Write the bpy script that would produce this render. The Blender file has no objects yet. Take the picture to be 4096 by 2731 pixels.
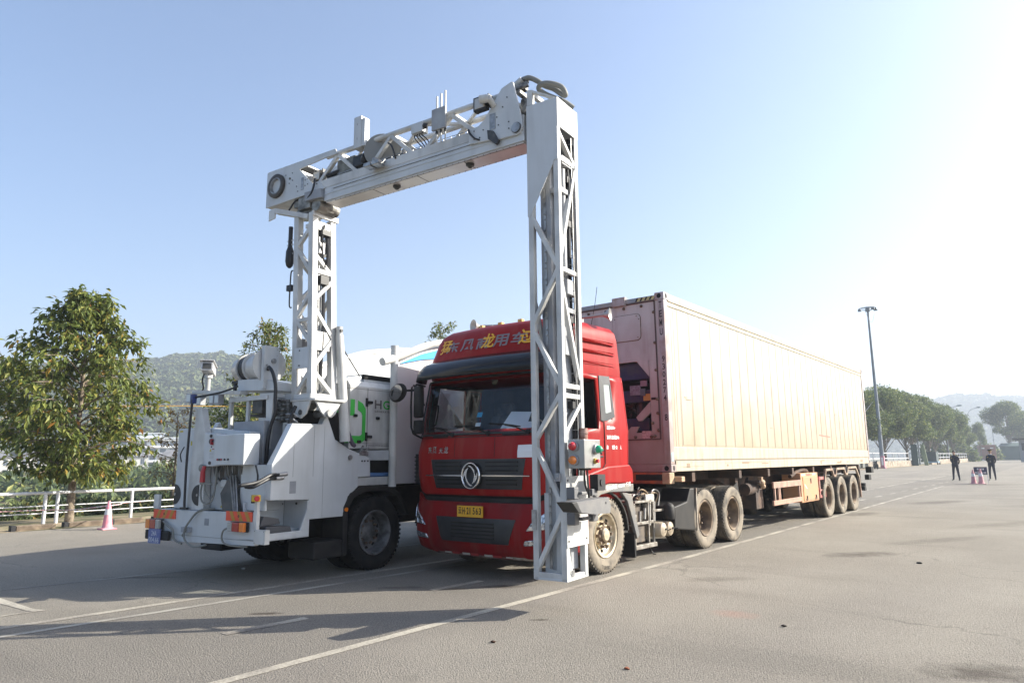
import bpy, bmesh, math, random
from mathutils import Vector, Matrix, noise as mnoise
R = math.radians
SC = bpy.context.scene
COL = SC.collection
# ---------------------------------------------------------------- camera
cam_d = bpy.data.cameras.new("camera"); cam = bpy.data.objects.new("camera", cam_d); COL.objects.link(cam)
CAM = Vector((4.9793, -10.2607, 1.4819))
YAW, PITCH, ROLL, F = 0.6707, 0.1679, 0.0102, 2795.4
fwd = Vector((-math.sin(YAW)*math.cos(PITCH), math.cos(YAW)*math.cos(PITCH), math.sin(PITCH)))
right = Vector((math.cos(YAW), math.sin(YAW), 0)); up = right.cross(fwd)
rx = right*math.cos(-ROLL) + up*math.sin(-ROLL); uy = up*math.cos(-ROLL) - right*math.sin(-ROLL)
M = Matrix((rx, uy, -fwd)).transposed().to_4x4(); M.translation = CAM
cam.matrix_world = M
cam_d.sensor_width = 36; cam_d.sensor_fit = 'HORIZONTAL'; cam_d.lens = 36*F/4096
cam_d.clip_start = 0.05; cam_d.clip_end = 9000
SC.camera = cam
SC.render.resolution_x = 1024; SC.render.resolution_y = 682
# ---------------------------------------------------------------- light
SUN_EL, SUN_AZ = 28.5, 44.5            # azimuth measured from +Y towards +X
w = bpy.data.worlds.new("World"); SC.world = w; w.use_nodes = True
nt = w.node_tree; nt.nodes.clear()
sky = nt.nodes.new('ShaderNodeTexSky'); sky.sky_type = 'NISHITA'; sky.sun_disc = False
sky.sun_elevation = R(SUN_EL); sky.sun_rotation = R(SUN_AZ)
sky.air_density = 1.0; sky.dust_density = 3.4; sky.ozone_density = 4.0; sky.altitude = 0
bg = nt.nodes.new('ShaderNodeBackground'); bg.inputs['Strength'].default_value = 0.11
wo = nt.nodes.new('ShaderNodeOutputWorld')
nt.links.new(sky.outputs[0], bg.inputs[0]); nt.links.new(bg.outputs[0], wo.inputs[0])
sd = bpy.data.lights.new("sun", 'SUN'); sd.energy = 5.0; sd.angle = R(0.55); sd.color = (1.0, 0.945, 0.825)
so = bpy.data.objects.new("sun", sd); COL.objects.link(so)
sdir = Vector((math.sin(R(SUN_AZ))*math.cos(R(SUN_EL)), math.cos(R(SUN_AZ))*math.cos(R(SUN_EL)), math.sin(R(SUN_EL))))
so.rotation_euler = sdir.to_track_quat('Z', 'Y').to_euler(); so.location = (20, 20, 30)
SC.view_settings.view_transform = 'Standard'; SC.view_settings.look = 'None'
SC.view_settings.exposure = 1.3; SC.view_settings.gamma = 1.0
SC.cycles.volume_bounces = 0; SC.cycles.use_denoising = True
SC.cycles.max_bounces = 8
# ---------------------------------------------------------------- materials
MATS = {}
def mat(name, col, rough=0.6, metal=0.0, col2=None, scale=3.0, bump=0.0, bscale=60.0, coat=0.0, emit=None, streak=None, alpha=None, trans=0.0, spec=None, thr=(0.42, 0.62), grime=None):
    """procedural principled material; col2 = noise-driven second colour; streak=(colour, amount) vertical dirt runs"""
    if name in MATS: return MATS[name]
    m = bpy.data.materials.new(name); m.use_nodes = True; MATS[name] = m
    n = m.node_tree; b = n.nodes['Principled BSDF']; L = n.links.new
    b.inputs['Base Color'].default_value = (*col, 1); b.inputs['Roughness'].default_value = rough
    b.inputs['Metallic'].default_value = metal; b.inputs['Coat Weight'].default_value = coat; b.inputs['Coat Roughness'].default_value = 0.08
    if spec is not None: b.inputs['Specular IOR Level'].default_value = spec
    if trans: b.inputs['Transmission Weight'].default_value = trans; b.inputs['IOR'].default_value = 1.2
    tc = n.nodes.new('ShaderNodeTexCoord'); src = None
    def noise(sc, det=5, vec=None):
        t = n.nodes.new('ShaderNodeTexNoise'); t.inputs['Scale'].default_value = sc; t.inputs['Detail'].default_value = det
        L(vec or tc.outputs['Object'], t.inputs['Vector']); return t.outputs['Fac']
    def ramp(fac, a, c):
        r = n.nodes.new('ShaderNodeMapRange'); r.inputs[1].default_value = a; r.inputs[2].default_value = c; L(fac, r.inputs[0]); return r.outputs[0]
    def mix(fac, a, c):
        x = n.nodes.new('ShaderNodeMix'); x.data_type = 'RGBA'
        if isinstance(fac, float): x.inputs[0].default_value = fac
        else: L(fac, x.inputs[0])
        for v, i in ((a, 6), (c, 7)):
            if isinstance(v, tuple): x.inputs[i].default_value = (*v, 1)
            else: L(v, x.inputs[i])
        return x.outputs[2]
    if col2: src = mix(ramp(noise(scale, 6), *thr), col, col2)
    if streak:
        mp = n.nodes.new('ShaderNodeMapping'); mp.inputs['Scale'].default_value = (1, 1, 0.12); L(tc.outputs['Object'], mp.inputs[0])
        f = ramp(noise(streak[2] if len(streak) > 2 else 9, 5, mp.outputs[0]), 0.48, 0.78)
        mu = n.nodes.new('ShaderNodeMath'); mu.operation = 'MULTIPLY'; mu.inputs[1].default_value = streak[1]; L(f, mu.inputs[0])
        src = mix(mu.outputs[0], src or col, streak[0])
    if grime:   # real dirt that settles low on the thing: (z clean, z dirty, colour, amount)
        sp = n.nodes.new('ShaderNodeSeparateXYZ'); L(tc.outputs['Object'], sp.inputs[0]); ad = n.nodes.new('ShaderNodeMath'); ad.operation = 'MULTIPLY_ADD'
        L(noise(1.6, 6), ad.inputs[0]); ad.inputs[1].default_value = -(grime[0]-grime[1])*.9; L(sp.outputs[2], ad.inputs[2])
        mu = n.nodes.new('ShaderNodeMath'); mu.operation = 'MULTIPLY'; mu.inputs[1].default_value = grime[3]; L(ramp(ad.outputs[0], grime[0]-(grime[0]-grime[1])*.45, grime[1]-(grime[0]-grime[1])*.45), mu.inputs[0])
        src = mix(mu.outputs[0], src or col, grime[2])
    if src: L(src, b.inputs['Base Color'])
    if bump:
        bp = n.nodes.new('ShaderNodeBump'); bp.inputs['Strength'].default_value = bump; bp.inputs['Distance'].default_value = 0.02
        L(noise(bscale, 4), bp.inputs['Height']); L(bp.outputs[0], b.inputs['Normal'])
    if emit: b.inputs['Emission Color'].default_value = (*emit[0], 1); b.inputs['Emission Strength'].default_value = emit[1]
    return m
def shade(h, v=2.2):
    h = h.lstrip('#'); return tuple((int(h[i:i+2], 16)/255)**v for i in (0, 2, 4))
# parts whose separate pieces become objects of their own
EACH = {a: b for a, b in [x.split(':') for x in '''corner_posts:corner_post corner_castings:corner_casting lock_holes:lock_hole grille_slat:slat intake_slat:vent_slat twist_lock:corner_lock guide_block:guide side_guard:guard_rail
cowl_handle:cowl_grip landing_leg:support_leg warning_labels:warning_label data_plates:data_plate chrome_strip:chrome_bar bumper_lip:lip drain_valve:valve door_hinge:hinge under_deck_gear:deck_gear air_tank:tank
basket_bolts:basket_bolt wheel_chock:chock chassis_frame:frame_beam rear_underrun_bar:underrun_bar side_rails:side_rail panel_seams:panel_seam bolts:bolt windscreen_seal:seal reflector:lamp_bowl battery_box:battery
fender_panel:fender_block fender_strip:wheel_strip spare_bracket:bracket trailer_frame:frame_rail hazard_stripes:hazard_stripe detector_housing:detector_panel top_bracket:bracket_arm hydraulic_hose:hose trailing_hose:drop_hose
loose_hose:short_hose side_fittings:fitting rail_frame:frame_tube thick_hose:fat_hose end_gusset:gusset column_posts:column_post mast_posts:mast_post beam_chords:beam_chord hinge_gusset:hinge_plate mast_plate:plate mast_guides:guide_rod chassis:chassis_rail
generator_lettering:letter door_lettering:print_line panel_gap:body_gap door_seam:seam mud_rail:rail dome_sensor:sensor cabin_camera:camera latch:latch_piece cable_reel:reel_flange scuff_marks:scuff_mark yellow_lettering:yellow_character chrome_lettering:chrome_character container_number:number_group white_marks:white_mark reflective_tape:tape_strip chevron_board:board'''.split()]}
# ---------------------------------------------------------------- mesh builder
FRAME = {'off': Vector((0, 0, 0))}
class MB:
    def __init__(s): s.v = []; s.f = []; s.mi = []; s.cur = 0
    def m(s, i): s.cur = i; return s
    def add(s, vs, fs):
        o = len(s.v); s.v += [Vector(x) for x in vs]
        for f in fs: s.f.append([i+o for i in f]); s.mi.append(s.cur)
        return s
    def box(s, x0, x1, y0, y1, z0, z1):
        return s.add([(x, y, z) for z in (z0, z1) for y in (y0, y1) for x in (x0, x1)], [(0, 2, 3, 1), (4, 5, 7, 6), (0, 1, 5, 4), (2, 6, 7, 3), (0, 4, 6, 2), (1, 3, 7, 5)])
    def bar(s, p0, p1, w, h, upv=(0, 0, 1)):
        p0, p1 = Vector(p0), Vector(p1); d = (p1-p0).normalized(); u = Vector(upv)
        if abs(d.dot(u)) > 0.99: u = Vector((0, 1, 0))
        a = d.cross(u).normalized(); b = a.cross(d).normalized(); vs = []
        for p in (p0, p1):
            for sa, sb in ((-1, -1), (1, -1), (1, 1), (-1, 1)): vs.append(p + a*sa*w/2 + b*sb*h/2)
        return s.add(vs, [(3, 2, 1, 0), (4, 5, 6, 7), (0, 1, 5, 4), (1, 2, 6, 5), (2, 3, 7, 6), (3, 0, 4, 7)])
    def cyl(s, p0, p1, r0, r1=None, n=16):
        p0, p1 = Vector(p0), Vector(p1); r1 = r0 if r1 is None else r1
        d = (p1-p0).normalized(); u = Vector((0, 0, 1)) if abs(d.z) < 0.9 else Vector((1, 0, 0))
        a = d.cross(u).normalized(); b = d.cross(a)
        vs = [p + (a*math.cos(2*math.pi*i/n)+b*math.sin(2*math.pi*i/n))*r for p, r in ((p0, r0), (p1, r1)) for i in range(n)]
        fs = [(i, (i+1) % n, n+(i+1) % n, n+i) for i in range(n)] + [tuple(range(n-1, -1, -1)), tuple(range(n, 2*n))]
        return s.add(vs, fs)
    def tube(s, pts, r, n=8, sub=5, closed=False):
        P = [Vector(p) for p in pts]
        if sub > 1 and len(P) > 2:
            Q = []
            for i in range(len(P)-1):
                a = P[max(i-1, 0)]; b = P[i]; c = P[i+1]; d = P[min(i+2, len(P)-1)]
                for k in range(sub):
                    t = k/sub; Q.append(0.5*((2*b)+(c-a)*t+(2*a-5*b+4*c-d)*t*t+(3*b-a-3*c+d)*t**3))
            P = Q+[P[-1]]
        vs = []; prev = None
        for i, p in enumerate(P):
            d = (P[min(i+1, len(P)-1)]-P[max(i-1, 0)]).normalized()
            u = prev if prev is not None else (Vector((0, 0, 1)) if abs(d.z) < 0.9 else Vector((1, 0, 0)))
            a = (u - d*u.dot(d)).normalized(); prev = a; b = d.cross(a)
            rr = r(i/(len(P)-1)) if callable(r) else r
            vs += [p+(a*math.cos(2*math.pi*k/n)+b*math.sin(2*math.pi*k/n))*rr for k in range(n)]
        fs = []
        for i in range(len(P)-1):
            for k in range(n): fs.append((i*n+k, i*n+(k+1) % n, (i+1)*n+(k+1) % n, (i+1)*n+k))
        fs += [tuple(range(n-1, -1, -1)), tuple(range((len(P)-1)*n, len(P)*n))]
        return s.add(vs, fs)
    def prism(s, poly, vec):
        vec = Vector(vec); n = len(poly); vs = [Vector(p) for p in poly]; vs += [p+vec for p in vs]
        return s.add(vs, [tuple(range(n-1, -1, -1)), tuple(range(n, 2*n))]+[(i, (i+1) % n, n+(i+1) % n, n+i) for i in range(n)])
    def lathe(s, prof, c, axis=(1, 0, 0), n=32):
        c = Vector(c); d = Vector(axis).normalized(); u = Vector((0, 0, 1)) if abs(d.z) < 0.9 else Vector((1, 0, 0))
        a = d.cross(u).normalized(); b = d.cross(a); vs = []
        for r, h in prof:
            vs += [c+d*h+(a*math.cos(2*math.pi*k/n)+b*math.sin(2*math.pi*k/n))*max(r, 1e-4) for k in range(n)]
        fs = []
        for i in range(len(prof)-1):
            for k in range(n): fs.append((i*n+k, i*n+(k+1) % n, (i+1)*n+(k+1) % n, (i+1)*n+k))
        return s.add(vs, fs)
    def ball(s, c, r, sc=(1, 1, 1), n=12, m=8):
        c = Vector(c); vs = []; fs = []
        for j in range(m+1):
            t = math.pi*j/m
            for i in range(n):
                p = 2*math.pi*i/n; vs.append(c+Vector((r*sc[0]*math.sin(t)*math.cos(p), r*sc[1]*math.sin(t)*math.sin(p), r*sc[2]*math.cos(t))))
        for j in range(m):
            for i in range(n): fs.append((j*n+i, (j+1)*n+i, (j+1)*n+(i+1) % n, j*n+(i+1) % n))
        return s.add(vs, fs)
    def rings(s, rs, cap0=True, cap1=True, closed=True, skip=None):
        n = len(rs[0]); vs = [p for r in rs for p in r]; fs = []
        for i in range(len(rs)-1):
            for k in range(n if closed else n-1):
                if skip and skip(i, k): continue
                fs.append((i*n+k, i*n+(k+1) % n, (i+1)*n+(k+1) % n, (i+1)*n+k))
        if cap0: fs.append(tuple(range(n-1, -1, -1)))
        if cap1: fs.append(tuple(range((len(rs)-1)*n, len(rs)*n)))
        return s.add(vs, fs)
    def text(s, body, origin, xd, yd, width=None, height=None, spacing=1.0, thick=0.0):
        """lettering: origin = lower left of its box"""
        vs, fs = glyphs(body, spacing); xs = [p[0] for p in vs]; ys = [p[1] for p in vs]
        x0, y0, W, H = min(xs), min(ys), max(xs)-min(xs), max(ys)-min(ys)
        sy = (height/H) if height else width/W; sx = (width/W) if width else sy
        o = Vector(origin); xd = Vector(xd); yd = Vector(yd)
        return s.add([o+xd*((p[0]-x0)*sx)+yd*((p[1]-y0)*sy) for p in vs], fs)
    def pieces(s, gap=.012):
        n = len(s.v); pa = list(range(n))
        def fd(i):
            while pa[i] != i: pa[i] = pa[pa[i]]; i = pa[i]
            return i
        for f in s.f:
            for i in f[1:]:
                a, c = fd(f[0]), fd(i)
                if a != c: pa[a] = c
        comp = {}
        for i in range(n): comp.setdefault(fd(i), []).append(i)
        bx = []
        for k, ix in comp.items():
            P = [s.v[i] for i in ix]; bx.append([set(ix), [min(p[a] for p in P) for a in range(3)], [max(p[a] for p in P) for a in range(3)]])
        ch = True
        while ch:
            ch = False
            for i in range(len(bx)):
                for j in range(i+1, len(bx)):
                    A, B_ = bx[i], bx[j]
                    if all(A[1][a]-gap <= B_[2][a] and B_[1][a]-gap <= A[2][a] for a in range(3)):
                        A[0] |= B_[0]; A[1] = [min(x, y) for x, y in zip(A[1], B_[1])]; A[2] = [max(x, y) for x, y in zip(A[2], B_[2])]; bx.pop(j); ch = True; break
                if ch: break
        out = []
        for ixs, _, _ in bx:
            m = MB(); mp = {}
            for f, mi in zip(s.f, s.mi):
                if f[0] in ixs:
                    for i in f:
                        if i not in mp: mp[i] = len(m.v); m.v.append(s.v[i])
                    m.f.append([mp[i] for i in f]); m.mi.append(mi)
            if m.f: out.append(m)
        return out
    def build(s, name, mats, parent=None, smooth=None, bevel=0.0, label=None, kind=None, off=None, recalc=True, solid=0.0, seg=2):
        if name in EACH:
            ps = s.pieces(); nm = EACH[name]; r = None
            for m in ps:
                o = m.build(nm, mats, parent, smooth, bevel, label, kind, off, recalc, solid, seg); r = r or o
            return r
        off = FRAME['off'] if off is None else Vector(off)
        me = bpy.data.meshes.new(name); me.from_pydata([tuple(v-off) for v in s.v], [], s.f)
        if not isinstance(mats, (list, tuple)): mats = [mats]
        for m_ in mats: me.materials.append(m_)
        me.polygons.foreach_set('material_index', s.mi)
        if recalc:
            bm = bmesh.new(); bm.from_mesh(me); bmesh.ops.recalc_face_normals(bm, faces=bm.faces); bm.to_mesh(me); bm.free()
        if smooth: me.shade_smooth(); me.set_sharp_from_angle(angle=R(smooth))
        o = bpy.data.objects.new(name, me); COL.objects.link(o)
        if parent: o.parent = parent
        if solid: md = o.modifiers.new('solid', 'SOLIDIFY'); md.thickness = abs(solid); md.offset = 1 if solid > 0 else -1
        if bevel: md = o.modifiers.new('bevel', 'BEVEL'); md.width = bevel; md.segments = seg; md.limit_method = 'ANGLE'; md.angle_limit = R(40); md.harden_normals = False
        if label: o['label'] = label
        if kind: o['kind'] = kind
        return o
GL = {}
def glyphs(body, spacing=1.0):
    k = (body, spacing)
    if k in GL: return GL[k]
    cu = bpy.data.curves.new('t', 'FONT'); cu.body = body; cu.space_character = spacing; cu.resolution_u = 3; cu.offset = 0.02
    ob = bpy.data.objects.new('t', cu); COL.objects.link(ob)
    dg = bpy.context.evaluated_depsgraph_get(); dg.update()
    me = bpy.data.meshes.new_from_object(ob.evaluated_get(dg))
    r = ([tuple(v.co) for v in me.vertices], [tuple(p.vertices) for p in me.polygons])
    bpy.data.objects.remove(ob); bpy.data.meshes.remove(me); bpy.data.curves.remove(cu)
    GL[k] = r; return r
def thing(name, label, cat, loc=(0, 0, 0), rotz=0.0, group=None, off=None):
    o = bpy.data.objects.new(name, None); COL.objects.link(o); o.empty_display_size = 0.3
    o.location = loc; o.rotation_euler = (0, 0, rotz); o['label'] = label; o['category'] = cat
    if group: o['group'] = group
    FRAME['off'] = Vector(loc if off is None else off)
    return o
def tag(o, label, cat, group=None):
    o['label'] = label; o['category'] = cat
    if group: o['group'] = group
    return o
def copy_tree(o, parent=None, name=None):
    c = o.copy(); COL.objects.link(c); c.parent = parent
    for ch in list(o.children): copy_tree(ch, c)
    return c
def struct(mb, name, m, **k): return mb.build(name, m, kind='structure', off=(0, 0, 0), **k)
G_ORG = Vector((1.042, -4.483, 0)); PHI = R(5.0)
def g2w(u, v, z=0): return G_ORG + Vector((math.cos(PHI)*u-math.sin(PHI)*v, math.sin(PHI)*u+math.cos(PHI)*v, z))
HAZE=0.0008
# ================================================================ ground and road
def ground_material():
    m = bpy.data.materials.new('asphalt'); m.use_nodes = True; n = m.node_tree; b = n.nodes['Principled BSDF']; L = n.links.new
    ge = n.nodes.new('ShaderNodeNewGeometry')
    def noise(sc, det=4, rough=0.6, stretch=None):
        t = n.nodes.new('ShaderNodeTexNoise'); t.inputs['Scale'].default_value = sc; t.inputs['Detail'].default_value = det; t.inputs['Roughness'].default_value = rough
        if stretch:
            mp = n.nodes.new('ShaderNodeMapping'); mp.inputs['Scale'].default_value = stretch; L(ge.outputs['Position'], mp.inputs[0]); L(mp.outputs[0], t.inputs['Vector'])
        else: L(ge.outputs['Position'], t.inputs['Vector'])
        return t.outputs['Fac']
    def mr(f, a, c, d=0.0, e=1.0):
        r = n.nodes.new('ShaderNodeMapRange'); L(f, r.inputs[0]); r.inputs[1].default_value = a; r.inputs[2].default_value = c; r.inputs[3].default_value = d; r.inputs[4].default_value = e; return r.outputs[0]
    def mix(f, a, c):
        x = n.nodes.new('ShaderNodeMix'); x.data_type = 'RGBA'; L(f, x.inputs[0])
        for v, i in ((a, 6), (c, 7)):
            if isinstance(v, tuple): x.inputs[i].default_value = (*v, 1)
            else: L(v, x.inputs[i])
        return x.outputs[2]
    def math_(op, a, c):
        x = n.nodes.new('ShaderNodeMath'); x.operation = op
        for v, i in ((a, 0), (c, 1)):
            if isinstance(v, (int, float)): x.inputs[i].default_value = v
            else: L(v, x.inputs[i])
        return x.outputs[0]
    base = mix(mr(noise(0.35, 5), 0.35, 0.68), (0.215, 0.192, 0.158), (0.285, 0.257, 0.213))
    base = mix(mr(noise(0.09, 4, 0.5, (2.6, 0.55, 1)), 0.5, 0.72), base, (0.190, 0.170, 0.148))
    sep = n.nodes.new('ShaderNodeSeparateXYZ'); L(ge.outputs['Position'], sep.inputs[0])
    x, y = sep.outputs['X'], sep.outputs['Y']
    # the newer, darker lane where the trucks stand
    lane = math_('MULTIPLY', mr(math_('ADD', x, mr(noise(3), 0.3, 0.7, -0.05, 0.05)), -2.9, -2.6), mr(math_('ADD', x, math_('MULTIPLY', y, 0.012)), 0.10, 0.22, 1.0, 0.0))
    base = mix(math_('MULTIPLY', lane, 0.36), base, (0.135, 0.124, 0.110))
    # coarse aggregate
    vo = n.nodes.new('ShaderNodeTexVoronoi'); vo.inputs['Scale'].default_value = 55; L(ge.outputs['Position'], vo.inputs['Vector'])
    spk = mr(vo.outputs['Distance'], 0.0, 0.55)
    base = mix(mr(noise(60, 3, 0.85), 0.50, 0.68, 0, .8), base, (0.40, 0.37, 0.325))
    base = mix(mr(noise(48, 3, 0.85), 0.53, 0.66, 0, .85), base, (0.085, 0.079, 0.071))
    base = mix(mr(noise(17, 5, 0.85), 0.55, 0.75, 0, 0.6), base, (0.095, 0.087, 0.077))
    base = mix(mr(noise(.16, 5, 0.6), 0.52, 0.66, 0, .38), base, (0.33, 0.30, 0.25))
    base = mix(mr(noise(.5, 4, 0.6, (.25, 1.6, 1)), 0.55, 0.72, 0, .35), base, (0.12, 0.108, 0.094))
    # fine cracks
    vc = n.nodes.new('ShaderNodeTexVoronoi'); vc.feature = 'DISTANCE_TO_EDGE'; vc.inputs['Scale'].default_value = 0.32
    wv = n.nodes.new('ShaderNodeTexNoise'); wv.inputs['Scale'].default_value = 1.6; wv.inputs['Detail'].default_value = 6; L(ge.outputs['Position'], wv.inputs['Vector'])
    va = n.nodes.new('ShaderNodeVectorMath'); va.operation = 'MULTIPLY_ADD'; L(wv.outputs['Color'], va.inputs[0]); va.inputs[1].default_value = (.9, .9, .9); L(ge.outputs['Position'], va.inputs[2]); L(va.outputs[0], vc.inputs['Vector'])
    crk = mr(vc.outputs['Distance'], 0.002, 0.009, 1, 0); gate = mr(noise(.35, 3), 0.50, 0.56)
    base = mix(math_('MULTIPLY', math_('MULTIPLY', crk, gate), .32), base, (0.07, 0.064, 0.056))
    # oil and mud stains with a shape of their own
    st = [(2.23, 1.8, .75, .28, .9, .7), (1.32, -1.6, .5, .2, .8, .35), (4.3, -4.2, .42, .25, .6, .75), (4.55, -4.25, .3, .12, .2, .5), (1.36, 16.4, 1.6, .5, 1.2, .6),
          (.43, 10.1, .9, .35, 1.4, .6), (-1.52, -6.08, .17, .07, .75, 1.3), (2.9, 4.5, 1.4, .25, 1.1, .35), (3.8, 9, 2.5, .4, 1.1, .35), (6, 16, 3.5, .8, .3, .4), (1.2, 33.2, 2.2, .8, .4, .6),
          (-.55, -3.55, .35, .13, .8, .9), (-.9, -4.0, .22, .08, .8, .8), (-1.5, -4.3, .3, .09, .7, .7), (-4.9, -5.8, .6, .09, .7, .6), (.86, -4.7, .12, .05, .7, .8)]
    wob = noise(5.5, 5); tot = None
    for (sx, sy, a, c, rot, k) in st:
        dx = math_('SUBTRACT', x, sx); dy = math_('SUBTRACT', y, sy)
        p = math_('ADD', math_('MULTIPLY', dx, math.cos(rot)/a), math_('MULTIPLY', dy, math.sin(rot)/a))
        q = math_('ADD', math_('MULTIPLY', dx, -math.sin(rot)/c), math_('MULTIPLY', dy, math.cos(rot)/c))
        d = math_('ADD', math_('MULTIPLY', p, p), math_('MULTIPLY', q, q))
        v = math_('MULTIPLY', mr(math_('ADD', d, math_('MULTIPLY', wob, 2.4)), 1.0, 2.4, 1, 0), k)
        tot = v if tot is None else math_('MAXIMUM', tot, v)
    base = mix(math_('MINIMUM', tot, 0.85), base, (0.055, 0.043, 0.034))
    pk = math_('ADD', math_('POWER', math_('MULTIPLY', math_('SUBTRACT', x, 2.23), 3.6), 2), math_('POWER', math_('MULTIPLY', math_('SUBTRACT', y, -3.4), 5), 2))
    base = mix(mr(math_('ADD', pk, math_('MULTIPLY', wob, 1.5)), 0.7, 1.7, 0.45, 0), base, (0.34, 0.19, 0.15))
    L(base, b.inputs['Base Color']); b.inputs['Roughness'].default_value = 0.92; b.inputs['Specular IOR Level'].default_value = 0.25
    bp = n.nodes.new('ShaderNodeBump'); bp.inputs['Strength'].default_value = 1.0; bp.inputs['Distance'].default_value = 0.014
    h = math_('ADD', math_('MULTIPLY', noise(85, 4, .7), 1.0), math_('MULTIPLY', spk, 0.35)); L(h, bp.inputs['Height']); L(bp.outputs[0], b.inputs['Normal'])
    return m
def paint_material(name, col, worn):
    m = bpy.data.materials.new(name); m.use_nodes = True; n = m.node_tree; b = n.nodes['Principled BSDF']; L = n.links.new
    ge = n.nodes.new('ShaderNodeNewGeometry')
    t = n.nodes.new('ShaderNodeTexNoise'); t.inputs['Scale'].default_value = 38; t.inputs['Detail'].default_value = 6; t.inputs['Roughness'].default_value = .8; L(ge.outputs['Position'], t.inputs['Vector'])
    t2 = n.nodes.new('ShaderNodeTexNoise'); t2.inputs['Scale'].default_value = 1.3; t2.inputs['Detail'].default_value = 5; L(ge.outputs['Position'], t2.inputs['Vector'])
    a = n.nodes.new('ShaderNodeMath'); a.operation = 'ADD'; L(t.outputs['Fac'], a.inputs[0]); L(t2.outputs['Fac'], a.inputs[1])
    r = n.nodes.new('ShaderNodeMapRange'); L(a.outputs[0], r.inputs[0]); r.inputs[1].default_value = 0.98-worn; r.inputs[2].default_value = 1.35-worn
    x = n.nodes.new('ShaderNodeMix'); x.data_type = 'RGBA'; L(r.outputs[0], x.inputs[0]); x.inputs[6].default_value = (*col, 1); x.inputs[7].default_value = (0.16, 0.14, 0.12, 1)
    L(x.outputs[2], b.inputs['Base Color']); b.inputs['Roughness'].default_value = 0.85
    return m
asph = ground_material()
# terrain sheet: flat under the yard, falling away to the river on the left, rising to the horizon
def terr(x, y):
    if x > -17.6: h = -0.03 if x > -13.9 else -0.02+0.02*mnoise.noise(Vector((x, y, 0))*0.8)
    else:
        t = min(1, (-17.6-x)/16.0); t = t*t*(3-2*t); h = -4.2*t + 0.35*mnoise.noise(Vector((x, y, 0))*0.12)*t
        t2 = min(1, max(0, (-x-85)/45)); h += 4.0*t2*t2*(3-2*t2)
    return h
xs = [-1300, -900, -700, -500, -400, -300, -220]+[-200+4*i for i in range(41)]+[-36+1.2*i for i in range(20)]+[-12, 0, 30, 100, 300, 900]
ys = [-300, -100, -50]+[-34+2.5*i for i in range(60)]+[130+20*i for i in range(16)]+[520, 800, 1300, 2000]
g = MB(); nx, ny = len(xs), len(ys)
g.add([(x, y, terr(x, y)) for y in ys for x in xs], [(j*nx+i, j*nx+i+1, (j+1)*nx+i+1, (j+1)*nx+i) for j in range(ny-1) for i in range(nx-1)])
m_earth = mat('dry_grass_earth', (0.16, 0.13, 0.07), 0.95, col2=(0.075, 0.085, 0.03), scale=0.6, bump=0.6, bscale=9)
struct(g, 'ground', m_earth, smooth=60)
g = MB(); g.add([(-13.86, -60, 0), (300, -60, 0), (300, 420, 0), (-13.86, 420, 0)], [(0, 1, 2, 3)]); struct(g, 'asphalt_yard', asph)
m_line = paint_material('worn_white_paint', (0.46, 0.42, 0.34), 0.16)
m_line2 = paint_material('faded_white_paint', (0.36, 0.34, 0.29), 0.12)
def stripe(name, pts, wd, m, z=0.004, wob=0.0):
    s = MB(); vs = []
    for i, p in enumerate(pts):
        a = Vector(pts[max(i-1, 0)]); c = Vector(pts[min(i+1, len(pts)-1)]); d = (c-a).normalized(); nrm = Vector((-d.y, d.x))
        q = Vector(p)
        for sg in (-1, 1): vs.append((q.x+nrm.x*sg*wd/2, q.y+nrm.y*sg*wd/2, z))
    s.add(vs, [(2*i, 2*i+1, 2*i+3, 2*i+2) for i in range(len(pts)-1)]); return struct(s, name, m)
stripe('lane_line', [(.235, -14), (.22, -7.5), (.19, 0), (.05, 10), (-.13, 20), (-.30, 30.5)], .105, m_line)
stripe('lane_line', [(-3.33, -14), (-2.95, -7.9), (-2.62, -2.57), (-2.45, 2), (-2.5, 20), (-2.7, 60)], .11, m_line)
stripe('lane_line', [(-2.98, -14), (-2.56, -8.0), (-2.17, -2.57), (-2.0, 2), (-2.0, 4)], .09, m_line2)
stripe('lane_line', [(-5.75, -10), (-5.33, -7.23), (-4.74, -3.96), (-4.4, 0)], .06, m_line2)
stripe('lane_line', [(-5.9, 8), (-6.3, 30), (-6.9, 70)], .12, m_line2)
k = 0
for i in range(18):
    y0 = -6.78 + 2.56*i
    if i in (2, 3, 4, 5): pass
    stripe('dash_marking', [(-1.05+.006*i, y0), (-1.0+.006*i, y0+.82)], .11, m_line, z=0.0042)
s = MB(); s.add([(-4.75, -7.40, .004), (-3.70, -7.39, .004), (-3.52, -7.32, .004), (-3.56, -7.44, .004), (-3.70, -7.47, .004), (-4.62, -7.52, .004)], [(0, 5, 4, 3, 2, 1)])
s.add([(-3.52, -7.32, .0045), (-3.56, -7.42, .0045), (-3.69, -8.6, .0045), (-3.60, -8.6, .0045)], [(0, 1, 2, 3)]); struct(s, 'arrow_marking', m_line)
# sandy verge behind the kerb stones
g = MB(); vy = [-30+1.1*i for i in range(210)]; random.seed(3)
g.add([(x, y, z+0.02*mnoise.noise(Vector((x*3, y*3, 1)))) for y in vy for x, z in ((-13.84, .012), (-14.6, .02), (-15.6, .03), (-16.6, .02), (-17.9, -.06))],
      [(j*5+i, j*5+i+1, j*5+i+6, j*5+i+5) for j in range(len(vy)-1) for i in range(4)])
struct(g, 'sandy_verge', mat('sandy_verge', (0.33, 0.26, 0.17), 0.95, col2=(0.15, 0.14, 0.06), scale=1.1, bump=0.7, bscale=20), smooth=60)
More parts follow.
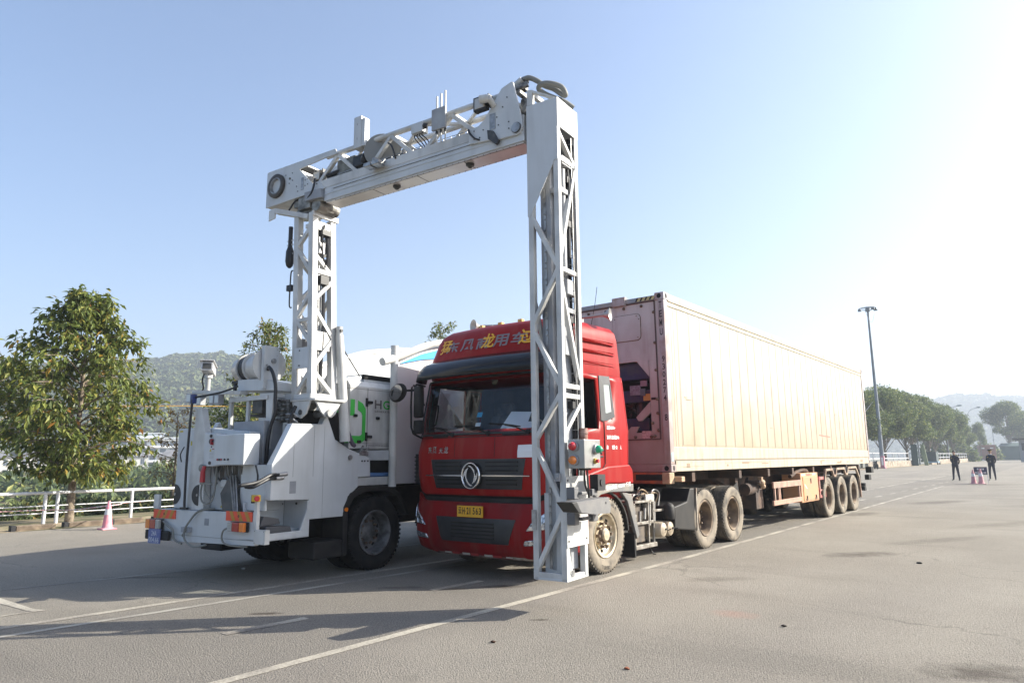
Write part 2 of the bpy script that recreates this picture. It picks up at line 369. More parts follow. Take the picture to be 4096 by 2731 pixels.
# small litter on the asphalt
for i, (x, y, r_, c) in enumerate([(2.78, -3.65, .020, (.04, .03, .025)), (1.05, -5.6, .02, (.05, .02, .01)), (-4.4, -4.6, .03, (.5, .48, .45)), (2.3, -5.6, .018, (.35, .12, .06)), (3.1, 1.2, .03, (.03, .03, .03))]):
    s = MB(); random.seed(i); s.ball((x, y, .008), r_, (1.3, .8, .45), 7, 4)
    for v in s.v: v += Vector((random.uniform(-1, 1), random.uniform(-1, 1), random.uniform(0, .6)))*r_*.35
    FRAME['off'] = Vector((x, y, 0))
    o = s.build('litter_scrap', mat('litter%d' % i, c, .9))
    o.location = (x, y, 0)
    tag(o, ['dark clod lying in the open asphalt at the lower right', 'tiny brown leaf on asphalt in front of the detector column', 'white scrap on shaded asphalt behind the scanner truck', 'small reddish leaf on the asphalt near the bottom edge', 'black pebble on the asphalt right of the drive wheels'][i], 'litter')
# ================================================================ shared truck pieces
m_tyre = mat('dusty_tyre', (0.035, 0.033, 0.031), 0.9, col2=(0.20, 0.165, 0.12), scale=4, bump=0.3, bscale=40, thr=(0.35, 0.75))
m_tyre_side = mat('tyre_sidewall', (0.23, 0.195, 0.15), 0.92, col2=(0.07, 0.063, 0.055), scale=5, thr=(0.48, 0.72))
m_tyre_dark = mat('black_tyre', (0.010, 0.010, 0.011), 0.85, col2=(0.02, 0.019, 0.018), scale=6, bump=0.2, spec=.25)
m_rim = mat('muddy_rim', (0.21, 0.15, 0.095), 0.75, col2=(0.10, 0.07, 0.05), scale=6)
m_rim_al = mat('dusty_alloy', (0.55, 0.48, 0.36), 0.45, 0.5, col2=(0.38, 0.31, 0.21), scale=7)
m_rim_grey = mat('grey_rim', (0.17, 0.17, 0.175), 0.5, 0.2, col2=(0.07, 0.07, 0.07), scale=7)
m_nut = mat('rusty_hub', (0.10, 0.065, 0.045), 0.7, 0.3, col2=(0.22, 0.17, 0.12), scale=12)
m_blk = mat('black_plastic', (0.012, 0.012, 0.013), 0.6, col2=(0.026, 0.024, 0.022), scale=3, spec=.3)
m_frame = mat('greasy_chassis', (0.018, 0.016, 0.015), 0.8, col2=(0.04, 0.034, 0.028), scale=4)
m_hole = mat('dark_void', (0.006, 0.006, 0.006), 0.9)
def wheel(name, parent, c, side, r=0.5, wd=0.27, tyre=None, rim=None, side_m=None, deep=True, frontrim=False, text=None):
    """rim mesh > tyre mesh; side=+1 means the outer face looks towards +x"""
    c = Vector(c); ax = Vector((side, 0, 0)); T = tyre or m_tyre; sm = side_m or m_tyre_side; rimr = 0.58*r
    b = MB(); d = 0.06 if frontrim else 0.17
    b.lathe([(rimr+.012, -.008), (rimr, .004), (rimr-.02, -.004), (rimr-.035, -.04), (rimr-.055, -d), (rimr*.62, -d-.015), (rimr*.58, -d+.01), (.12, -d+.02), (.10, -d+.03 if not frontrim else -.01), (.07, -d+.045 if not frontrim else .02), (0, -d+.05 if not frontrim else .025)], c, ax, 36)
    b.m(1)
    nn = 10
    for i in range(nn):
        a = 2*math.pi*i/nn; rr = 0.155
        p = c + Vector((0, math.cos(a)*rr, math.sin(a)*rr)) + ax*(-d+.015)
        b.cyl(p, p+ax*(.055 if frontrim else .035), .022, .018, 6)
        a += math.pi/nn
        p = c+Vector((0, math.cos(a)*rimr*.76, math.sin(a)*rimr*.76))+ax*(-d-.009 if not frontrim else -d-.006)
        b.m(2).cyl(p, p+ax*.006, .030, None, 10); b.m(1)
    if frontrim: b.lathe([(.125, -d), (.115, -.02), (.095, .005), (.095, -.01)], c, ax, 20)
    w_ = b.build('wheel', [rim or m_rim, m_nut, m_hole], parent, smooth=35)
    t = MB(); pr = [(rimr+.01, -.02), (rimr+.03, .004), (rimr+.07, .014), (.80*r, .022), (.90*r, .016), (.955*r, .0), (.985*r, -.022)]
    nb = 4; w0 = -.03; tread = []
    for i in range(nb):
        a0 = w0-(wd-.06)*i/nb; a1 = w0-(wd-.06)*(i+.86)/nb
        tread += [(r, a0), (r, a1), (r-.014, a1-.002), (r-.014, a1-(wd-.06)*.14/nb+.002)]
    pr2 = [(.985*r, -wd+.022), (.93*r, -wd), (rimr+.03, -wd+.01)]
    t.lathe(pr, c, ax, 56); t.m(1).lathe([pr[-1]]+tread+pr2, c, ax, 56)
    # tread blocks at the shoulder
    for i in range(52):
        a = 2*math.pi*i/52; q = c+Vector((0, math.cos(a), math.sin(a)))*(r*.972)
        t.bar(q+ax*-.028, q+ax*.004, .03, .026, (0, math.cos(a), math.sin(a)))
    if text:
        t.m(2)
        for body, a0 in text:
            n_ = len(body)
            for i, ch in enumerate(body):
                a = a0-(i-(n_-1)/2)*.135; er = Vector((0, math.sin(a)*1.0, math.cos(a))); tg = Vector((0, math.cos(a), -math.sin(a)))
                if side < 0: tg = -tg
                if ch != ' ': t.text(ch, c+er*(.79*r)+ax*.025-tg*.02, tg, er, height=.045)
    t.build('tyre', [sm, T, m_blk], w_, smooth=35)
    return w_
def axle(parent, y, z, x0, x1):
    b = MB(); b.cyl((x0, y, z), (x1, y, z), .075, None, 12); xm = (x0+x1)/2
    b.ball((xm, y, z), .21, (1, .85, 1), 14, 8)
    return b.build('axle', m_frame, parent, smooth=40)
# ================================================================ red tractor truck
RED = (0.29, 0.011, 0.010)
m_red = mat('red_cab_paint', RED, 0.36, col2=(0.25, 0.010, 0.010), scale=1.2, coat=0.0, spec=.12, streak=((0.30, 0.10, 0.075), 0.28, 7))
m_red2 = mat('red_bumper_paint', (0.21, 0.006, 0.008), 0.42, col2=(0.165, 0.011, 0.012), scale=3, coat=0.0, spec=.12, streak=((0.16, 0.10, 0.08), 0.35, 7))
m_visor = mat('smoked_visor', (0.008, 0.009, 0.012), 0.22, spec=0.3)
m_trim = mat('satin_black_trim', (0.016, 0.018, 0.022), 0.4, col2=(0.03, 0.03, 0.032), scale=5)
m_chrome = mat('chrome', (0.75, 0.75, 0.76), 0.16, 1.0)
m_lens = mat('lamp_lens', (0.62, 0.64, 0.67), 0.08, 0.7, col2=(0.16, 0.17, 0.19), scale=22, coat=1.0)
m_lens_d = mat('lamp_reflector', (0.75, 0.76, 0.78), 0.12, 0.9)
def glass_mat(name, tint, refl=0.3):
    m = bpy.data.materials.new(name); m.use_nodes = True; n = m.node_tree; n.nodes.clear(); L = n.links.new
    o = n.nodes.new('ShaderNodeOutputMaterial'); g_ = n.nodes.new('ShaderNodeBsdfGlossy'); t = n.nodes.new('ShaderNodeBsdfTransparent'); x = n.nodes.new('ShaderNodeMixShader'); fr = n.nodes.new('ShaderNodeFresnel')
    g_.inputs['Roughness'].default_value = 0.03; g_.inputs['Color'].default_value = (.9, .95, 1, 1); t.inputs['Color'].default_value = (*tint, 1); fr.inputs['IOR'].default_value = 1.28+refl*.3
    L(fr.outputs[0], x.inputs[0]); L(t.outputs[0], x.inputs[1]); L(g_.outputs[0], x.inputs[2]); L(x.outputs[0], o.inputs[0]); return m
m_glass = glass_mat('windscreen_glass', (0.80, 0.87, 0.90))
m_glass_d = glass_mat('tinted_glass', (0.88, 0.92, 0.93))
CXC = -1.21
def ring(z, yf, hw, rx_, ry_, bow, yr, yset=(), nc=8, nf=10):
    """cab outline at height z: rear left .. left side .. front .. right side .. rear right"""
    pts = [(-hw, yr)] + [(-hw, y) for y in yset] + [(-hw, yf+ry_+bow)]
    for i in range(1, nc+1):
        a = math.pi/2*i/nc; pts.append((-hw+rx_*(1-math.cos(a)), yf+bow+ry_*(1-math.sin(a))))
    for i in range(1, nf):
        t = i/nf; x = -(hw-rx_)+2*(hw-rx_)*t; pts.append((x, yf+bow*(x/(hw-rx_))**2))
    for i in range(nc, 0, -1):
        a = math.pi/2*i/nc; pts.append((hw-rx_*(1-math.cos(a)), yf+bow+ry_*(1-math.sin(a))))
    pts += [(hw, yf+ry_+bow)] + [(hw, y) for y in reversed(yset)] + [(hw, yr)]
    return [Vector((CXC+x, y, z)) for x, y in pts]
def lerp_rows(rows, z):
    for a, c in zip(rows, rows[1:]):
        if a[0] <= z <= c[0]:
            t = (z-a[0])/(c[0]-a[0]+1e-9); return [p+(q-p)*t for p, q in zip(a, c)]
    return list(rows[-1] if z > rows[-1][0] else rows[0])
def surf_y(rows, x, z):
    z_, yf, hw, rx_, ry_, bow, yr = lerp_rows(rows, z); ax_ = abs(x-CXC); i = hw-rx_
    if ax_ <= i: return yf+bow*(ax_/i)**2
    t = min(1, (ax_-i)/rx_); return yf+bow+ry_*(1-math.sqrt(max(0, 1-t*t)))
def patch(mb, rows, quad, off=0.006, nx_=10, nz_=5, thick=0.012):
    """quad of (x,z) corners BL, BR, TR, TL laid on the front surface"""
    g_ = []
    for j in range(nz_+1):
        for i in range(nx_+1):
            s_, t_ = i/nx_, j/nz_
            x = (quad[0][0]*(1-s_)+quad[1][0]*s_)*(1-t_)+(quad[3][0]*(1-s_)+quad[2][0]*s_)*t_
            z = (quad[0][1]*(1-s_)+quad[1][1]*s_)*(1-t_)+(quad[3][1]*(1-s_)+quad[2][1]*s_)*t_
            g_.append((x, surf_y(rows, x, z), z))
    N = len(g_); W = nx_+1
    nrm = []
    for (x, y, z) in g_:
        dy = (surf_y(rows, x+.01, z)-surf_y(rows, x-.01, z))/.02; v = Vector((dy, -1, 0)).normalized(); nrm.append(v)
    vs = [Vector(p)+n_*off for p, n_ in zip(g_, nrm)] + [Vector(p)-n_*thick for p, n_ in zip(g_, nrm)]
    fs = [(j*W+i, j*W+i+1, (j+1)*W+i+1, (j+1)*W+i) for j in range(nz_) for i in range(nx_)]
    fs += [tuple(N+k for k in reversed(f)) for f in fs]
    bd = [i for i in range(W)]+[j*W+W-1 for j in range(1, nz_+1)]+[nz_*W+i for i in range(W-2, -1, -1)]+[j*W for j in range(nz_-1, 0, -1)]
    fs += [(bd[i], bd[(i+1) % len(bd)], N+bd[(i+1) % len(bd)], N+bd[i]) for i in range(len(bd))]
    return mb.add(vs, fs)
truck = thing('tractor_truck', 'red tractor truck with dusty wheels standing under the scanner gantry', 'truck', (-1.21, -0.6, 0))
YS = (-1.62, -1.79, -2.09, -2.16, -2.50)
#       z     yf     hw    rx   ry   bow  yr
CAB = [(0.98, -3.20, 1.17, .30, .26, .03, -1.45), (1.06, -3.27, 1.20, .30, .26, .04, -1.45), (1.30, -3.31, 1.225, .30, .26, .05, -1.43), (1.60, -3.31, 1.235, .30, .26, .05, -1.42),
       (1.80, -3.27, 1.235, .30, .30, .06, -1.41), (1.88, -3.23, 1.235, .30, .30, .06, -1.40), (2.02, -3.22, 1.23, .26, .28, .06, -1.42), (2.55, -3.13, 1.20, .26, .28, .06, -1.46), (2.63, -3.11, 1.19, .26, .28, .06, -1.47)]
NP = len(ring(*CAB[0], yset=YS)); c0 = 1+len(YS)+1
def cabskip(i, k):
    kk = k if k < NP/2 else NP-2-k; rightside = k >= NP/2
    if i in (5, 6):          # z 1.88 .. 2.55
        if kk >= c0+4: return True                      # windscreen
        if 4 <= kk <= 5 and kk < c0-1+1 : return True   # door window
        if i == 6 and kk == 2: return True              # quarter window
    return False
b = MB(); b.rings([ring(*r_, yset=YS) for r_ in CAB], closed=False, cap0=False, cap1=False, skip=cabskip)
zt = [r_[0] for r_ in CAB]
for r_ in (CAB[0],): b.add(ring(*r_, yset=YS), [tuple(range(NP))])
back = [ring(*r_, yset=YS) for r_ in CAB]
b.add([p for q in back for p in (q[0], q[-1])], [(2*i, 2*i+1, 2*i+3, 2*i+2) for i in range(len(back)-1)])
cab = b.build('cab_body', [m_red], truck, smooth=38, solid=-.03)
# interior lining, seats, wheel, dashboard
m_int = mat('cab_lining', (0.045, 0.047, 0.055), 0.8, col2=(0.07, 0.07, 0.08), scale=3)
m_seat = mat('seat_cover', (0.06, 0.065, 0.085), 0.9, col2=(0.16, 0.16, 0.18), scale=4)
b = MB()
def ins(r_): return (r_[0], r_[1]+.05, r_[2]-.045, r_[3], r_[4], r_[5], r_[6]-.05)
LIN = [ins(r_) for r_ in CAB]
b.rings([ring(*r_, yset=YS) for r_ in LIN], closed=False, cap0=False, cap1=False, skip=cabskip)
q = [ring(*r_, yset=YS) for r_ in LIN]; b.add([p for c_ in q for p in (c_[0], c_[-1])], [(2*i, 2*i+1, 2*i+3, 2*i+2) for i in range(len(q)-1)])
b.box(-2.35, -.07, -2.9, -1.5, 1.20, 1.24); b.box(-2.3, -.12, -2.9, -1.52, 2.64, 2.66)
b.prism([(-2.3, -3.12, 1.5), (-2.3, -2.72, 1.55), (-2.3, -2.72, 1.83), (-2.3, -3.1, 1.86)], (2.18, 0, 0))
b.build('cab_lining', m_int, truck, recalc=False)
for x in (-1.82, -.62):
    b = MB(); b.box(x-.26, x+.26, -2.55, -2.0, 1.35, 1.55); b.bar((x, -2.02, 1.5), (x, -1.85, 2.15), .5, .12, (0, 1, 0)); b.box(x-.15, x+.15, -1.9, -1.8, 2.12, 2.34)
    b.build('seat', m_seat, truck, bevel=.03)
b = MB(); cw = Vector((-.62, -2.72, 1.86)); ax_ = Vector((0, .75, .66)).normalized(); u_ = Vector((1, 0, 0)); v_ = ax_.cross(u_)
b.tube([cw+(u_*math.cos(a)+v_*math.sin(a))*.23 for a in [2*math.pi*i/20 for i in range(21)]], .018, 6, 1); b.bar(cw-u_*.22, cw+u_*.22, .05, .02, ax_); b.cyl(cw, cw-ax_*.25, .05, .04, 10)
b.build('steering_wheel', m_blk, truck, smooth=40)
# windscreen and side glass
WS = [(1.83, -3.262, 1.235, .30, .30, .06, -1.4), (1.88, -3.235, 1.235, .30, .30, .06, -1.4), (2.02, -3.225, 1.23, .26, .28, .06, -1.4), (2.60, -3.12, 1.195, .26, .28, .06, -1.4)]
b = MB(); q = [ring(*r_, yset=YS) for r_ in WS]; k0 = c0+3; q = [[p+Vector((0, -.008, 0)) for p in c_[k0:NP-k0]] for c_ in q]
b.rings(q, closed=False, cap0=False, cap1=False); b.build('windscreen', m_glass, truck, smooth=60, recalc=False)
b = MB()
for s_ in (0, -1):   # black ceramic band round the screen
    pass
for row in (q[0], q[-1]): b.tube(row, .016, 6, 1)
b.tube([c_[0] for c_ in q], .018, 6, 1); b.tube([c_[-1] for c_ in q], .018, 6, 1)
b.build('windscreen_seal', m_trim, truck)
for sx_, nm in ((1, 'r'), (-1, 'l')):
    X = CXC+sx_*1.238
    d = MB(); d.prism([(X-sx_*.03, -2.125, 1.99), (X-sx_*.03, -2.80, 1.895), (X-sx_*.03, -2.68, 2.55), (X-sx_*.04, -2.15, 2.575)], (sx_*.004, 0, 0))
    if sx_ < 0: d.build('door_glass', m_glass_d, truck, recalc=False)
    # quarter window: dark frame with pane
    f_ = MB(); o_ = [(-2.10, 1.985), (-1.93, 2.0), (-1.735, 2.055), (-1.765, 2.35), (-1.79, 2.62), (-2.085, 2.61)]
    f_.m(0); inn = [(-1.975, 2.10), (-1.93, 2.10), (-1.80, 2.13), (-1.805, 2.35), (-1.815, 2.50), (-1.97, 2.49)]
    def xs_(z): return CXC + sx_*(lerp_rows(CAB, z)[2]+.006)
    n_ = 6; vs = [(xs_(z), y, z) for y, z in o_]+[(xs_(z), y, z) for y, z in inn]; f_.add(vs, [(i, (i+1) % n_, n_+(i+1) % n_, n_+i) for i in range(n_)])
    fr_ = f_.build('quarter_window', m_trim, truck, solid=.003, recalc=False)
    p_ = MB(); p_.prism([(xs_(z)-sx_*.006, y, z) for y, z in inn], (sx_*.004, 0, 0)); p_.build('pane', mat('curtained_pane', (.26, .30, .29), .08, coat=.5) if sx_ > 0 else m_glass_d, fr_)
# door seams, handle, lower side skirt and step trim
b = MB(); X = CXC+1.238
b.tube([(X, -2.14, 2.60), (X+.002, -2.12, 2.0), (X+.002, -2.03, 1.98), (X+.003, -2.03, 1.42), (X+.003, -2.1, 1.36)], .006, 5, 1)
b.tube([(X-.06, -1.44, 2.64), (X-.05, -2.3, 2.615), (X-.07, -2.9, 2.59)], .007, 5, 1)
b.tube([(X+.003, -1.42, 1.385), (X+.004, -2.0, 1.37), (X+.003, -2.6, 1.25), (X, -3.0, 1.1)], .006, 5, 2)
b.build('door_seam', m_blk, truck)
b = MB(); b.box(X, X+.03, -2.24, -2.12, 1.50, 1.53); b.cyl((X, -2.14, 1.56), (X+.02, -2.14, 1.56), .02, None, 8); b.build('door_handle', m_blk, truck, bevel=.008)
for sx_ in (1, -1):
    X = CXC+sx_*1.20
    b = MB(); b.prism([(X, -1.30, 1.14), (X, -1.31, 1.33), (X, -1.40, 1.405), (X, -2.0, 1.385), (X, -2.55, 1.28), (X, -2.95, 1.05), (X, -2.6, 1.05), (X, -1.98, 1.16)], (sx_*.055, 0, 0))
    b.build('side_skirt', m_red, truck, bevel=.02)
    b = MB(); b.prism([(X, -1.32, 1.03), (X, -1.315, 1.135), (X, -1.98, 1.155), (X, -2.55, 1.05), (X, -2.62, .90), (X, -2.48, .84), (X, -2.40, .93), (X, -2.2, 1.02), (X, -1.98, 1.045), (X, -1.75, 1.04)], (sx_*.058, 0, 0))
    sk = b.build('arch_trim', mat('grey_plastic', (0.13, 0.13, 0.13), .6, col2=(.20, .18, .15), scale=5), truck, bevel=.01)
    if sx_ > 0:
        t_ = MB(); t_.text('牵引总质量 40000 千克', (X+.0605, -2.14, 1.065), (0, 1, .06), (0, 0, 1), width=.74, height=.062); t_.build('weight_lettering', mat('white_print', (.75, .75, .73), .6), sk)
m_wp = mat('white_print', (.75, .75, .73), .6)
t_ = MB(); X = CXC+1.241
for body, z, wd, h_, yy in (('自重:8800kg', 1.87, .22, .062, -1.965), ('准牵引总质量:40t', 1.745, .33, .055, -1.975), ('准', 1.612, .05, .055, -1.99), ('乘:2', 1.612, .15, .055, -1.85), ('人', 1.612, .045, .055, -1.63)):
    t_.text(body, (X, yy, z), (0, 1, .02), (0, 0, 1), width=wd, height=h_)
t_.build('door_lettering', m_wp, truck)
# roof fairing
FAIR = [(2.60, -3.10, 1.185, .30, .32, .05, -1.47), (2.70, -3.15, 1.19, .30, .32, .05, -1.47), (2.84, -3.17, 1.18, .32, .34, .05, -1.47), (3.02, -3.11, 1.165, .34, .36, .06, -1.475), (3.16, -3.05, 1.155, .33, .36, .06, -1.48), (3.27, -2.98, 1.135, .33, .38, .06, -1.50), (3.34, -2.88, 1.085, .33, .4, .06, -1.54), (3.378, -2.68, .98, .4, .4, .05, -1.62), (3.39, -2.3, .8, .3, .3, .04, -1.75)]
b = MB(); q = [ring(*r_, yset=()) for r_ in FAIR]; b.rings(q, closed=True)
b.build('roof_fairing', m_red, truck, smooth=50)
for z in (3.08, 2.935, 2.775):
    b = MB(); X = CXC+1.17
    b.prism([(X-.02, -2.62, z+.02), (X-.02, -2.62, z-.035), (X+.004, -2.55, z-.032), (X+.010, -1.62, z-.01), (X-.02, -1.58, z), (X-.02, -1.58, z+.03), (X+.005, -1.64, z+.03), (X+.01, -2.5, z+.012)], (.018, 0, 0))
    b.build('fairing_rib', m_red, truck, bevel=.008)
# fairing lettering: grey characters with a yellow set over them
for body, x0, wd, h_, z0, mm, nm, off in (('东风商用车', -1.93, 1.50, .19, 2.985, mat('grey_letters', (.19, .155, .175), .45), 'sign_lettering', .012),):
    t_ = MB()
    for i, ch in enumerate(body):
        x = x0+i*.30; y = surf_y(FAIR, x+.12, 3.06)-off; dz = Vector((0, .35, 1)).normalized()
        dx = Vector((.24, surf_y(FAIR, x+.24, 3.0)-surf_y(FAIR, x, 3.0), 0)).normalized()
        t_.text(ch, (x, surf_y(FAIR, x, z0)-off, z0), dx, (Vector((0, surf_y(FAIR, x, z0+.18)-surf_y(FAIR, x, z0), .18))).normalized(), width=.25, height=h_)
    t_.build(nm, mm, truck)
t_ = MB(); m_yel = mat('yellow_letters', (.75, .38, .015), .45)
for ch, x in (('猛', -2.06), ('龙', -1.23), ('过', -.60), ('江', -.2)):
    z0 = 2.985
    t_.text(ch, (x, surf_y(FAIR, x, z0)-.017, z0), Vector((.24, surf_y(FAIR, x+.22, z0)-surf_y(FAIR, x, z0), 0)).normalized(), (Vector((0, surf_y(FAIR, x, z0+.2)-surf_y(FAIR, x, z0), .2))).normalized(), width=.22, height=.235)
t_.build('yellow_lettering', m_yel, truck)
# sun visor
VI = [[(x, y) for x, y in ()]]
def vrow(z, yf, hw): return [p for p in ring(z, yf, hw, .34, .40, .07, -2.75, nc=8, nf=12)][1:-1]
b = MB(); b.rings([vrow(2.865, -3.19, 1.16), vrow(2.80, -3.36, 1.165), vrow(2.70, -3.46, 1.165), vrow(2.585, -3.50, 1.16)], closed=False, cap0=False, cap1=False)
b.build('sun_visor', m_visor, truck, smooth=50, solid=-.02, recalc=False)
b = MB(); b.rings([[p+Vector((0, -.004, 0)) for p in vrow(2.795, -3.37, 1.167)], [p+Vector((0, -.006, 0)) for p in vrow(2.785, -3.38, 1.168)]], closed=False, cap0=False, cap1=False)
b.build('visor_crease', m_trim, truck, solid=.004, recalc=False)
# roof marker lamps and horns
for x in (-1.98, -1.56, -1.2, -.84, -.40):
    b = MB(); y = -2.72 if abs(x-CXC) < .7 else -2.62; z = 3.345 if abs(x-CXC) < .7 else 3.32
    b.box(x-.045, x+.045, y-.04, y+.04, z-.04, z+.02).m(1).box(x-.038, x+.038, y-.034, y+.034, z+.02, z+.065)
    b.build('marker_lamp', [m_blk, mat('amber_clear', (.62, .40, .12), .25)], truck, bevel=.01)
for x, ln, y in ((-1.86, .45, -2.45), (-.42, .5, -1.75)):
    b = MB(); z = 3.47; dx = 1 if x < -1 else 1
    if x < -1: b.lathe([(.0, .05), (.03, .05), (.035, .02), (.07, -.03), (.095, -.05), (.098, -.055), (.085, -.05), (0, -.0)], (x, y-.05, z), (.35, 1, 0), 20).cyl((x+.03, y, z), (x+ln, y+.15, z-.01), .022, .018, 8).box(x+.2, x+.24, y+.04, y+.1, z-.1, z)
    else: b.lathe([(.0, .06), (.03, .05), (.04, .02), (.07, -.02), (.09, -.04), (.092, -.05), (.08, -.045), (0, -.0)], (.02, -1.85, 3.49), (-1, -.3, 0), 20).cyl((-.45, -1.95, 3.48), (-.0, -1.86, 3.49), .018, .022, 8).box(-.38, -.34, -1.97, -1.9, 3.34, 3.49)
    b.build('air_horn', mat('dull_horn', (.38, .37, .36), .4, .6), truck, smooth=40)
b = MB(); b.tube([(-.35, -1.7, 3.35), (-.25, -1.72, 3.7), (-.2, -1.73, 3.95)], .004, 5, 2); b.build('aerial', m_blk, truck)
# front face: grille, badge, lettering, wipers, lower lip
b = MB(); patch(b, CAB, [(-1.93, 1.115), (-.45, 1.115), (-.37, 1.50), (-2.01, 1.50)], .008, 18, 4)
gr = b.build('grille', m_trim, truck, smooth=40, bevel=.006)
b = MB()
for z in (1.17, 1.225, 1.345, 1.40, 1.45):
    for x0, x1 in ((-1.86, -1.42), (-.98, -.52)):
        patch(b, CAB, [(x0-(z-1.1)*.12, z), (x1, z), (x1, z+.018), (x0-(z-1.1)*.12, z+.018)] if x0 < -1.2 else [(x0, z), (x1+(z-1.1)*.12, z), (x1+(z-1.1)*.12, z+.018), (x0, z+.018)], .028, 6, 1, .005)
b.build('grille_slat', m_blk, gr)
b = MB()
for x0, x1 in ((-2.09, -1.385), (-1.035, -.30)):
    patch(b, CAB, [(x0, 1.281 if x0 < -2 else 1.277), (x1, 1.277 if x0 < -2 else 1.281), (x1, 1.297 if x0 < -2 else 1.293), (x0, 1.293 if x0 < -2 else 1.297)], .035, 10, 1, .01)
b.build('chrome_strip', m_chrome, gr)
b = MB(); cc = Vector((-1.205, -3.365, 1.287)); rr = .162
b.lathe([(.165, .0), (.15, -.012), (0, -.012)], cc+Vector((0, .03, 0)), (0, -1, 0), 36)
b.m(1).tube([cc+Vector((math.cos(a)*rr*.93, 0, math.sin(a)*rr)) for a in [2*math.pi*i/40 for i in range(41)]], .0115, 6, 1)
# swept blades of the badge
bl = [(-.30, .80), (-.02, .80), (.26, .66), (.48, .40), (.56, .12), (.60, -.02), (.72, .08), (.80, .30), (.82, .02), (.74, -.22), (.55, -.46), (.18, -.66), (.36, -.42), (.45, -.10), (.42, .18), (.28, .45), (.05, .66)]
for sg in (1, -1): b.prism([cc+Vector((sg*x*rr*.93, -.006, sg*z*rr)) for x, z in bl], (0, .012, 0))
b.build('emblem', [m_trim, m_chrome], gr, smooth=40)
b = MB()
for i, (ch, w_) in enumerate((('东', .075), ('风', .075), ('天', .08), ('龙', .085))):
    x = -2.08+i*.098+(.03 if i > 1 else 0); y = surf_y(CAB, x+.04, 1.63)-.012; dx = Vector((.1, surf_y(CAB, x+.1, 1.63)-surf_y(CAB, x, 1.63), 0)).normalized()
    b.text(ch, (x, surf_y(CAB, x, 1.63)-.012, 1.58), dx, (.12, 0, 1), width=w_, height=.095 if i != 2 else .075)
b.build('chrome_lettering', m_chrome, truck)
b = MB(); patch(b, CAB, [(-.49, 1.512), (-.255, 1.515), (-.252, 1.672), (-.485, 1.668)], .007, 4, 2, .003); b.build('paper_notice', mat('paper', (.72, .73, .76), .8), truck, recalc=False)
b = MB()
for x0, x1 in ((-1.55, -1.55), (-.85, -.85)): b.tube([(x0, surf_y(CAB, x0, 1.5)-.004, 1.53), (x0, surf_y(CAB, x0, 1.7)-.004, 1.79)], .004, 4, 1)
patch(b, CAB, [(-2.38, 1.787), (-.03, 1.787), (-.03, 1.797), (-2.38, 1.797)], .003, 24, 1, .01)
b.build('panel_gap', m_blk, truck)
b = MB(); patch(b, CAB, [(-2.02, 1.80), (-1.72, 1.80), (-1.72, 1.835), (-2.02, 1.835)], .02, 6, 1); patch(b, CAB, [(-.75, 1.80), (-.40, 1.80), (-.40, 1.835), (-.75, 1.835)], .02, 6, 1); b.build('cowl_handle', m_blk, truck, bevel=.005)
for px, x1, z1 in ((-1.62, -2.16, 1.93), (-.98, -1.60, 1.945), (-.36, -.98, 1.955)):
    b = MB(); y0 = surf_y(CAB, px, 1.84)-.03
    b.cyl((px, y0+.03, 1.83), (px, y0-.02, 1.83), .03, None, 10)
    pts = [(px, y0-.02, 1.83), (px-.18, surf_y(CAB, px-.18, 1.88)-.05, 1.895), (px-.35, surf_y(CAB, px-.35, 1.92)-.045, 1.93)]
    b.tube(pts, .011, 6, 3); xm = (px-.05, x1)
    b.tube([(px-.12, surf_y(CAB, px-.12, 1.9)-.035, 1.90), (px-.35, surf_y(CAB, px-.35, 1.93)-.035, 1.935), (x1, surf_y(CAB, x1, z1)-.03, z1)], .009, 5, 3)
    b.build('wiper', m_blk, truck)
# papers behind the glass
b = MB(); b.add([(-.98, -3.02, 1.90), (-.55, -3.02, 1.885), (-.50, -2.96, 2.10), (-.85, -2.94, 2.12)], [(0, 1, 2, 3)]); b.add([(-.86, -3.05, 1.885), (-.45, -3.05, 1.88), (-.42, -3.0, 1.97), (-.72, -3.0, 1.98)], [(0, 1, 2, 3)])
b.build('dashboard_papers', mat('white_paper', (.75, .78, .85), .8), truck)
b = MB(); b.add([(-1.27, -3.165, 2.055), (-1.18, -3.165, 2.055), (-1.18, -3.14, 2.12), (-1.27, -3.14, 2.12)], [(0, 1, 2, 3)]); b.build('blue_sticker', mat('cyan_sticker', (.03, .36, .62), .5), truck)
b = MB(); b.add([(-1.27, -3.20, 1.93), (-1.18, -3.20, 1.93), (-1.18, -3.18, 1.98), (-1.27, -3.18, 1.98)], [(0, 1, 2, 3)]); b.build('white_sticker', mat('white_paper', (1, 1, 1)), truck)
b = MB(); b.cyl((-1.1, -2.98, 2.56), (-1.1, -3.0, 2.50), .04, .028, 10); b.build('cabin_camera', mat('tan_plastic', (.3, .27, .2), .6), truck)
# bumper
BUM = [(.285, -3.25, 1.12, .28, .30, .05, -2.55), (.34, -3.30, 1.21, .30, .34, .05, -2.5), (.50, -3.35, 1.24, .30, .36, .05, -2.5), (.72, -3.35, 1.245, .30, .36, .05, -2.5), (.90, -3.31, 1.24, .28, .34, .05, -2.5), (.945, -3.29, 1.24, .28, .34, .05, -2.5)]
b = MB(); q = [ring(*r_, yset=()) for r_ in BUM]; b.rings(q, closed=True)
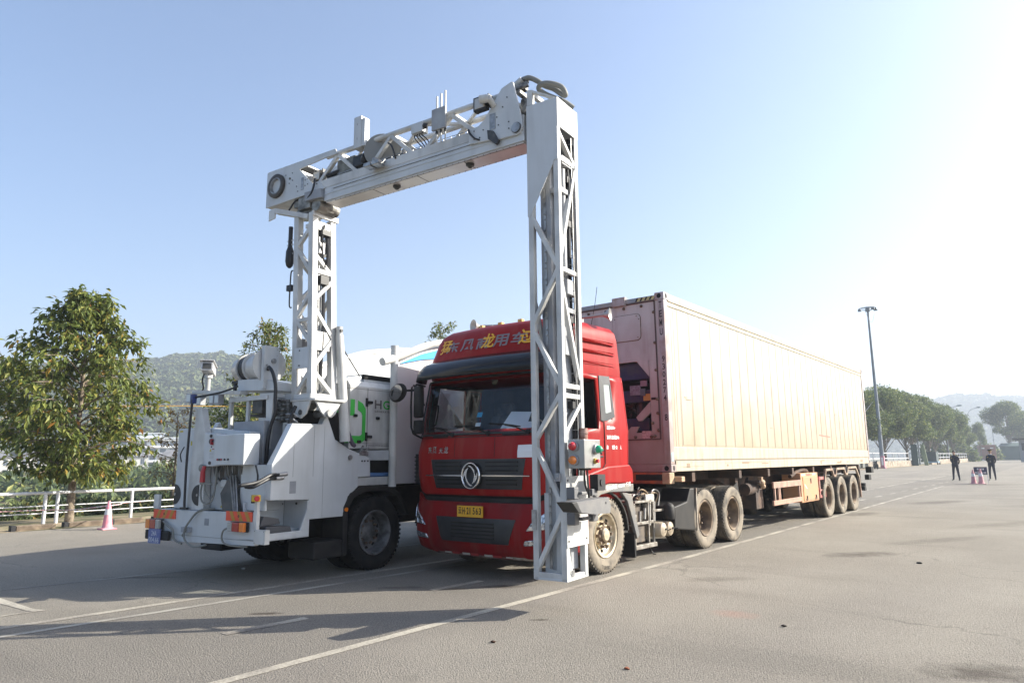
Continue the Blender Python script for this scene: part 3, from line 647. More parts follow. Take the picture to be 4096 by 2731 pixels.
# rising shoulders
for sx_ in (1, -1):
    b.prism([(CXC+sx_*1.243, -2.5, .94), (CXC+sx_*1.243, -2.95, .94), (CXC+sx_*1.243, -2.9, 1.06), (CXC+sx_*1.243, -2.7, 1.08)], (-sx_*.06, 0, 0))
bum = b.build('bumper', m_red2, truck, smooth=40)
for sx_ in (1, -1):
    b = MB(); xe = CXC+sx_*1.18; xi = CXC+sx_*.90
    patch(b, BUM, [(xe, .94), (xi, .92), (xi+sx_*.02, .93), (xe, 1.05)] if sx_ > 0 else [(xi, .92), (xe, .94), (xe, 1.05), (xi-.02, .93)], .0, 8, 2, .05); b.build('bumper_corner', m_red2, bum)
b = MB(); q2 = [(.93, -3.24, 1.2, .32, .32, .05, -2.6), (1.00, -3.24, 1.2, .32, .32, .05, -2.6)]; b.rings([ring(*r_, yset=()) for r_ in q2], closed=True); b.build('bumper_gap', m_blk, truck)
b = MB(); patch(b, CAB, [(-2.425, .985), (-2.14, .985), (-2.19, 1.03), (-2.425, 1.15)], .004, 8, 3, .01); patch(b, CAB, [(-.28, .985), (.005, .985), (.005, 1.15), (-.23, 1.03)], .004, 8, 3, .01); patch(b, CAB, [(-2.2, .985), (-.22, .985), (-.22, 1.03), (-2.2, 1.03)], .004, 20, 2, .01)
b.build('bonnet_lower_gap', m_blk, truck, recalc=False)
b = MB(); patch(b, BUM, [(-1.75, .445), (-.62, .445), (-.50, .755), (-1.86, .755)], .008, 18, 5); lg = b.build('lower_intake', m_trim, bum, smooth=40, bevel=.006)
b = MB()
for z in (.50, .545, .59, .635, .68): patch(b, BUM, [(-1.55, z), (-.83, z), (-.83, z+.02), (-1.55, z+.02)], .024, 10, 1, .01)
b.build('intake_slat', m_blk, lg)
for sx_ in (1, -1):
    def mx(x): return x if sx_ < 0 else 2*CXC-x
    def mq(q_): return [(mx(x), z) for x, z in q_] if sx_ < 0 else [(mx(q_[i][0]), q_[i][1]) for i in (1, 0, 3, 2)]
    b = MB(); patch(b, BUM, mq([(-2.33, .655), (-2.07, .625), (-2.145, .72), (-2.37, .90)]), .016, 8, 6); hl = b.build('headlight', m_lens, bum, smooth=40, bevel=.008)
    b = MB(); patch(b, BUM, mq([(-2.27, .66), (-2.22, .65), (-2.23, .71), (-2.29, .73)]), .022, 3, 3); patch(b, BUM, mq([(-2.18, .645), (-2.11, .64), (-2.13, .685), (-2.20, .69)]), .022, 3, 3); patch(b, BUM, mq([(-2.33, .74), (-2.29, .73), (-2.32, .85), (-2.355, .87)]), .022, 3, 3); b.build('reflector', m_lens_d, hl, bevel=.004)
    b = MB(); patch(b, BUM, mq([(-2.25, .465), (-2.02, .445), (-2.05, .51), (-2.28, .545)]), .014, 8, 3); b.build('fog_lamp', m_lens, bum, smooth=40, bevel=.008)
# lower lip with red and white reflective tape
b = MB(); b.rings([ring(*r_, yset=()) for r_ in [(.255, -3.22, .98, .3, .3, .04, -2.7), (.33, -3.27, 1.05, .34, .34, .04, -2.7)]], closed=True); b.build('bumper_lip', mat('dusty_lip', (.10, .035, .03), .8, col2=(.19, .15, .12), scale=5), bum)
LIP = [(.2, -3.222, .98, .3, .3, .04, -2.7), (.33, -3.272, 1.05, .34, .34, .04, -2.7)]
b = MB()
for i, x in enumerate([-2.06, -1.78, -1.63, -1.44, -1.29, -1.06, -.92, -.72]):
    b.m(i % 2); patch(b, LIP, [(x, .275), (x+.13, .275), (x+.13, .315), (x, .315)], .004, 2, 1, .002)
b.build('reflective_tape', [mat('tape_red', (.32, .03, .03), .7), mat('tape_white', (.42, .38, .33), .7)], bum, recalc=False)
b = MB(); patch(b, LIP, [(-.62, .265), (-.25, .265), (-.25, .335), (-.62, .335)], .008, 6, 1); b.build('lip_plate', mat('dull_steel', (.35, .32, .27), .5, .3, col2=(.2, .15, .12), scale=8), bum)
# licence plate
b = MB(); b.box(-1.43, -.99, -3.375, -3.362, .765, .905).m(1).text('云', (-1.405, -3.377, .80), (1, 0, 0), (0, 0, 1), width=.055, height=.085).text('H', (-1.335, -3.377, .80), (1, 0, 0), (0, 0, 1), width=.042, height=.085).text('·', (-1.285, -3.377, .835), (1, 0, 0), (0, 0, 1), width=.012)
for i, ch in enumerate('21563'): b.text(ch, (-1.262+i*.053, -3.377, .80), (1, 0, 0), (0, 0, 1), width=.036 if ch != '1' else .014, height=.085)
b.m(0); b.build('licence_plate', [mat('yellow_plate', (.68, .36, .02), .5), m_blk], truck)
# mirrors
b = MB(); b.tube([(-2.36, -3.10, 2.50), (-2.50, -3.3, 2.49), (-2.62, -3.42, 2.46)], .016, 6, 3).tube([(-2.38, -3.05, 2.56), (-2.30, -3.3, 2.56), (-2.25, -3.36, 2.50)], .016, 6, 2).tube([(-2.25, -3.36, 2.5), (-2.33, -3.36, 2.52), (-2.33, -3.36, 1.95), (-2.29, -3.3, 1.84), (-2.34, -3.1, 1.80)], .014, 6, 2).tube([(-2.22, -3.34, 2.42), (-2.36, -3.08, 2.28)], .012, 6, 1)
ma = b.build('mirror_arm', m_blk, truck, smooth=40)
def mirror(c, w_, h_, d_, yaw=0, par=ma, round_=False, nm='mirror'):
    b = MB(); c = Vector(c); cs, sn = math.cos(yaw), math.sin(yaw)
    if round_:
        b.lathe([(0, -.03), (w_*.6, -.028), (w_, -.0), (w_*1.04, .015), (w_*.95, .02), (0, .022)], (0, 0, 0), (0, 1, 0), 24)
        for v in b.v: v.z *= h_/w_
        for i, v in enumerate(b.v): b.v[i] = c+Vector((v.x*cs-v.y*sn+v.z*.22, v.x*sn+v.y*cs, v.z))
    else:
        for z0, z1, s0, s1 in ((0, 1, 1, 1),):
            P = [(math.copysign(abs(math.cos(a))**.5, math.cos(a))*w_/2, math.copysign(abs(math.sin(a))**.6, math.sin(a))*d_/2) for a in [2*math.pi*i/16 for i in range(16)]]
            lv = [(-.5, .75), (-.46, .95), (0, 1), (.46, .95), (.5, .75)]
            b.rings([[c+Vector((x*s_*cs-y*s_*sn, x*s_*sn+y*s_*cs, h_*t)) for x, y in P] for t, s_ in lv])
    o = b.build(nm, m_blk, par, smooth=50); return o
mirror((-2.185, -3.36, 2.30), .15, .44, .10); mirror((-2.185, -3.36, 1.95), .15, .19, .10)
mm_ = mirror((-2.54, -3.44, 2.45), .15, .13, .03, .15, round_=True, nm='wide_mirror')
b = MB(); b.lathe([(.0, 0), (.13, .0)], (0, 0, 0), (0, -1, 0), 20)
for i, v in enumerate(b.v): b.v[i] = Vector((-2.54+v.x+v.z*.86*.22, -3.477+v.y, 2.45+v.z*.86))
b.build('mirror_glass', mat('mirror_silver', (.16, .165, .175), .08, 1.0), mm_)
b = MB(); b.tube([(.02, -2.95, 2.55), (.10, -2.98, 2.52), (.14, -2.96, 2.5), (.14, -2.96, 2.0), (.04, -2.9, 1.95)], .015, 6, 2); ma2 = b.build('mirror_arm', m_blk, truck)
mirror((.14, -2.86, 2.30), .18, .46, .10, .25, ma2); mirror((.12, -2.84, 1.93), .17, .24, .10, .25, ma2)
# driver shape left out: the seat is hidden.  grab rail on the left pillar
b = MB(); b.tube([(-2.33, -2.93, 2.28), (-2.27, -2.88, 2.28), (-2.27, -2.93, 2.0), (-2.33, -2.95, 1.98)], .012, 6, 2); b.build('grab_handle', m_blk, truck)
# side air intake on the left front corner, rear mudguards, steps
b = MB(); b.box(-2.475, -2.38, -3.13, -2.90, 1.17, 1.58)
for i in range(7): b.m(1).box(-2.478, -2.378, -3.145, -3.13, 1.20+i*.055, 1.215+i*.055)
b.build('corner_vent', [m_trim, m_blk], truck)
for sx_ in (1, -1):
    X = CXC+sx_*1.21
    b = MB(); pts = []
    for a in range(-8, 9): pass
    pr_ = [(X, -2.0+.60*math.cos(t), .5+.56*math.sin(t)) for t in [R(a) for a in range(0, 125, 12)]]
    pr2 = [(X, -2.0+.57*math.cos(t), .5+.53*math.sin(t)) for t in [R(a) for a in range(120, -1, -12)]]
    poly = pr_+pr2; n_ = len(pr_)
    for i in range(n_-1):
        b.prism([pr_[i], pr_[i+1], pr2[n_-2-i] if n_-2-i < len(pr2) else pr2[-1], pr2[n_-1-i] if n_-1-i < len(pr2) else pr2[-1]], (-sx_*.34, 0, 0))
    b.bar((X-sx_*.17, -1.38, .52), (X-sx_*.17, -1.22, .22), .34, .02, (1, 0, 0)); b.box(X-sx_*.34, X, -1.26, -1.22, .12, .45)
    b.build('front_mudguard', m_blk, truck, bevel=.006)
# side flare of the mudguard
b = MB(); b.prism([(.02, -1.62, 1.04), (.02, -1.33, .99), (.02, -1.27, .82), (.02, -1.14, .42), (.02, -1.21, .37), (.02, -1.36, .72), (.02, -1.45, .9)], (-.05, 0, 0)); b.build('mudguard_flare', mat('grey_plastic', (.1, .1, .1)), truck, bevel=.008)
# wheels
wheel('wheel', truck, (-.02, -2.0, .49), 1, .495, .28, rim=m_rim_al, deep=True, frontrim=True, text=[('ALUEX', .35), ('LEUX', 3.3)])
wheel('wheel', truck, (CXC*2+.02, -2.0, .49), -1, .495, .28, rim=m_rim_al, frontrim=True)
for y in (1.20, 2.42):
    wheel('wheel', truck, (-.0, y, .49), 1, .495, .27); wheel('wheel', truck, (-.31, y, .49), 1, .495, .27)
    wheel('wheel', truck, (CXC*2, y, .49), -1, .495, .27); wheel('wheel', truck, (CXC*2+.31, y, .49), -1, .495, .27)
    axle(truck, y, .49, -2.1, -.35)
axle(truck, -2.0, .46, -2.2, -.25)
b = MB()
for x in (-1.62, -.80): b.box(x-.04, x+.04, -3.1, 3.3, .72, .98)
for y in (-2.6, -.9, .6, 1.8, 3.1): b.box(-1.6, -.82, y-.08, y+.08, .76, .93)
b.box(-1.55, -.87, -2.9, -1.1, .5, 1.0)
b.build('chassis_frame', m_frame, truck, bevel=.008)
b = MB(); b.cyl((-1.21, 1.8, 1.0), (-1.21, 1.8, 1.1), .45, None, 20); b.box(-1.62, -.8, 1.4, 2.3, .98, 1.03); b.build('fifth_wheel', m_frame, truck)
# equipment between axles: battery frame with hoses, air tanks, dryer
b = MB(); m_gal = mat('dirty_steel', (.30, .28, .25), .55, .4, col2=(.13, .11, .09), scale=9)
for y in (-1.02, -.60, -.44): b.box(-.14, -.11, y-.015, y+.015, .22, .84)
b.box(-.14, -.11, -1.03, -.42, .53, .57).box(-.16, -.09, -1.05, -.40, .19, .25).box(-.45, -.11, -1.0, -.45, .84, .87); b.box(-.14, -.11, -.45, -.05, .685, .72)
b.build('battery_frame', m_gal, truck, bevel=.004)
b = MB(); b.box(-.50, -.16, -.98, -.62, .27, .52); b.m(1).box(-.50, -.16, -.58, -.30, .60, .95); b.m(0).box(-.5, -.2, -1.0, -.5, .56, .80)
b.build('battery_box', [mat('dark_battery', (.06, .05, .045), .7, col2=(.14, .11, .08), scale=8), mat('pale_filter', (.40, .38, .34), .6, col2=(.2, .17, .13), scale=9)], truck, bevel=.015)
random.seed(8); b = MB()
for i in range(13):
    y = -1.08+random.random()*.75; z0_ = .84+random.random()*.1
    b.m(i % 3).tube([(-.2-random.random()*.2, y, z0_-.25*random.random()), (-.13-random.random()*.1, y+.05, z0_+.1), (-.2, y+.2+random.random()*.15, z0_+.08*random.random()), (-.15-random.random()*.15, y+.25, z0_-.35*random.random())], .011, 6, 4)
for i in range(5): b.m(1).cyl((-.13, -1.0+.15*i, .5+.05*(i % 3)), (-.13, -.98+.15*i, .68+.04*i), .018, None, 6)
b.build('hose_bundle', [m_blk, mat('pale_hose', (.4, .38, .35), .5), mat('tan_hose', (.25, .18, .11), .6)], truck)
b = MB()
for y in (-.305, -.07): b.lathe([(0, -.0), (.06, .006), (.10, .025), (.115, .06), (.115, .80), (.1, .84), (0, .86)], (.0, y, .42), (-1, 0, 0), 24)
b.build('air_tank', mat('beige_tank', (.42, .36, .27), .5, col2=(.30, .24, .17), scale=5), truck, smooth=40)
b = MB()
for y in (-.305, -.07): b.bar((.0, y+.03, .43), (.015, y+.03, .43), .05, .025).cyl((.02, y+.04, .41), (.06, y+.07, .43), .008, None, 6)
b.build('drain_valve', m_blk, truck)
b = MB(); b.lathe([(0, .0), (.08, .01), (.09, .04), (.09, .2), (.07, .235), (.03, .26), (0, .27)], (-.07, -.02, .545), (0, 0, 1), 18); b.build('air_dryer', m_blk, truck, smooth=40)
# drive axle mudguards
for sx_ in (1, -1):
    X = CXC+sx_*1.215
    b = MB(); b.prism([(X, .64, 1.0), (X, .86, .99), (X, .80, .32), (X, .03, .40), (X, .04, .74), (X, .50, .80)], (-sx_*.50, 0, 0)); b.build('drive_mudguard', m_blk, truck, bevel=.02)
    b = MB(); b.bar((X-sx_*.2, 2.95, .93), (X-sx_*.2, 3.17, .36), .5, .02, (1, 0, 0)); b.build('mud_flap', m_blk, truck)
    b = MB(); b.bar((X+.012, .82, 1.0), (X+.012, .80, .33), .03, .03); b.build('mudguard_edge', mat('dull_steel', (.3, .3, .3)), truck)
    b = MB()
    for i in range(9):
        a0, a1 = R(28+14*i), R(28+14*(i+1)); yc = 1.81
        b.prism([(X, yc+1.15*math.cos(a0)*1.0, .5+.56*min(1, math.sin(a0)*1.35)), (X, yc+1.15*math.cos(a1), .5+.56*min(1, math.sin(a1)*1.35)), (X, yc+1.15*math.cos(a1), .47+.56*min(1, math.sin(a1)*1.35)), (X, yc+1.15*math.cos(a0), .47+.56*min(1, math.sin(a0)*1.35))], (-sx_*.5, 0, 0))
    if sx_ < 0: b.build('drive_mudguard_arch', m_blk, truck)
# ================================================================ semi trailer (skeletal)
trl = thing('semi_trailer', 'rusty orange skeletal semi-trailer with three axles carrying the white container', 'trailer', (-1.219, 7.0, 0))
m_rust = mat('rusty_orange_steel', (0.30, 0.10, 0.045), 0.8, col2=(0.16, 0.09, 0.06), scale=3, streak=((.28, .22, .16), .5, 9))
m_tr_dark = mat('dirty_frame_steel', (0.05, 0.035, 0.03), 0.85, col2=(0.10, 0.06, 0.04), scale=3)
b = MB()
for x in (-1.72, -.72):
    b.prism([(x-.07, -.05, 1.26), (x-.07, 13.6, 1.26), (x-.07, 13.6, 1.02), (x-.07, 4.2, .84), (x-.07, 3.2, 1.08), (x-.07, -.05, 1.10)], (.14, 0, 0))
for y in (.9, 3.0, 4.6, 6.2, 7.8, 9.4, 11, 12.4): b.box(-2.4, -.04, y-.06, y+.06, 1.10, 1.25)
b.build('trailer_frame', m_tr_dark, trl, bevel=.006)
b = MB(); b.box(-2.40, -.10, -.06, .10, 1.09, 1.265)
b.build('front_bolster', mat('orange_bolster', (.36, .085, .03), .75, col2=(.18, .05, .03), scale=4, streak=((.10, .07, .05), .5, 8)), trl, bevel=.006)
b = MB(); b.box(-.60, -.12, -.066, -.04, 1.14, 1.235).m(1).box(-.13, .0, -.075, .10, 1.09, 1.262).box(-2.44, -2.31, -.075, .10, 1.09, 1.262).box(-.10, .12, .1, .22, 1.12, 1.2)
b.build('twist_lock', [m_hole, mat('tan_steel', (.45, .31, .19), .7, col2=(.3, .2, .13), scale=6)], trl, bevel=.01)
b = MB()   # landing legs and clutter below the deck
for x in (-2.05, -.38): b.box(x-.06, x+.06, 3.45, 3.57, .38, 1.15).box(x-.12, x+.12, 3.38, 3.64, .34, .38)
b.bar((-.38, 3.6, .5), (-.5, 4.6, 1.05), .05, .05).bar((-2.05, 3.6, .5), (-1.9, 4.6, 1.05), .05, .05).bar((-2.05, 3.5, .8), (-.38, 3.5, .8), .05, .05)
b.build('landing_leg', m_tr_dark, trl)
b = MB(); b.cyl((-.30, 3.85, .85), (-.30, 4.35, .86), .12, None, 14).cyl((-.9, 4.4, .7), (-.9, 5.3, .7), .14, None, 14).box(-.5, -.2, 4.2, 4.6, .45, .85).bar((-.2, 4.1, 1.0), (-.35, 4.75, .96), .25, .06)
b.tube([(-.15, 6.3, 1.05), (-.12, 6.9, 1.17), (-.15, 7.5, 1.17), (-.2, 7.9, 1.05)], .045, 8, 4); b.build('under_deck_gear', m_tr_dark, trl, smooth=40)
b = MB(); b.ball((-.12, 4.35, .98), .07, (1, 1.3, 1)); b.box(-.16, -.08, 4.25, 4.33, 1.0, 1.09); b.ball((-.12, 4.42, .9), .055); b.build('valve_block', mat('tan_steel', (.4, .3, .2)), trl, smooth=50)
b = MB()   # side guard and toolbox
for sx_ in (1, -1):
    X = 0 if sx_ > 0 else -2.438
    b.m(0).box(X-.02, X+.02, 4.66, 6.52, .85, .975).box(X-.02, X+.02, 4.62, 6.52, .50, .60)
    for y in (4.74, 4.98, 5.06, 6.40): b.box(X-.018, X+.018, y-.025, y+.025, .6, .85)
b.build('side_guard', mat('pinkish_guard', (.42, .24, .17), .75, col2=(.26, .17, .13), scale=5, streak=((.45, .38, .31), .5, 9)), trl, bevel=.004)
for sx_ in (1, -1):
    X = 0 if sx_ > 0 else -2.0
    b = MB(); b.box(X-.42, X+.005, 6.56, 7.93, .455, 1.115); tb = b.build('tool_box', mat('orange_toolbox', (.50, .25, .12), .7, col2=(.40, .23, .14), scale=2.5, streak=((.28, .2, .15), .5, 9)), trl, bevel=.012)
    if sx_ > 0:
        b = MB(); b.box(.006, .018, 6.70, 7.88, .49, 1.03); b.build('door', MATS['orange_toolbox'], tb, bevel=.006)
        b = MB(); b.box(.018, .03, 7.25, 7.33, .93, .99).box(.018, .03, 7.27, 7.31, .87, .93)
        for y in (6.9, 7.62): b.box(.018, .035, y-.05, y+.05, .50, .54).cyl((.03, y, .53), (.03, y, .60), .014, None, 8)
        b.build('latch', m_nut, tb)
        b = MB(); b.add([(.0195, 6.78, .86), (.0195, 6.80, .87), (.0195, 6.97, .765), (.0195, 6.95, .757)], [(0, 1, 2, 3)]); b.build('chalk_mark', m_wp, tb)
        b = MB()
        for i in range(3): b.m(i % 2).box(.005, .010, 6.62+i*.42, 6.62+i*.42+.28, 1.055, 1.095)
        b.build('reflective_tape', [mat('tape_white2', (.6, .5, .42), .6), mat('tape_red2', (.55, .12, .09), .6)], tb)
        b = MB(); b.box(-.03, .0, 8.05, 8.12, .50, 1.01).box(-.03, .0, 8.50, 8.58, .50, 1.0).box(-.03, .0, 8.12, 8.50, .93, 1.0).box(-.03, .0, 8.12, 8.50, .50, .56).box(-.03, .0, 8.12, 8.5, .66, .70); b.build('spare_bracket', mat('red_bracket', (.33, .06, .06), .7, col2=(.3, .17, .14), scale=5), trl)
TW = (8.72, 10.02, 11.30)
for y in TW:
    for x in (0.02, -.30): wheel('wheel', trl, (x, y, .495), 1, .50, .27, rim=m_rim)
    for x in (-2.46, -2.14): wheel('wheel', trl, (x, y, .495), -1, .50, .27, rim=m_rim)
    axle(trl, y, .495, -2.2, -.25)
b = MB()  # scalloped fender strip over the wheels
for sx_ in (1, -1):
    X = .01 if sx_ > 0 else -2.44
    pts = [(8.35, .68), (8.62, 1.16), (9.22, 1.165), (9.34, 1.0), (9.52, 1.0), (9.64, 1.17), (10.42, 1.175), (10.54, 1.02), (10.72, 1.02), (10.84, 1.18), (11.72, 1.185), (12.05, .9), (12.1, .33)]
    for (y0, z0_), (y1, z1_) in zip(pts, pts[1:]): b.bar((X, y0, z0_), (X, y1, z1_), .05, .055)
b.build('fender_strip', mat('dusty_fender', (.34, .27, .20), .8, col2=(.22, .13, .09), scale=5), trl)
b = MB(); b.box(-.06, -.01, 9.24, 9.62, 1.02, 1.2).box(-.06, -.01, 10.44, 10.82, 1.03, 1.2).box(-.34, -.02, 12.03, 12.06, .32, 1.0); b.build('fender_panel', m_blk, trl)
b = MB(); b.box(-2.40, -.04, 12.95, 13.1, .55, .70).box(-2.3, -2.2, 12.9, 13.0, .7, 1.2).box(-.25, -.15, 12.9, 13.0, .7, 1.2).box(-.02, .10, 12.9, 13.2, .80, .95).box(-.02, .14, 13.1, 13.4, 1.0, 1.18).box(-.05, .05, 12.5, 12.7, .50, .62)
b.build('rear_underrun_bar', m_blk, trl, bevel=.01)
# ================================================================ container
LC, WC, HC, ZB = 13.716, 2.438, 2.896, 1.272
con = thing('shipping_container', 'long cream refrigerated shipping container with dirty pink front wall, riding on the trailer', 'container', (-1.219, LC/2, ZB))
m_cream = mat('cream_container_paint', (0.43, 0.41, 0.36), 0.6, col2=(0.40, 0.375, 0.32), scale=0.8, streak=((.30, .235, .16), .40, 5), bump=.12, bscale=2.5, grime=(2.2, .2, (.30, .235, .155), .9))
m_cream_f = mat('cream_rail_paint', (0.40, 0.355, 0.275), 0.6, col2=(0.32, 0.26, 0.18), scale=5, streak=((.17, .12, .08), .5, 10), thr=(.55, .8))
m_pink = mat('dirty_pink_front', (0.47, 0.45, 0.445), 0.75, col2=(0.40, 0.365, 0.36), scale=1.6, streak=((.20, .13, .10), .5, 8), grime=(2.1, .3, (.24, .165, .145), .8))
m_post = mat('stained_post', (0.40, 0.395, 0.41), 0.7, col2=(0.30, 0.25, 0.24), scale=4, streak=((.2, .12, .08), .5, 12), grime=(2.0, .2, (.24, .17, .15), .6))
Z0, Z1 = ZB, ZB+HC
b = MB(); b.box(-WC+.03, -.022, .56, LC-.05, Z0+.14, Z1-.03).box(-.08, -.022, .10, .56, Z0+.14, Z1-.03).box(-WC+.03, -WC+.08, .10, .56, Z0+.14, Z1-.03).box(-WC+.08, -.08, .10, .56, Z1-.2, Z1-.03)
b.build('body_panels', m_cream, con)
b = MB(); m_seam = mat('panel_seam', (.20, .165, .12), .8)
ys_ = [.10, .18, .27, .36, .50]; y = .50
while y < LC-.35: y += .455; ys_.append(y)
for i, y in enumerate(ys_): b.box(-.0235, -.0205, y-.006, y+.004, Z0+.40, Z1-.20).box(-WC+.027, -WC+.031, y-.006, y+.004, Z0+.40, Z1-.20)
b.build('panel_seams', m_seam, con)
b = MB()
for i, y in enumerate(ys_[4:-1]):   # shallow raised ribs between seams
    b.prism([(-.022, y+.03, Z0+.42), (-.022, y+.425, Z0+.42), (-.022, y+.425, Z1-.22), (-.022, y+.03, Z1-.22)], (.004, 0, 0))
b.build('side_ribs', m_cream, con, bevel=.003)
b = MB()
for X0, X1 in ((-.10, 0.0), (-WC, -WC+.10)):
    b.box(X0, X1, .18, LC-.18, Z1-.13, Z1-.004).box(X0, X1, .18, LC-.18, Z0+.004, Z0+.17)
b.box(-.025, -.004, .08, LC-.1, Z0+.19, Z0+.39).box(-.022, -.008, .1, LC-.1, Z1-.21, Z1-.14)
b.build('side_rails', m_cream_f, con, bevel=.006)
b = MB(); b.box(-.035, .002, .12, LC-.12, Z0+.172, Z0+.188).box(-.02, .0025, .3, 1.2, Z0+.075, Z0+.079).box(-.02, .0025, 2.2, 4.6, Z0+.12, Z0+.124); b.build('rail_shadow_gap', m_seam, con)
b = MB(); random.seed(5)
for i in range(14): y = .4+random.random()*12.8; b.box(-.01, .0022, y, y+.05+random.random()*.35, Z0+.03+random.random()*.1, Z0+.036+random.random()*.1)
for i in range(12): y = .4+random.random()*12.8; z = Z0+.5+random.random()*.9; b.box(-.01, -.0165, y, y+.03+random.random()*.2, z, z+.006)
b.build('scuff_marks', mat('scuff', (.27, .2, .14), .9), con)
b = MB(); b.bar((-.016, 8.45, Z0+.75), (-.016, 9.45, Z0+.72), .004, .02); b.build('red_scratch', mat('red_smear', (.6, .1, .08), .7), con)
b = MB()
for y0, y1 in ((0, .14), (LC-.14, LC)):
    for x0, x1 in ((-.11, 0), (-WC, -WC+.11)): b.box(x0, x1, y0, y1, Z0+.12, Z1-.12)
b.build('corner_posts', m_post, con, bevel=.006)
b = MB(); hl_ = MB()
for y0, y1, sy_ in ((-.006, .172, -1), (LC-.172, LC+.006, 1)):
    for x0, x1, sx_ in ((-.162, .006, 1), (-WC-.006, -WC+.162, -1)):
        for z0_, z1_ in ((Z0-.004, Z0+.118), (Z1-.118, Z1+.006)):
            b.box(x0, x1, y0, y1, z0_, z1_)
            zc_, xc_, yc_ = (z0_+z1_)/2, (x0+x1)/2, (y0+y1)/2
            X = x1 if sx_ > 0 else x0; hl_.ball((X, yc_, zc_), .04, (.12, .8, 1.1), 10, 6)
            Y = y0 if sy_ < 0 else y1; hl_.ball((xc_, Y, zc_), .04, (1.0, .12, 1.0), 10, 6)
cc_ = b.build('corner_castings', m_post, con, bevel=.012); hl_.build('lock_holes', m_hole, con, smooth=60)
# front wall: frame, refrigeration unit recess
b = MB(); b.box(-WC+.11, -.11, .0, .12, Z1-.105, Z1-.03); b.build('front_header', mat('blue_grey_header', (.20, .25, .29), .6, col2=(.30, .28, .25), scale=4), con, bevel=.005)
b = MB()
for i in range(5): x = -.52+i*.085; b.prism([(x, -.003, Z1-.098), (x+.035, -.003, Z1-.098), (x+.07, -.003, Z1-.04), (x+.035, -.003, Z1-.04)], (0, .004, 0))
b.m(1)
for i in range(5): x = -.485+i*.085; b.prism([(x, -.003, Z1-.098), (x+.05, -.003, Z1-.098), (x+.085, -.003, Z1-.04), (x+.035, -.003, Z1-.04)], (0, .0035, 0))
b.build('hazard_stripes', [m_blk, mat('dull_yellow', (.45, .42, .20), .7)], con)
# wall with an L shaped opening on the right of the machinery space
b = MB(); Yw = .03
def wall(x0, x1, z0_, z1_): b.box(x0, x1, Yw, Yw+.05, z0_, z1_)
wall(-WC+.11, -.11, Z0+.12, 1.90); wall(-WC+.11, -.11, 3.07, Z1-.10); wall(-.325, -.11, 1.90, 3.07); wall(-WC+.11, -2.1, 1.90, 3.07)
wall(-WC+.11, -.11, Z0-.002, Z0+.118); b.prism([(-.33, Yw, 2.80), (-.33, Yw, 3.08), (-.56, Yw, 3.08)], (0, .05, 0)); b.prism([(-.33, Yw, 2.22), (-.33, Yw, 2.40), (-.60, Yw, 2.15), (-.56, Yw, 2.09), (-.50, Yw, 2.09)], (0, .05, 0)); b.prism([(-.80, Yw, 1.90), (-.62, Yw, 1.90), (-.56, Yw, 2.0), (-.70, Yw, 2.0)], (0, .05, 0))
b.build('front_wall', m_pink, con, bevel=.004)
b = MB(); b.box(-2.1, -.3, .45, .5, 1.88, 3.08); b.build('recess_back', m_hole, con)
b = MB(); b.box(-2.0, -.36, .12, .44, 2.78, 3.06).box(-1.9, -.34, .10, .44, 2.40, 2.60).box(-1.4, -.42, .14, .44, 1.93, 2.14); ru = b.build('refrigeration_unit', mat('navy_unit', (.012, .02, .07), .5, col2=(.03, .035, .06), scale=6), con, bevel=.01)
b = MB(); b.box(-.72, -.53, .075, .10, 2.52, 2.68).m(1).box(-.52, -.40, .07, .10, 2.66, 2.75).m(2).box(-.48, -.34, .085, .10, 2.42, 2.53).m(3).box(-.53, -.44, .073, .10, 2.50, 2.62)
b.build('warning_labels', [mat('lab_white', (.20, .19, .23), .6, col2=(.14, .11, .15), scale=30), mat('lab_pink', (.22, .14, .17), .6), mat('lab_orange', (.40, .24, .06), .6), mat('lab_grey', (.08, .1, .12), .6)], ru)
b = MB(); random.seed(4)
for i in range(12): b.cyl((-.9+random.random()*.5, .2, 1.95+random.random()*.7), (-.9+random.random()*.55, .35, 1.95+random.random()*.7), .02+.02*random.random(), None, 8)
b.cyl((-.6, .25, 2.2), (-.6, .25, 2.4), .09, None, 12); b.build('pipework', mat('dark_pipes', (.05, .045, .05), .5, .5), ru)
b = MB()   # raised gasket frame, bolts, hatch
for p, q_ in (((-.18, 4.05), (-.17, 1.79)), ((-.17, 1.79), (-2.3, 1.78)), ((-.18, 4.05), (-2.3, 4.05))): b.bar((p[0], Yw-.004, p[1]), (q_[0], Yw-.004, q_[1]), .02, .02, (0, 1, 0))
b.build('gasket', mat('dark_gasket', (.08, .055, .05), .8), con)
b = MB()
for z in (3.86, 3.35, 2.9, 2.43, 2.2, 1.93): b.ball((-.20, Yw-.01, z), .028, (1, .8, .9), 8, 6)
for x in (-.42, -.75, -1.1, -1.45, -1.8): b.ball((x, Yw-.01, 3.99), .028, (1, .8, .9), 8, 6)
for x, z in ((-.27, 1.84), (-.33, 1.83), (-.62, 1.83), (-.3, 2.05)): b.ball((x, Yw-.01, z), .03, (1, .8, .9), 8, 6)
b.build('bolts', m_nut, con, smooth=60)
b = MB(); P = []
for cx_, cz_, a0 in ((-.52, 3.80, 0), (-.90, 3.80, 90), (-.90, 3.50, 180), (-.52, 3.50, 270)):
    for a in range(0, 91, 18): P.append((cx_+.07*math.cos(R(a0+a)), Yw-.018, cz_+.07*math.sin(R(a0+a))))
b.prism(P, (0, .02, 0)); ht = b.build('fresh_air_hatch', m_pink, con, bevel=.008, seg=3)
b = MB(); b.tube([(p[0], Yw-.001, p[2]) for p in [(P[i][0], 0, P[i][2]) for i in range(len(P))]+[(P[0][0], 0, P[0][2])]], .01, 5, 1)
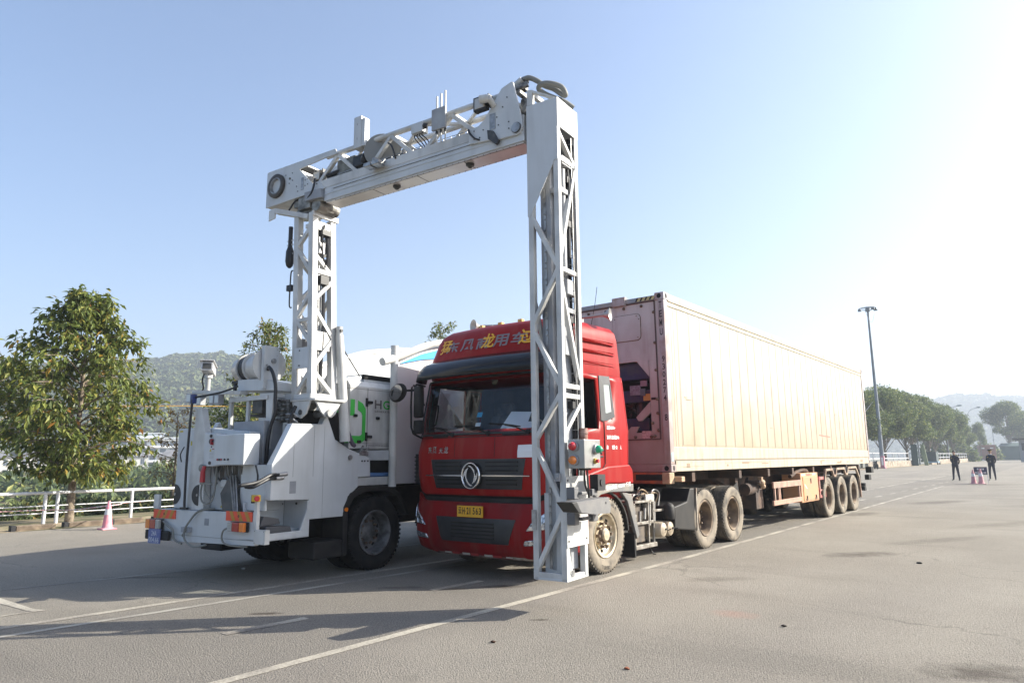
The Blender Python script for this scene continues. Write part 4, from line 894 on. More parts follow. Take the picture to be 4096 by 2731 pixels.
for p in P[::4]: b.ball((p[0]*.93-.05, Yw-.02, (p[2]-3.65)*.85+3.65), .010)
b.build('hatch_seal', m_nut, ht)
b = MB(); b.box(-.95, -.70, -.03, .06, Z1-.13, Z1+.02); b.build('lifting_bracket', m_post, con, bevel=.01)
b = MB(); b.prism([(-.50, Yw-.004, 1.925), (-.33, Yw-.004, 1.925), (-.33, Yw-.004, 1.80), (-.5, Yw-.004, 1.80)], (0, .004, 0)).m(1).box(-.31, -.23, Yw-.004, Yw, 2.42, 2.46)
b.m(2).box(-.44, -.34, Yw-.004, Yw, 1.62, 1.66).m(0).box(-.44, -.34, Yw-.004, Yw, 1.53, 1.60).box(-.165, -.02, -.003, .0, 1.52, 1.60).m(3).box(-.165, -.02, -.003, .0, 1.605, 1.64).m(4).box(-.58, -.30, Yw-.003, Yw, 2.5, 3.05) if False else None
b.build('data_plates', [mat('plate_pinkwhite', (.45, .33, .33), .6, col2=(.3, .2, .2), scale=30), m_blk, mat('plate_blue', (.18, .2, .32), .6), mat('plate_red', (.5, .12, .12), .6)], con)
b = MB(); b.box(.001, .004, .03, .10, Z0+.17, Z0+.30); b.build('blue_tag', mat('pale_blue_tag', (.33, .55, .62), .6), con)
b = MB()
m_num = mat('stencil_black', (.03, .025, .03), .7)
z = 3.905
for ch in 'TEMU': b.text(ch, (-.088, -.0015, z), (1, 0, 0), (0, 0, 1), width=.05, height=.115); z -= .150
z = 3.02
for ch in '930274': b.text(ch, (-.075, -.0015, z), (1, 0, 0), (0, 0, 1), width=.05, height=.095); z -= .126
b.text('8', (-.072, -.0015, 2.075), (1, 0, 0), (0, 0, 1), width=.05, height=.105)
b.build('container_number', m_num, con)
b = MB(); b.box(-2.36, -.07, LC-.1, LC-.04, Z0+.15, Z1-.12)
for x in (-1.9, -1.45, -1.0, -.5): b.cyl((x, LC-.02, Z0+.1), (x, LC-.02, Z1-.1), .02, None, 8)
b.build('rear_doors', m_cream_f, con)
b = MB(); b.tube([(-.62, -.0, 1.72), (-.50, -.15, 1.5), (-.40, -.12, 1.30), (-.35, -.1, 1.27)], .012, 6, 5).tube([(-.8, -.1, 1.5), (-.7, -.2, 1.3), (-.5, -.2, 1.2), (-.3, -.12, 1.22)], .012, 6, 5); b.build('trailing_cable', m_blk, trl)
# ================================================================ scanner truck and its gantry (frame: u right, v away, z up)
scn = thing('scanner_truck', 'white mobile scanner truck holding a lattice gantry over the red truck', 'scanner truck', g2w(-5.0, 1.0, 0), PHI, off=(-5.0, 1.0, 0))
m_wh = mat('white_panel', (0.53, 0.55, 0.565), 0.42, col2=(0.47, 0.49, 0.50), scale=1.5, streak=((.26, .25, .23), .30, 6), coat=.1)
m_wh2 = mat('white_tube', (0.56, 0.56, 0.545), 0.4, col2=(0.43, 0.43, 0.42), scale=3, streak=((.22, .21, .19), .38, 9), coat=.1)
m_grey = mat('grey_panel', (0.34, 0.35, 0.36), 0.5, col2=(0.26, 0.26, 0.27), scale=4)
m_inner = mat('inner_grey', (0.30, 0.31, 0.33), 0.55, col2=(0.22, 0.23, 0.25), scale=3)
m_belly = mat('satin_belly_panel', (0.56, 0.55, 0.54), 0.3, .25, col2=(0.46, 0.44, 0.43), scale=2)
m_dk = mat('dark_machinery', (0.05, 0.05, 0.05), 0.5, .3, col2=(0.10, 0.095, 0.085), scale=8)
m_cable = mat('black_cable', (0.012, 0.012, 0.014), 0.5)
m_hose = mat('grey_hose', (0.20, 0.20, 0.18), 0.6)
m_galv = mat('galvanised', (0.36, 0.36, 0.36), 0.4, .6, col2=(0.24, 0.24, 0.24), scale=14)
# ---- detector column (hangs from the beam, clear of the ground)
colm = MB(); W, D, ZT, ZL = .38, .44, 5.32, .325; t = .062
for u in (-W+t/2, -t/2):
    for v in (t/2, D-t/2): colm.bar((u, v, ZL), (u, v, ZT if v < .2 else ZT), t, t, (0, 1, 0))
column = colm.build('column_posts', m_wh2, scn, bevel=.006)
b = MB()
for (a, c) in (((-.355, 4.06), (-.045, 3.47)), ((-.045, 3.42), (-.345, 2.88)), ((-.345, 2.80), (-.045, 2.22)), ((-.045, 2.13), (-.345, 1.68)), ((-.345, 1.61), (-.045, 1.03)), ((-.045, .97), (-.345, .42))):
    b.bar((a[0], .03, a[1]), (c[0], .03, c[1]), .045, .055, (0, 1, 0))
for (a, c) in (((.03, 4.98), (.39, 4.68)), ((.39, 4.62), (.03, 3.52)), ((.03, 3.36), (.39, 2.30)), ((.40, 2.06), (.04, 1.72)), ((.04, .64), (.12, .36))):
    b.bar((-.032, a[0], a[1]), (-.032, c[0], c[1]), .045, .05, (1, 0, 0))
for z in (4.665, 3.44, 2.22, 2.12, .35): b.bar((-.032, .05, z), (-.032, D-.05, z), .045, .05)
for z in (.36, ): b.bar((-.34, .03, z), (-.03, .03, z), .05, .07)
for a, c in (((-.35, 4.9), (-.03, 4.2)), ((-.03, 4.1), (-.35, 3.3)), ((-.35, 3.2), (-.03, 2.4)), ((-.03, 2.3), (-.35, 1.5))): b.bar((a[0], D-.03, a[1]), (c[0], D-.03, c[1]), .04, .04, (0, 1, 0))
for a, c in ((4.9, 4.0), (3.2, 2.2)): b.bar((-W+.03, .03, a), (-W+.03, D-.03, c), .04, .04, (1, 0, 0))
b.build('column_bracing', m_wh2, column, bevel=.005)
b = MB(); b.prism([(-W-.004, -.006, 5.325), (0, -.006, 5.325), (0, -.006, 4.62), (-.045, -.006, 4.62), (-.06, -.006, 4.58), (-.355, -.006, 4.05), (-W-.004, -.006, 4.05)], (0, .008, 0))
b.build('front_cover_plate', m_wh, column)
b = MB(); b.box(-.0, .006, -.006, D+.006, 5.0, 5.325).box(-W, .002, D, D+.006, 4.7, 5.325).box(-W, 0, 0, D, 5.315, 5.325); b.build('side_cap_plate', m_wh2, column)
b = MB(); b.prism([(-W, .0, 5.33), (-W, .0, 5.52), (-W+.06, .0, 5.51), (-.03, .0, 5.34), (-.05, .0, 5.33), (-W+.07, .0, 5.47), (-W+.07, .0, 5.33)], (0, .05, 0)).prism([(-W, D-.05, 5.33), (-W, D-.05, 5.52), (-W+.06, D-.05, 5.51), (-.03, D-.05, 5.34), (-.05, D-.05, 5.33), (-W+.07, D-.05, 5.47), (-W+.07, D-.05, 5.33)], (0, .05, 0)).bar((-W+.03, .05, 5.49), (-W+.03, D-.05, 5.49), .05, .05).bar((-W+.03, .22, 5.35), (-.1, .22, 5.35), .12, .05)
b.build('top_bracket', m_wh2, column, bevel=.004)
b = MB(); b.box(-.30, -.235, .12, .40, .40, 4.9).box(-.225, -.16, .10, .38, .40, 4.9).box(-.15, -.09, .16, .40, .40, 4.6)
b.build('detector_housing', m_inner, column, bevel=.01)
b = MB(); b.box(-.245, -.215, .09, .11, .42, 4.95)
for i in range(24): b.cyl((-.23, .088, .6+i*.18), (-.23, .075, .6+i*.18), .009, None, 6).cyl((-.23, .088, .66+i*.18), (-.23, .075, .66+i*.18), .009, None, 6)
b.build('bolt_rail', m_galv, column)
b = MB(); b.box(-.30, -.08, .10, .112, .38, 1.15).box(-.36, .0, .0, D, .325, .345); b.build('inner_plate', m_wh, column)
b = MB()
for i in range(42): z = .9+i*.098; b.bar((-.09, .33, z), (-.02, .33, z), .008, .008).bar((-.09, .40, z), (-.02, .40, z), .008, .008)
for u in (-.09, -.02):
    for v in (.33, .40): b.cyl((u, v, .85), (u, v, 5.0), .005, None, 5)
b.build('cable_tray', m_galv, column)
b = MB(); random.seed(2)
for i in range(5):
    u = -.085+.015*i; b.tube([(u, .36+.01*i, 5.0)]+[(u+random.uniform(-.012, .012), .36+random.uniform(-.03, .03), 4.6-k*.5) for k in range(8)], .010, 6, 3)
b.tube([(-.06, .30, 4.7), (-.02, .28, 4.3), (-.05, .3, 4.0), (-.03, .27, 3.6)], .016, 6, 4)
for z in (4.45, 4.25, 3.95, 2.9, 2.0): b.box(-.12, -.03, .25, .33, z, z+.07)
b.build('cable_bundle', m_cable, column)
b = MB(); b.box(-.16, -.02, .12, .40, 4.62, 4.72).box(-.16, -.03, .10, .38, 4.30, 4.36).box(-.15, -.03, .2, .42, 3.2, 3.36).box(-.16, -.05, .16, .3, 2.55, 2.75).cyl((-.08, .22, 3.4), (-.08, .22, 4.6), .035, None, 12).box(-.15, -.03, .20, .36, 3.0, 3.05); b.build('guide_block', m_grey, column, bevel=.006)
b = MB(); b.box(-.0, .010, -.0, D+.004, .64, 1.32).m(1)
for v, z in ((.03, .70), (.40, .70), (.03, 1.0), (.03, 1.28)): b.cyl((.01, v, z), (.016, v, z), .010, None, 8)
b.build('lower_cover_plate', [m_wh2, m_dk], column)
b = MB(); b.box(-.385, -.335, -.012, .0, .80, .99); b.build('stainless_pad', m_galv, column)
b = MB(); b.box(-.10, -.045, -.035, -.002, 1.27, 1.35).m(1).cyl((-.07, -.035, 1.31), (-.07, -.045, 1.31), .014, None, 10); b.build('small_sensor', [m_grey, m_galv], column, bevel=.004)
b = MB(); b.tube([(-.02, .11, .66), (-.02, .12, .5), (-.02, .13, .40)], .006, 5, 2).box(-.04, 0, .1, .15, .36, .42); b.build('lower_sensor', m_galv, column)
# signal box with lamps
b = MB(); b.box(.035, .215, .01, .355, 1.395, 1.675); b.m(1).box(.10, .16, .10, .26, 1.375, 1.397)
sb = b.build('signal_box', [mat('stainless_box', (.36, .36, .35), .35, .6, col2=(.30, .29, .28), scale=5), m_blk], scn, bevel=.006)
def dome(nm, c, ax, r_, m_, par):
    b = MB(); b.lathe([(r_*1.25, -.0), (r_*1.25, .022), (r_*1.0, .026)], c, ax, 20); b.m(1).lathe([(r_, .02), (r_*.98, .045), (r_*.7, .068), (r_*.3, .078), (0, .08)], c, ax, 20)
    return b.build(nm, [m_grey, m_], par, smooth=45)
dome('red_lamp', (.10, .01, 1.61), (0, -1, 0), .042, mat('red_dome', (.45, .012, .02), .25, coat=.5), sb)
dome('amber_lamp', (.10, .01, 1.475), (0, -1, 0), .042, mat('amber_dome', (.62, .17, .015), .25, coat=.5), sb)
dome('green_lamp', (.215, .24, 1.58), (1, 0, 0), .04, mat('green_dome', (.01, .36, .17), .25, coat=.5), sb)
b = MB(); b.cyl((.215, .22, 1.465), (.235, .22, 1.465), .028, None, 12).m(1).cyl((.235, .22, 1.465), (.262, .22, 1.465), .018, None, 12).m(2).cyl((.215, .33, 1.57), (.25, .36, 1.57), .014, None, 8); b.build('push_button', [mat('brass', (.5, .36, .08), .4, .5), mat('red_dome', (1, 0, 0)), m_galv], sb, smooth=40)
b = MB(); b.cyl((.0, D-.04, 1.68), (.0, D-.04, 1.80), .05, None, 14).lathe([(.055, 0), (.055, .02), (.04, .03)], (.0, D-.04, 1.74), (0, 0, 1), 14); b.build('brown_beacon', mat('brown_beacon', (.20, .085, .06), .5, col2=(.3, .2, .17), scale=12), column, smooth=40)
b = MB(); b.tube([(.12, .18, 1.38), (.11, .2, 1.25), (.13, .24, 1.15), (.16, .3, 1.12), (.2, .38, 1.05)], .012, 6, 4).tube([(.14, .2, 1.38), (.15, .2, 1.2), (.14, .25, 1.08), (.2, .33, 1.1)], .012, 6, 4)
b.box(.10, .19, .33, .50, 1.17, 1.33).cyl((.18, .41, 1.25), (.20, .41, 1.25), .035, None, 12); b.build('cable_connector', m_cable, sb)
# rubber wedge bumper on two arms
b = MB(); m_rub = mat('grey_rubber', (.12, .12, .125), .6, col2=(.16, .155, .15), scale=5)
b.prism([(.30, -.42, 1.095), (.30, -.30, 1.005), (.30, .03, .965), (.30, .36, .955), (.30, .39, 1.02), (.30, .33, 1.11), (.30, -.18, 1.10)], (-.16, 0, 0)); b.m(1).cyl((.301, .27, 1.06), (.304, .27, 1.06), .012, None, 8)
b.build('rubber_guard', [m_rub, m_cable], scn, bevel=.012)
b = MB(); b.prism([(.304, -.425, 1.098), (.304, -.33, 1.102), (.304, -.235, .995), (.304, -.30, 1.002)], (-.168, 0, 0)); b.build('guard_edge', mat('black_rubber', (.02, .02, .02), .6), scn, bevel=.006)
for z in (1.155, .91):
    b = MB(); b.box(.01, .10, .0, .09, z-.055, z+.06).box(.09, .14, .08, .34, z-.015, z+.015).box(.11, .16, .26, .38, z-.035, z+.035); b.build('guard_arm', m_rub, scn, bevel=.008)
# ---- beam
BL, BR_ = -4.82, -.40; t = .06
b = MB(); b.box(-3.80, -.42, .0, .07, 5.13, 5.25).box(-3.80, -.42, .31, .38, 5.13, 5.25)
b.cyl((-3.62, .035, 5.585), (-.55, .035, 5.585), .034, None, 12).cyl((-3.62, .345, 5.585), (-.55, .345, 5.585), .034, None, 12)
beam = b.build('beam_chords', m_wh2, scn, bevel=.004, smooth=40)
b = MB()
for v in (.035, .345):
    for a, c in (((-3.40, 5.56), (-3.78, 5.22)), ((-3.40, 5.56), (-3.02, 5.22)), ((-2.43, 5.56), (-2.80, 5.22)), ((-2.43, 5.56), (-2.06, 5.22)), ((-1.46, 5.56), (-1.86, 5.22)), ((-1.46, 5.56), (-1.08, 5.22))):
        b.bar((a[0], v, a[1]), (c[0], v, c[1]), .05, .05, (0, 1, 0))
for u0, u1 in ((-3.4, -2.9), (-2.9, -2.43), (-2.43, -1.95), (-1.95, -1.46), (-1.46, -1.0)): b.bar((u0, .035 if int(u0*-10) % 2 else .345, 5.58), (u1, .345 if int(u0*-10) % 2 else .035, 5.58), .035, .035)
for u in (-3.4, -2.43, -1.46): b.bar((u, .05, 5.58), (u, .33, 5.58), .04, .04)
b.build('beam_bracing', m_wh2, beam, bevel=.004)
b = MB(); b.box(-3.62, -.42, .002, .29, 4.945, 5.128); b.m(1).box(-3.60, -.44, .02, .28, 4.925, 4.944).m(0).box(-3.62, -.42, -.004, .0, 5.03, 5.05).box(-3.62, -.42, .29, .37, 5.09, 5.128)
bt = b.build('beam_tray', [m_wh, m_belly], beam, bevel=.003)
b = MB(); b.box(-3.45, -.5, -.0055, .0, 5.084, 5.088).box(-3.45, -.44, .035, .039, 4.9225, 4.9255)
for u in (-2.75, -2.0, -1.28): b.box(u-.004, u+.004, .035, .27, 4.9225, 4.9255)
for i in range(34): b.cyl((-3.5+i*.09, .015, 4.9245), (-3.5+i*.09, .015, 4.919), .005, None, 6); b.cyl((-3.5+i*.09, .265, 4.9245), (-3.5+i*.09, .265, 4.919), .006, None, 6)
b.build('tray_seams', m_dk, bt)
for u in (-2.42, -1.26):
    b = MB(); b.cyl((u, .13, 4.925), (u, .13, 4.905), .05, None, 16).ball((u, .13, 4.90), .035, (1, 1, .8)); b.build('dome_sensor', m_dk, bt, smooth=40)
b = MB(); q = [(-4.84, 5.635), (-4.80, 5.64), (-3.42, 5.64), (-3.38, 5.56), (-3.62, 5.56), (-4.14, 5.525), (-3.86, 5.25), (-3.74, 5.25), (-3.60, 5.13), (-3.62, 5.12), (-4.80, 5.10), (-4.84, 5.10)]
b.prism([(u, -.012, z) for u, z in q], (0, .02, 0)).prism([(u, .372, z) for u, z in q], (0, .02, 0))
ep = b.build('end_gusset', m_wh, beam, bevel=.003)
b = MB(); b.box(-4.84, -4.82, .008, .37, 5.11, 5.63).box(-4.82, -3.75, .008, .37, 5.11, 5.125).box(-4.82, -4.1, .008, .37, 5.60, 5.62).box(-4.12, -4.10, .008, .37, 5.12, 5.5)
b.build('end_box_plates', m_wh2, ep)
b = MB(); b.lathe([(.175, .0), (.175, .035), (.16, .045), (.125, .045), (.115, .03)], (-4.60, -.012, 5.375), (0, -1, 0), 32); b.m(1).lathe([(.12, .04), (.108, .042), (.10, .0), (.098, -.20)], (-4.60, -.012, 5.375), (0, -1, 0), 32).m(2).lathe([(.098, -.2), (0, -.2)], (-4.60, -.012, 5.375), (0, -1, 0), 32)
b.build('pivot_flange', [mat('brown_flange', (.05, .043, .038), .55, .1, col2=(.08, .07, .06), scale=10), m_galv, m_grey], ep, smooth=40)
b = MB(); random.seed(3)
for u, z in ((-4.33, 5.43), (-4.28, 5.50), (-4.34, 5.36), (-4.42, 5.5), (-4.27, 5.39), (-4.18, 5.28), (-4.15, 5.2), (-4.0, 5.33), (-3.95, 5.34), (-4.0, 5.25), (-3.95, 5.26), (-3.78, 5.3), (-3.76, 5.22)): b.cyl((u, -.0125, z), (u, -.019, z), .008 if u != -4.33 else .018, None, 8)
b.m(1).box(-4.085, -4.035, -.018, -.0125, 5.20, 5.38); b.build('end_bolts', [m_dk, m_galv], ep)
b = MB(); b.prism([(u, -.03, z) for u, z in ((-1.16, 5.26), (-1.02, 5.27), (-.93, 5.33), (-.70, 5.63), (-.66, 5.645), (-.555, 5.675), (-.54, 5.66), (-.43, 5.18), (-.42, 5.10), (-.45, 5.045), (-.50, 5.02), (-.74, 5.03), (-.80, 5.05), (-1.16, 5.08))], (0, .03, 0)).prism([(u, .38, z) for u, z in ((-1.16, 5.26), (-1.02, 5.27), (-.93, 5.33), (-.70, 5.63), (-.66, 5.645), (-.555, 5.675), (-.54, 5.66), (-.43, 5.18), (-.42, 5.10), (-.45, 5.045), (-.50, 5.02), (-.74, 5.03), (-.80, 5.05), (-1.16, 5.08))], (0, .03, 0))
hg = b.build('hinge_gusset', m_wh, beam, bevel=.005)
b = MB(); b.cyl((-.50, -.05, 5.10), (-.50, .43, 5.10), .055, None, 24).m(1).lathe([(.062, .0), (.062, .012), (.05, .014)], (-.50, -.03, 5.10), (0, -1, 0), 24); b.build('hinge_pin', [m_galv, m_dk], hg, smooth=40)
b = MB(); b.box(-.86, -.78, -.036, -.03, 5.17, 5.36).m(1)
for i in range(14): b.cyl((-1.1+random.random()*.5, -.031, 5.1+random.random()*.25), (-1.1+random.random()*.5, -.036, 5.12+random.random()*.2), .006, None, 6) if False else None
for u, z in ((-1.08, 5.12), (-1.08, 5.22), (-1.0, 5.12), (-.95, 5.2), (-.76, 5.3), (-.74, 5.2), (-.6, 5.2), (-.6, 5.12), (-.62, 5.5), (-.68, 5.4)): b.cyl((u, -.0305, z), (u, -.037, z), .008, None, 8)
b.build('gusset_plate_detail', [m_galv, m_dk], hg)
b = MB(); b.prism([(-.88, -.06, 5.17), (-.80, -.06, 5.14), (-.72, -.06, 5.0), (-.76, -.06, 4.96), (-.87, -.06, 5.06)], (0, .04, 0)); b.build('latch_bracket', m_dk, hg, bevel=.005)
b = MB(); b.tube([(-1.16, -.035, 5.26), (-1.13, -.05, 5.20), (-1.06, -.05, 5.12), (-1.0, -.04, 5.09)], .012, 6, 4); b.build('black_hose', m_cable, hg)
b = MB(); b.cyl((-.80, -.03, 5.46), (-.80, -.15, 5.50), .035, None, 16).cyl((-.80, -.13, 5.50), (-.90, -.16, 5.50), .045, .05, 16).m(1).cyl((-.90, -.16, 5.50), (-.905, -.162, 5.50), .03, None, 12); b.build('round_camera', [m_wh2, m_dk], hg, smooth=40)
b = MB(); b.lathe([(0, .06), (.03, .055), (.05, .03), (.055, 0), (.05, -.01)], (-.50, .15, 5.73), (0, 0, 1), 16).box(-.53, -.47, .12, .18, 5.62, 5.73); b.build('dome_camera', m_cable, hg, smooth=50)
b = MB(); b.box(-.56, -.50, .05, .35, 5.56, 5.60).box(-.52, -.44, .1, .18, 5.30, 5.5).bar((-.60, .05, 5.62), (-.42, .10, 5.66), .05, .05).bar((-.50, .1, 5.3), (-.40, .1, 5.5), .03, .05).ball((-.46, .18, 5.40), .05).bar((-.52, .25, 5.2), (-.41, .3, 5.45), .05, .08); b.build('hinge_machinery', mat('mixed_machinery', (.30, .29, .27), .45, .4, col2=(.05, .05, .05), scale=14), hg)
b = MB(); b.cyl((-.72, .1, 5.63), (-.50, .1, 5.74), .035, None, 14); b.m(1).tube([(-.50, .12, 5.745), (-.43, .14, 5.755), (-.34, .16, 5.70), (-.26, .2, 5.63), (-.16, .24, 5.575), (-.07, .26, 5.49), (-.02, .24, 5.47), (-.05, .20, 5.55), (-.16, .14, 5.60), (-.26, .12, 5.61), (-.30, .14, 5.57), (-.22, .2, 5.50), (-.08, .3, 5.43), (.0, .38, 5.36)], .030, 10, 5)
b.build('grey_conduit', [m_wh2, m_hose], hg, smooth=50)
def flood(u, v, z, sc=1.0, par=beam):
    b = MB(); b.box(u-.09*sc, u+.09*sc, v, v+.07, z-.085*sc, z+.085*sc); b.m(1).box(u-.07*sc, u+.07*sc, v-.008, v, z-.065*sc, z+.065*sc); b.m(0)
    for s_ in (-1, 1): b.box(u+s_*.10*sc-.008, u+s_*.10*sc+.008, v+.02, v+.12, z-.06, z+.10)
    b.box(u-.1, u+.1, v+.09, v+.12, z+.08, z+.11); return b.build('floodlight', [m_cable, mat('flood_glass', (.45, .42, .37), .2, .3)], par, bevel=.008)
flood(-.95, -.10, 5.50); flood(-3.93, .12, 5.42, .9)
b = MB()
for u in (-2.66, -2.52): b.box(u-.06, u+.06, -.17, -.04, 5.14, 5.19)
b.m(1); 
for u in (-2.66, -2.52): b.box(u-.05, u+.05, -.165, -.05, 5.133, 5.14)
b.m(0).box(-2.7, -2.5, -.04, .0, 5.16, 5.24).ball((-2.6, -.08, 5.24), .04); b.build('led_lamp', [m_galv, m_lens_d], beam, bevel=.006)
b = MB(); b.box(-2.99, -2.86, -.09, .03, 5.49, 5.92); b.box(-2.86, -2.80, -.08, .0, 5.50, 5.88); b.m(1).box(-2.93, -2.925, -.092, -.09, 5.8, 5.83).box(-2.93, -2.925, -.092, -.09, 5.6, 5.63); b.build('antenna_box', [m_wh, m_dk], beam, bevel=.006)
b = MB(); b.lathe([(.03, 0), (.235, .0), (.24, .012), (.235, .024), (.03, .024)], (-2.64, .09, 5.43), (.75, -1, 0), 36); b.m(1).lathe([(.15, -.0), (.15, -.07), (0, -.07)], (-2.64, .09, 5.43), (.75, -1, 0), 24)
b.build('beam_cable_reel', [mat('reel_grey', (.20, .20, .19), .5), m_cable], beam, smooth=40)
b = MB(); b.box(-3.12, -2.92, .02, .2, 5.30, 5.46).cyl((-2.94, .08, 5.38), (-2.82, .0, 5.38), .07, None, 16); b.build('reel_motor', m_cable, beam, bevel=.015)
b = MB(); b.box(-2.05, -1.87, -.03, .08, 5.455, 5.58); b.m(1)
for i in range(4): b.tube([(-2.02+.04*i, .02, 5.455), (-2.02+.04*i, .0, 5.42), (-2.0+.05*i, .05, 5.36), (-1.95+.03*i, .12, 5.28)], .009, 5, 3)
b.ball((-1.85, 0, 5.52), .035); b.build('junction_box', [m_wh, m_cable], beam, bevel=.004)
b = MB(); b.box(-1.685, -1.475, -.075, -.045, 5.375, 5.645); b.m(1)
for i, u in enumerate((-1.63, -1.565, -1.50)): b.cyl((u, -.04, 5.64), (u, -.04, 5.82+.02*i), .012, None, 10).cyl((u, -.04, 5.38), (u, -.04, 5.22), .010, None, 8)
b.m(2)
for u in (-1.63, -1.565, -1.50): b.cyl((u, -.04, 5.335), (u, -.04, 5.375), .016, None, 8)
b.build('antenna_panel', [m_grey, m_wh2, m_cable], beam, bevel=.003)
b = MB(); random.seed(12)
for i in range(7):
    pts = [(-3.5+k*.5, .14+random.uniform(-.06, .08)+.02*i, 5.28+random.uniform(-.02, .05)) for k in range(6)]; b.tube(pts, .011, 5, 3)
for i in range(22): b.bar((-3.55+i*.13, .1, 5.27), (-3.55+i*.13, .3, 5.27), .006, .006)
b.tube([(-3.6, .02, 5.3), (-3.3, .1, 5.36), (-3.1, .1, 5.30)], .03, 8, 4); b.build('beam_cables', m_cable, beam)
b = MB()
for i in range(26): b.bar((-3.4+i*.12, .05, 5.255), (-3.4+i*.12, .05, 5.30), .005, .005)
b.bar((-3.4, .05, 5.30), (-.9, .05, 5.30), .006, .006).box(-2.9, -2.6, .1, .3, 5.26, 5.33).box(-3.7, -3.45, .1, .34, 5.26, 5.40); b.build('cable_ladder', m_galv, beam)
b = MB(); b.box(-3.45, -3.1, .05, .30, 5.22, 5.5); b.build('beam_drive_unit', mat('olive_grey', (.22, .22, .19), .6, col2=(.1, .1, .09), scale=8), beam, bevel=.02)
b = MB(); b.tube([(-3.80, -.02, 5.30), (-3.78, -.05, 5.18), (-3.83, -.05, 5.08), (-3.95, -.03, 5.02)], .014, 6, 5).tube([(-4.5, .1, 4.98), (-4.3, .0, 5.0), (-4.2, .0, 5.08), (-4.18, .1, 5.12)], .012, 6, 4).tube([(-2.44, -.02, 5.45), (-2.36, -.04, 5.38), (-2.32, -.03, 5.27), (-2.33, .0, 5.22)], .012, 6, 4); b.build('loose_hose', m_cable, beam)
# ---- mast
ML, MR_, MD, MZ0, MZ1, t = -4.12, -3.73, .44, 2.30, 4.85, .092
b = MB(); posts = []
for u, sh in ((ML, -.10), (MR_, -.10)):
    for v, zt_ in ((0, MZ1), (MD, MZ1-.05)):
        s_ = t/2*(1 if u == ML else -1); q_ = t/2*(1 if v == 0 else -1)
        b.bar((u+s_, v+q_, MZ0), (u+s_+sh*(1 if True else 0), v+q_*1.0-(0 if v == 0 else .03), zt_), t, t, (0, 1, 0))
mast = b.build('mast_posts', m_wh2, scn, bevel=.006)
def mu(u, z): return u-.10*(z-MZ0)/(MZ1-MZ0)
b = MB()
fd = (((-4.05, 2.37), (-3.77, 2.68)), ((-4.05, 3.36), (-3.77, 3.02)), ((-4.05, 3.42), (-3.77, 3.74)), ((-4.05, 4.36), (-3.77, 3.98)), ((-4.05, 4.42), (-3.77, 4.66)))
for a, c in fd: b.bar((mu(a[0], a[1]), .03, a[1]), (mu(c[0], c[1]), .03, c[1]), .055, .05, (0, 1, 0)); b.bar((mu(a[0], a[1]), MD-.06, a[1]), (mu(c[0], c[1]), MD-.06, c[1]), .05, .05, (0, 1, 0))
rd = (((.05, 2.66), (.38, 2.36)), ((.05, 2.72), (.36, 3.10)), ((.05, 3.52), (.36, 3.14)), ((.05, 3.62), (.36, 3.93)), ((.05, 4.26), (.36, 4.0)))
for a, c in rd: b.bar((mu(MR_-.03, a[1]), a[0], a[1]), (mu(MR_-.03, c[1]), c[0], c[1]), .055, .055, (1, 0, 0)); b.bar((mu(ML+.03, a[1]), a[0], a[1]), (mu(ML+.03, c[1]), c[0], c[1]), .05, .05, (1, 0, 0))
for z in (4.03, 2.33): b.bar((mu(MR_-.03, z), .05, z), (mu(MR_-.03, z), .36, z), .05, .07)
for z in (3.36, 2.33): b.bar((mu(ML+.05, z), .03, z), (mu(MR_-.05, z), .03, z), .05, .05)
b.box(mu(MR_, 4.8)-.02, mu(MR_, 4.8)+.02, -.01, MD, 4.79, 4.86).box(mu(MR_-.03, 4.7)-.02, mu(MR_-.03, 4.7)+.02, .07, .36, 4.62, 4.74)
b.build('mast_bracing', m_wh2, mast, bevel=.005)
b = MB(); b.box(mu(ML+.05, 2.85), mu(MR_-.05, 2.85), -.006, .02, 2.70, 2.98).box(-4.06, -3.74, -.008, .02, 2.30, 2.36); b.m(1).cyl((-3.98, -.007, 2.94), (-3.98, -.014, 2.94), .01, None, 8).cyl((-3.98, -.007, 2.74), (-3.98, -.014, 2.74), .01, None, 8); b.build('mast_plate', [m_wh, m_dk], mast)
b = MB()
for u in (-3.93, -3.88, -3.84): b.cyl((u, .26, 2.4), (u-.08, .26, 4.7), .012, None, 8)
b.box(-4.02, -3.84, .15, .35, 4.3, 4.45).cyl((-3.9, .16, 4.2), (-3.9, .3, 4.2), .05, None, 12).box(-3.97, -3.82, .12, .3, 3.9, 4.0).box(-3.92, -3.78, .10, .36, 2.95, 3.2); b.build('mast_guides', m_galv, mast)
b = MB(); b.tube([(-3.82, .2, 4.7), (-3.80, .15, 4.5), (-3.84, .2, 4.3), (-3.8, .22, 4.1)], .012, 6, 4).tube([(-3.86, .25, 4.72), (-3.82, .28, 4.3), (-3.85, .25, 3.8), (-3.8, .22, 3.3), (-3.8, .2, 2.6)], .022, 6, 4).box(-3.86, -3.76, .12, .26, 3.85, 3.97).box(-3.9, -3.78, .14, .3, 4.55, 4.62); b.build('mast_cables', m_cable, mast)
b = MB(); b.cyl((-4.30, .02, 4.72), (-4.30, .02, 4.30), .030, None, 10).lathe([(.03, .2), (.055, .12), (.06, -.02), (.045, -.08), (.02, -.11), (0, -.115)], (-4.30, .02, 4.24), (0, 0, 1), 14)
b.tube([(-4.22, .02, 4.08), (-4.255, .02, 4.06), (-4.265, .02, 3.9), (-4.265, .02, 3.6), (-4.22, .02, 3.56)], .010, 6, 4).box(-4.32, -4.22, .0, .06, 3.80, 3.88); b.build('side_hose', m_cable, mast, smooth=40)
b = MB()
for z in (4.52, 4.46, 4.33): b.bar((-4.36, .02, z), (-4.24, .02, z), .012, .014)
b.build('hose_clip', m_wh2, mast)
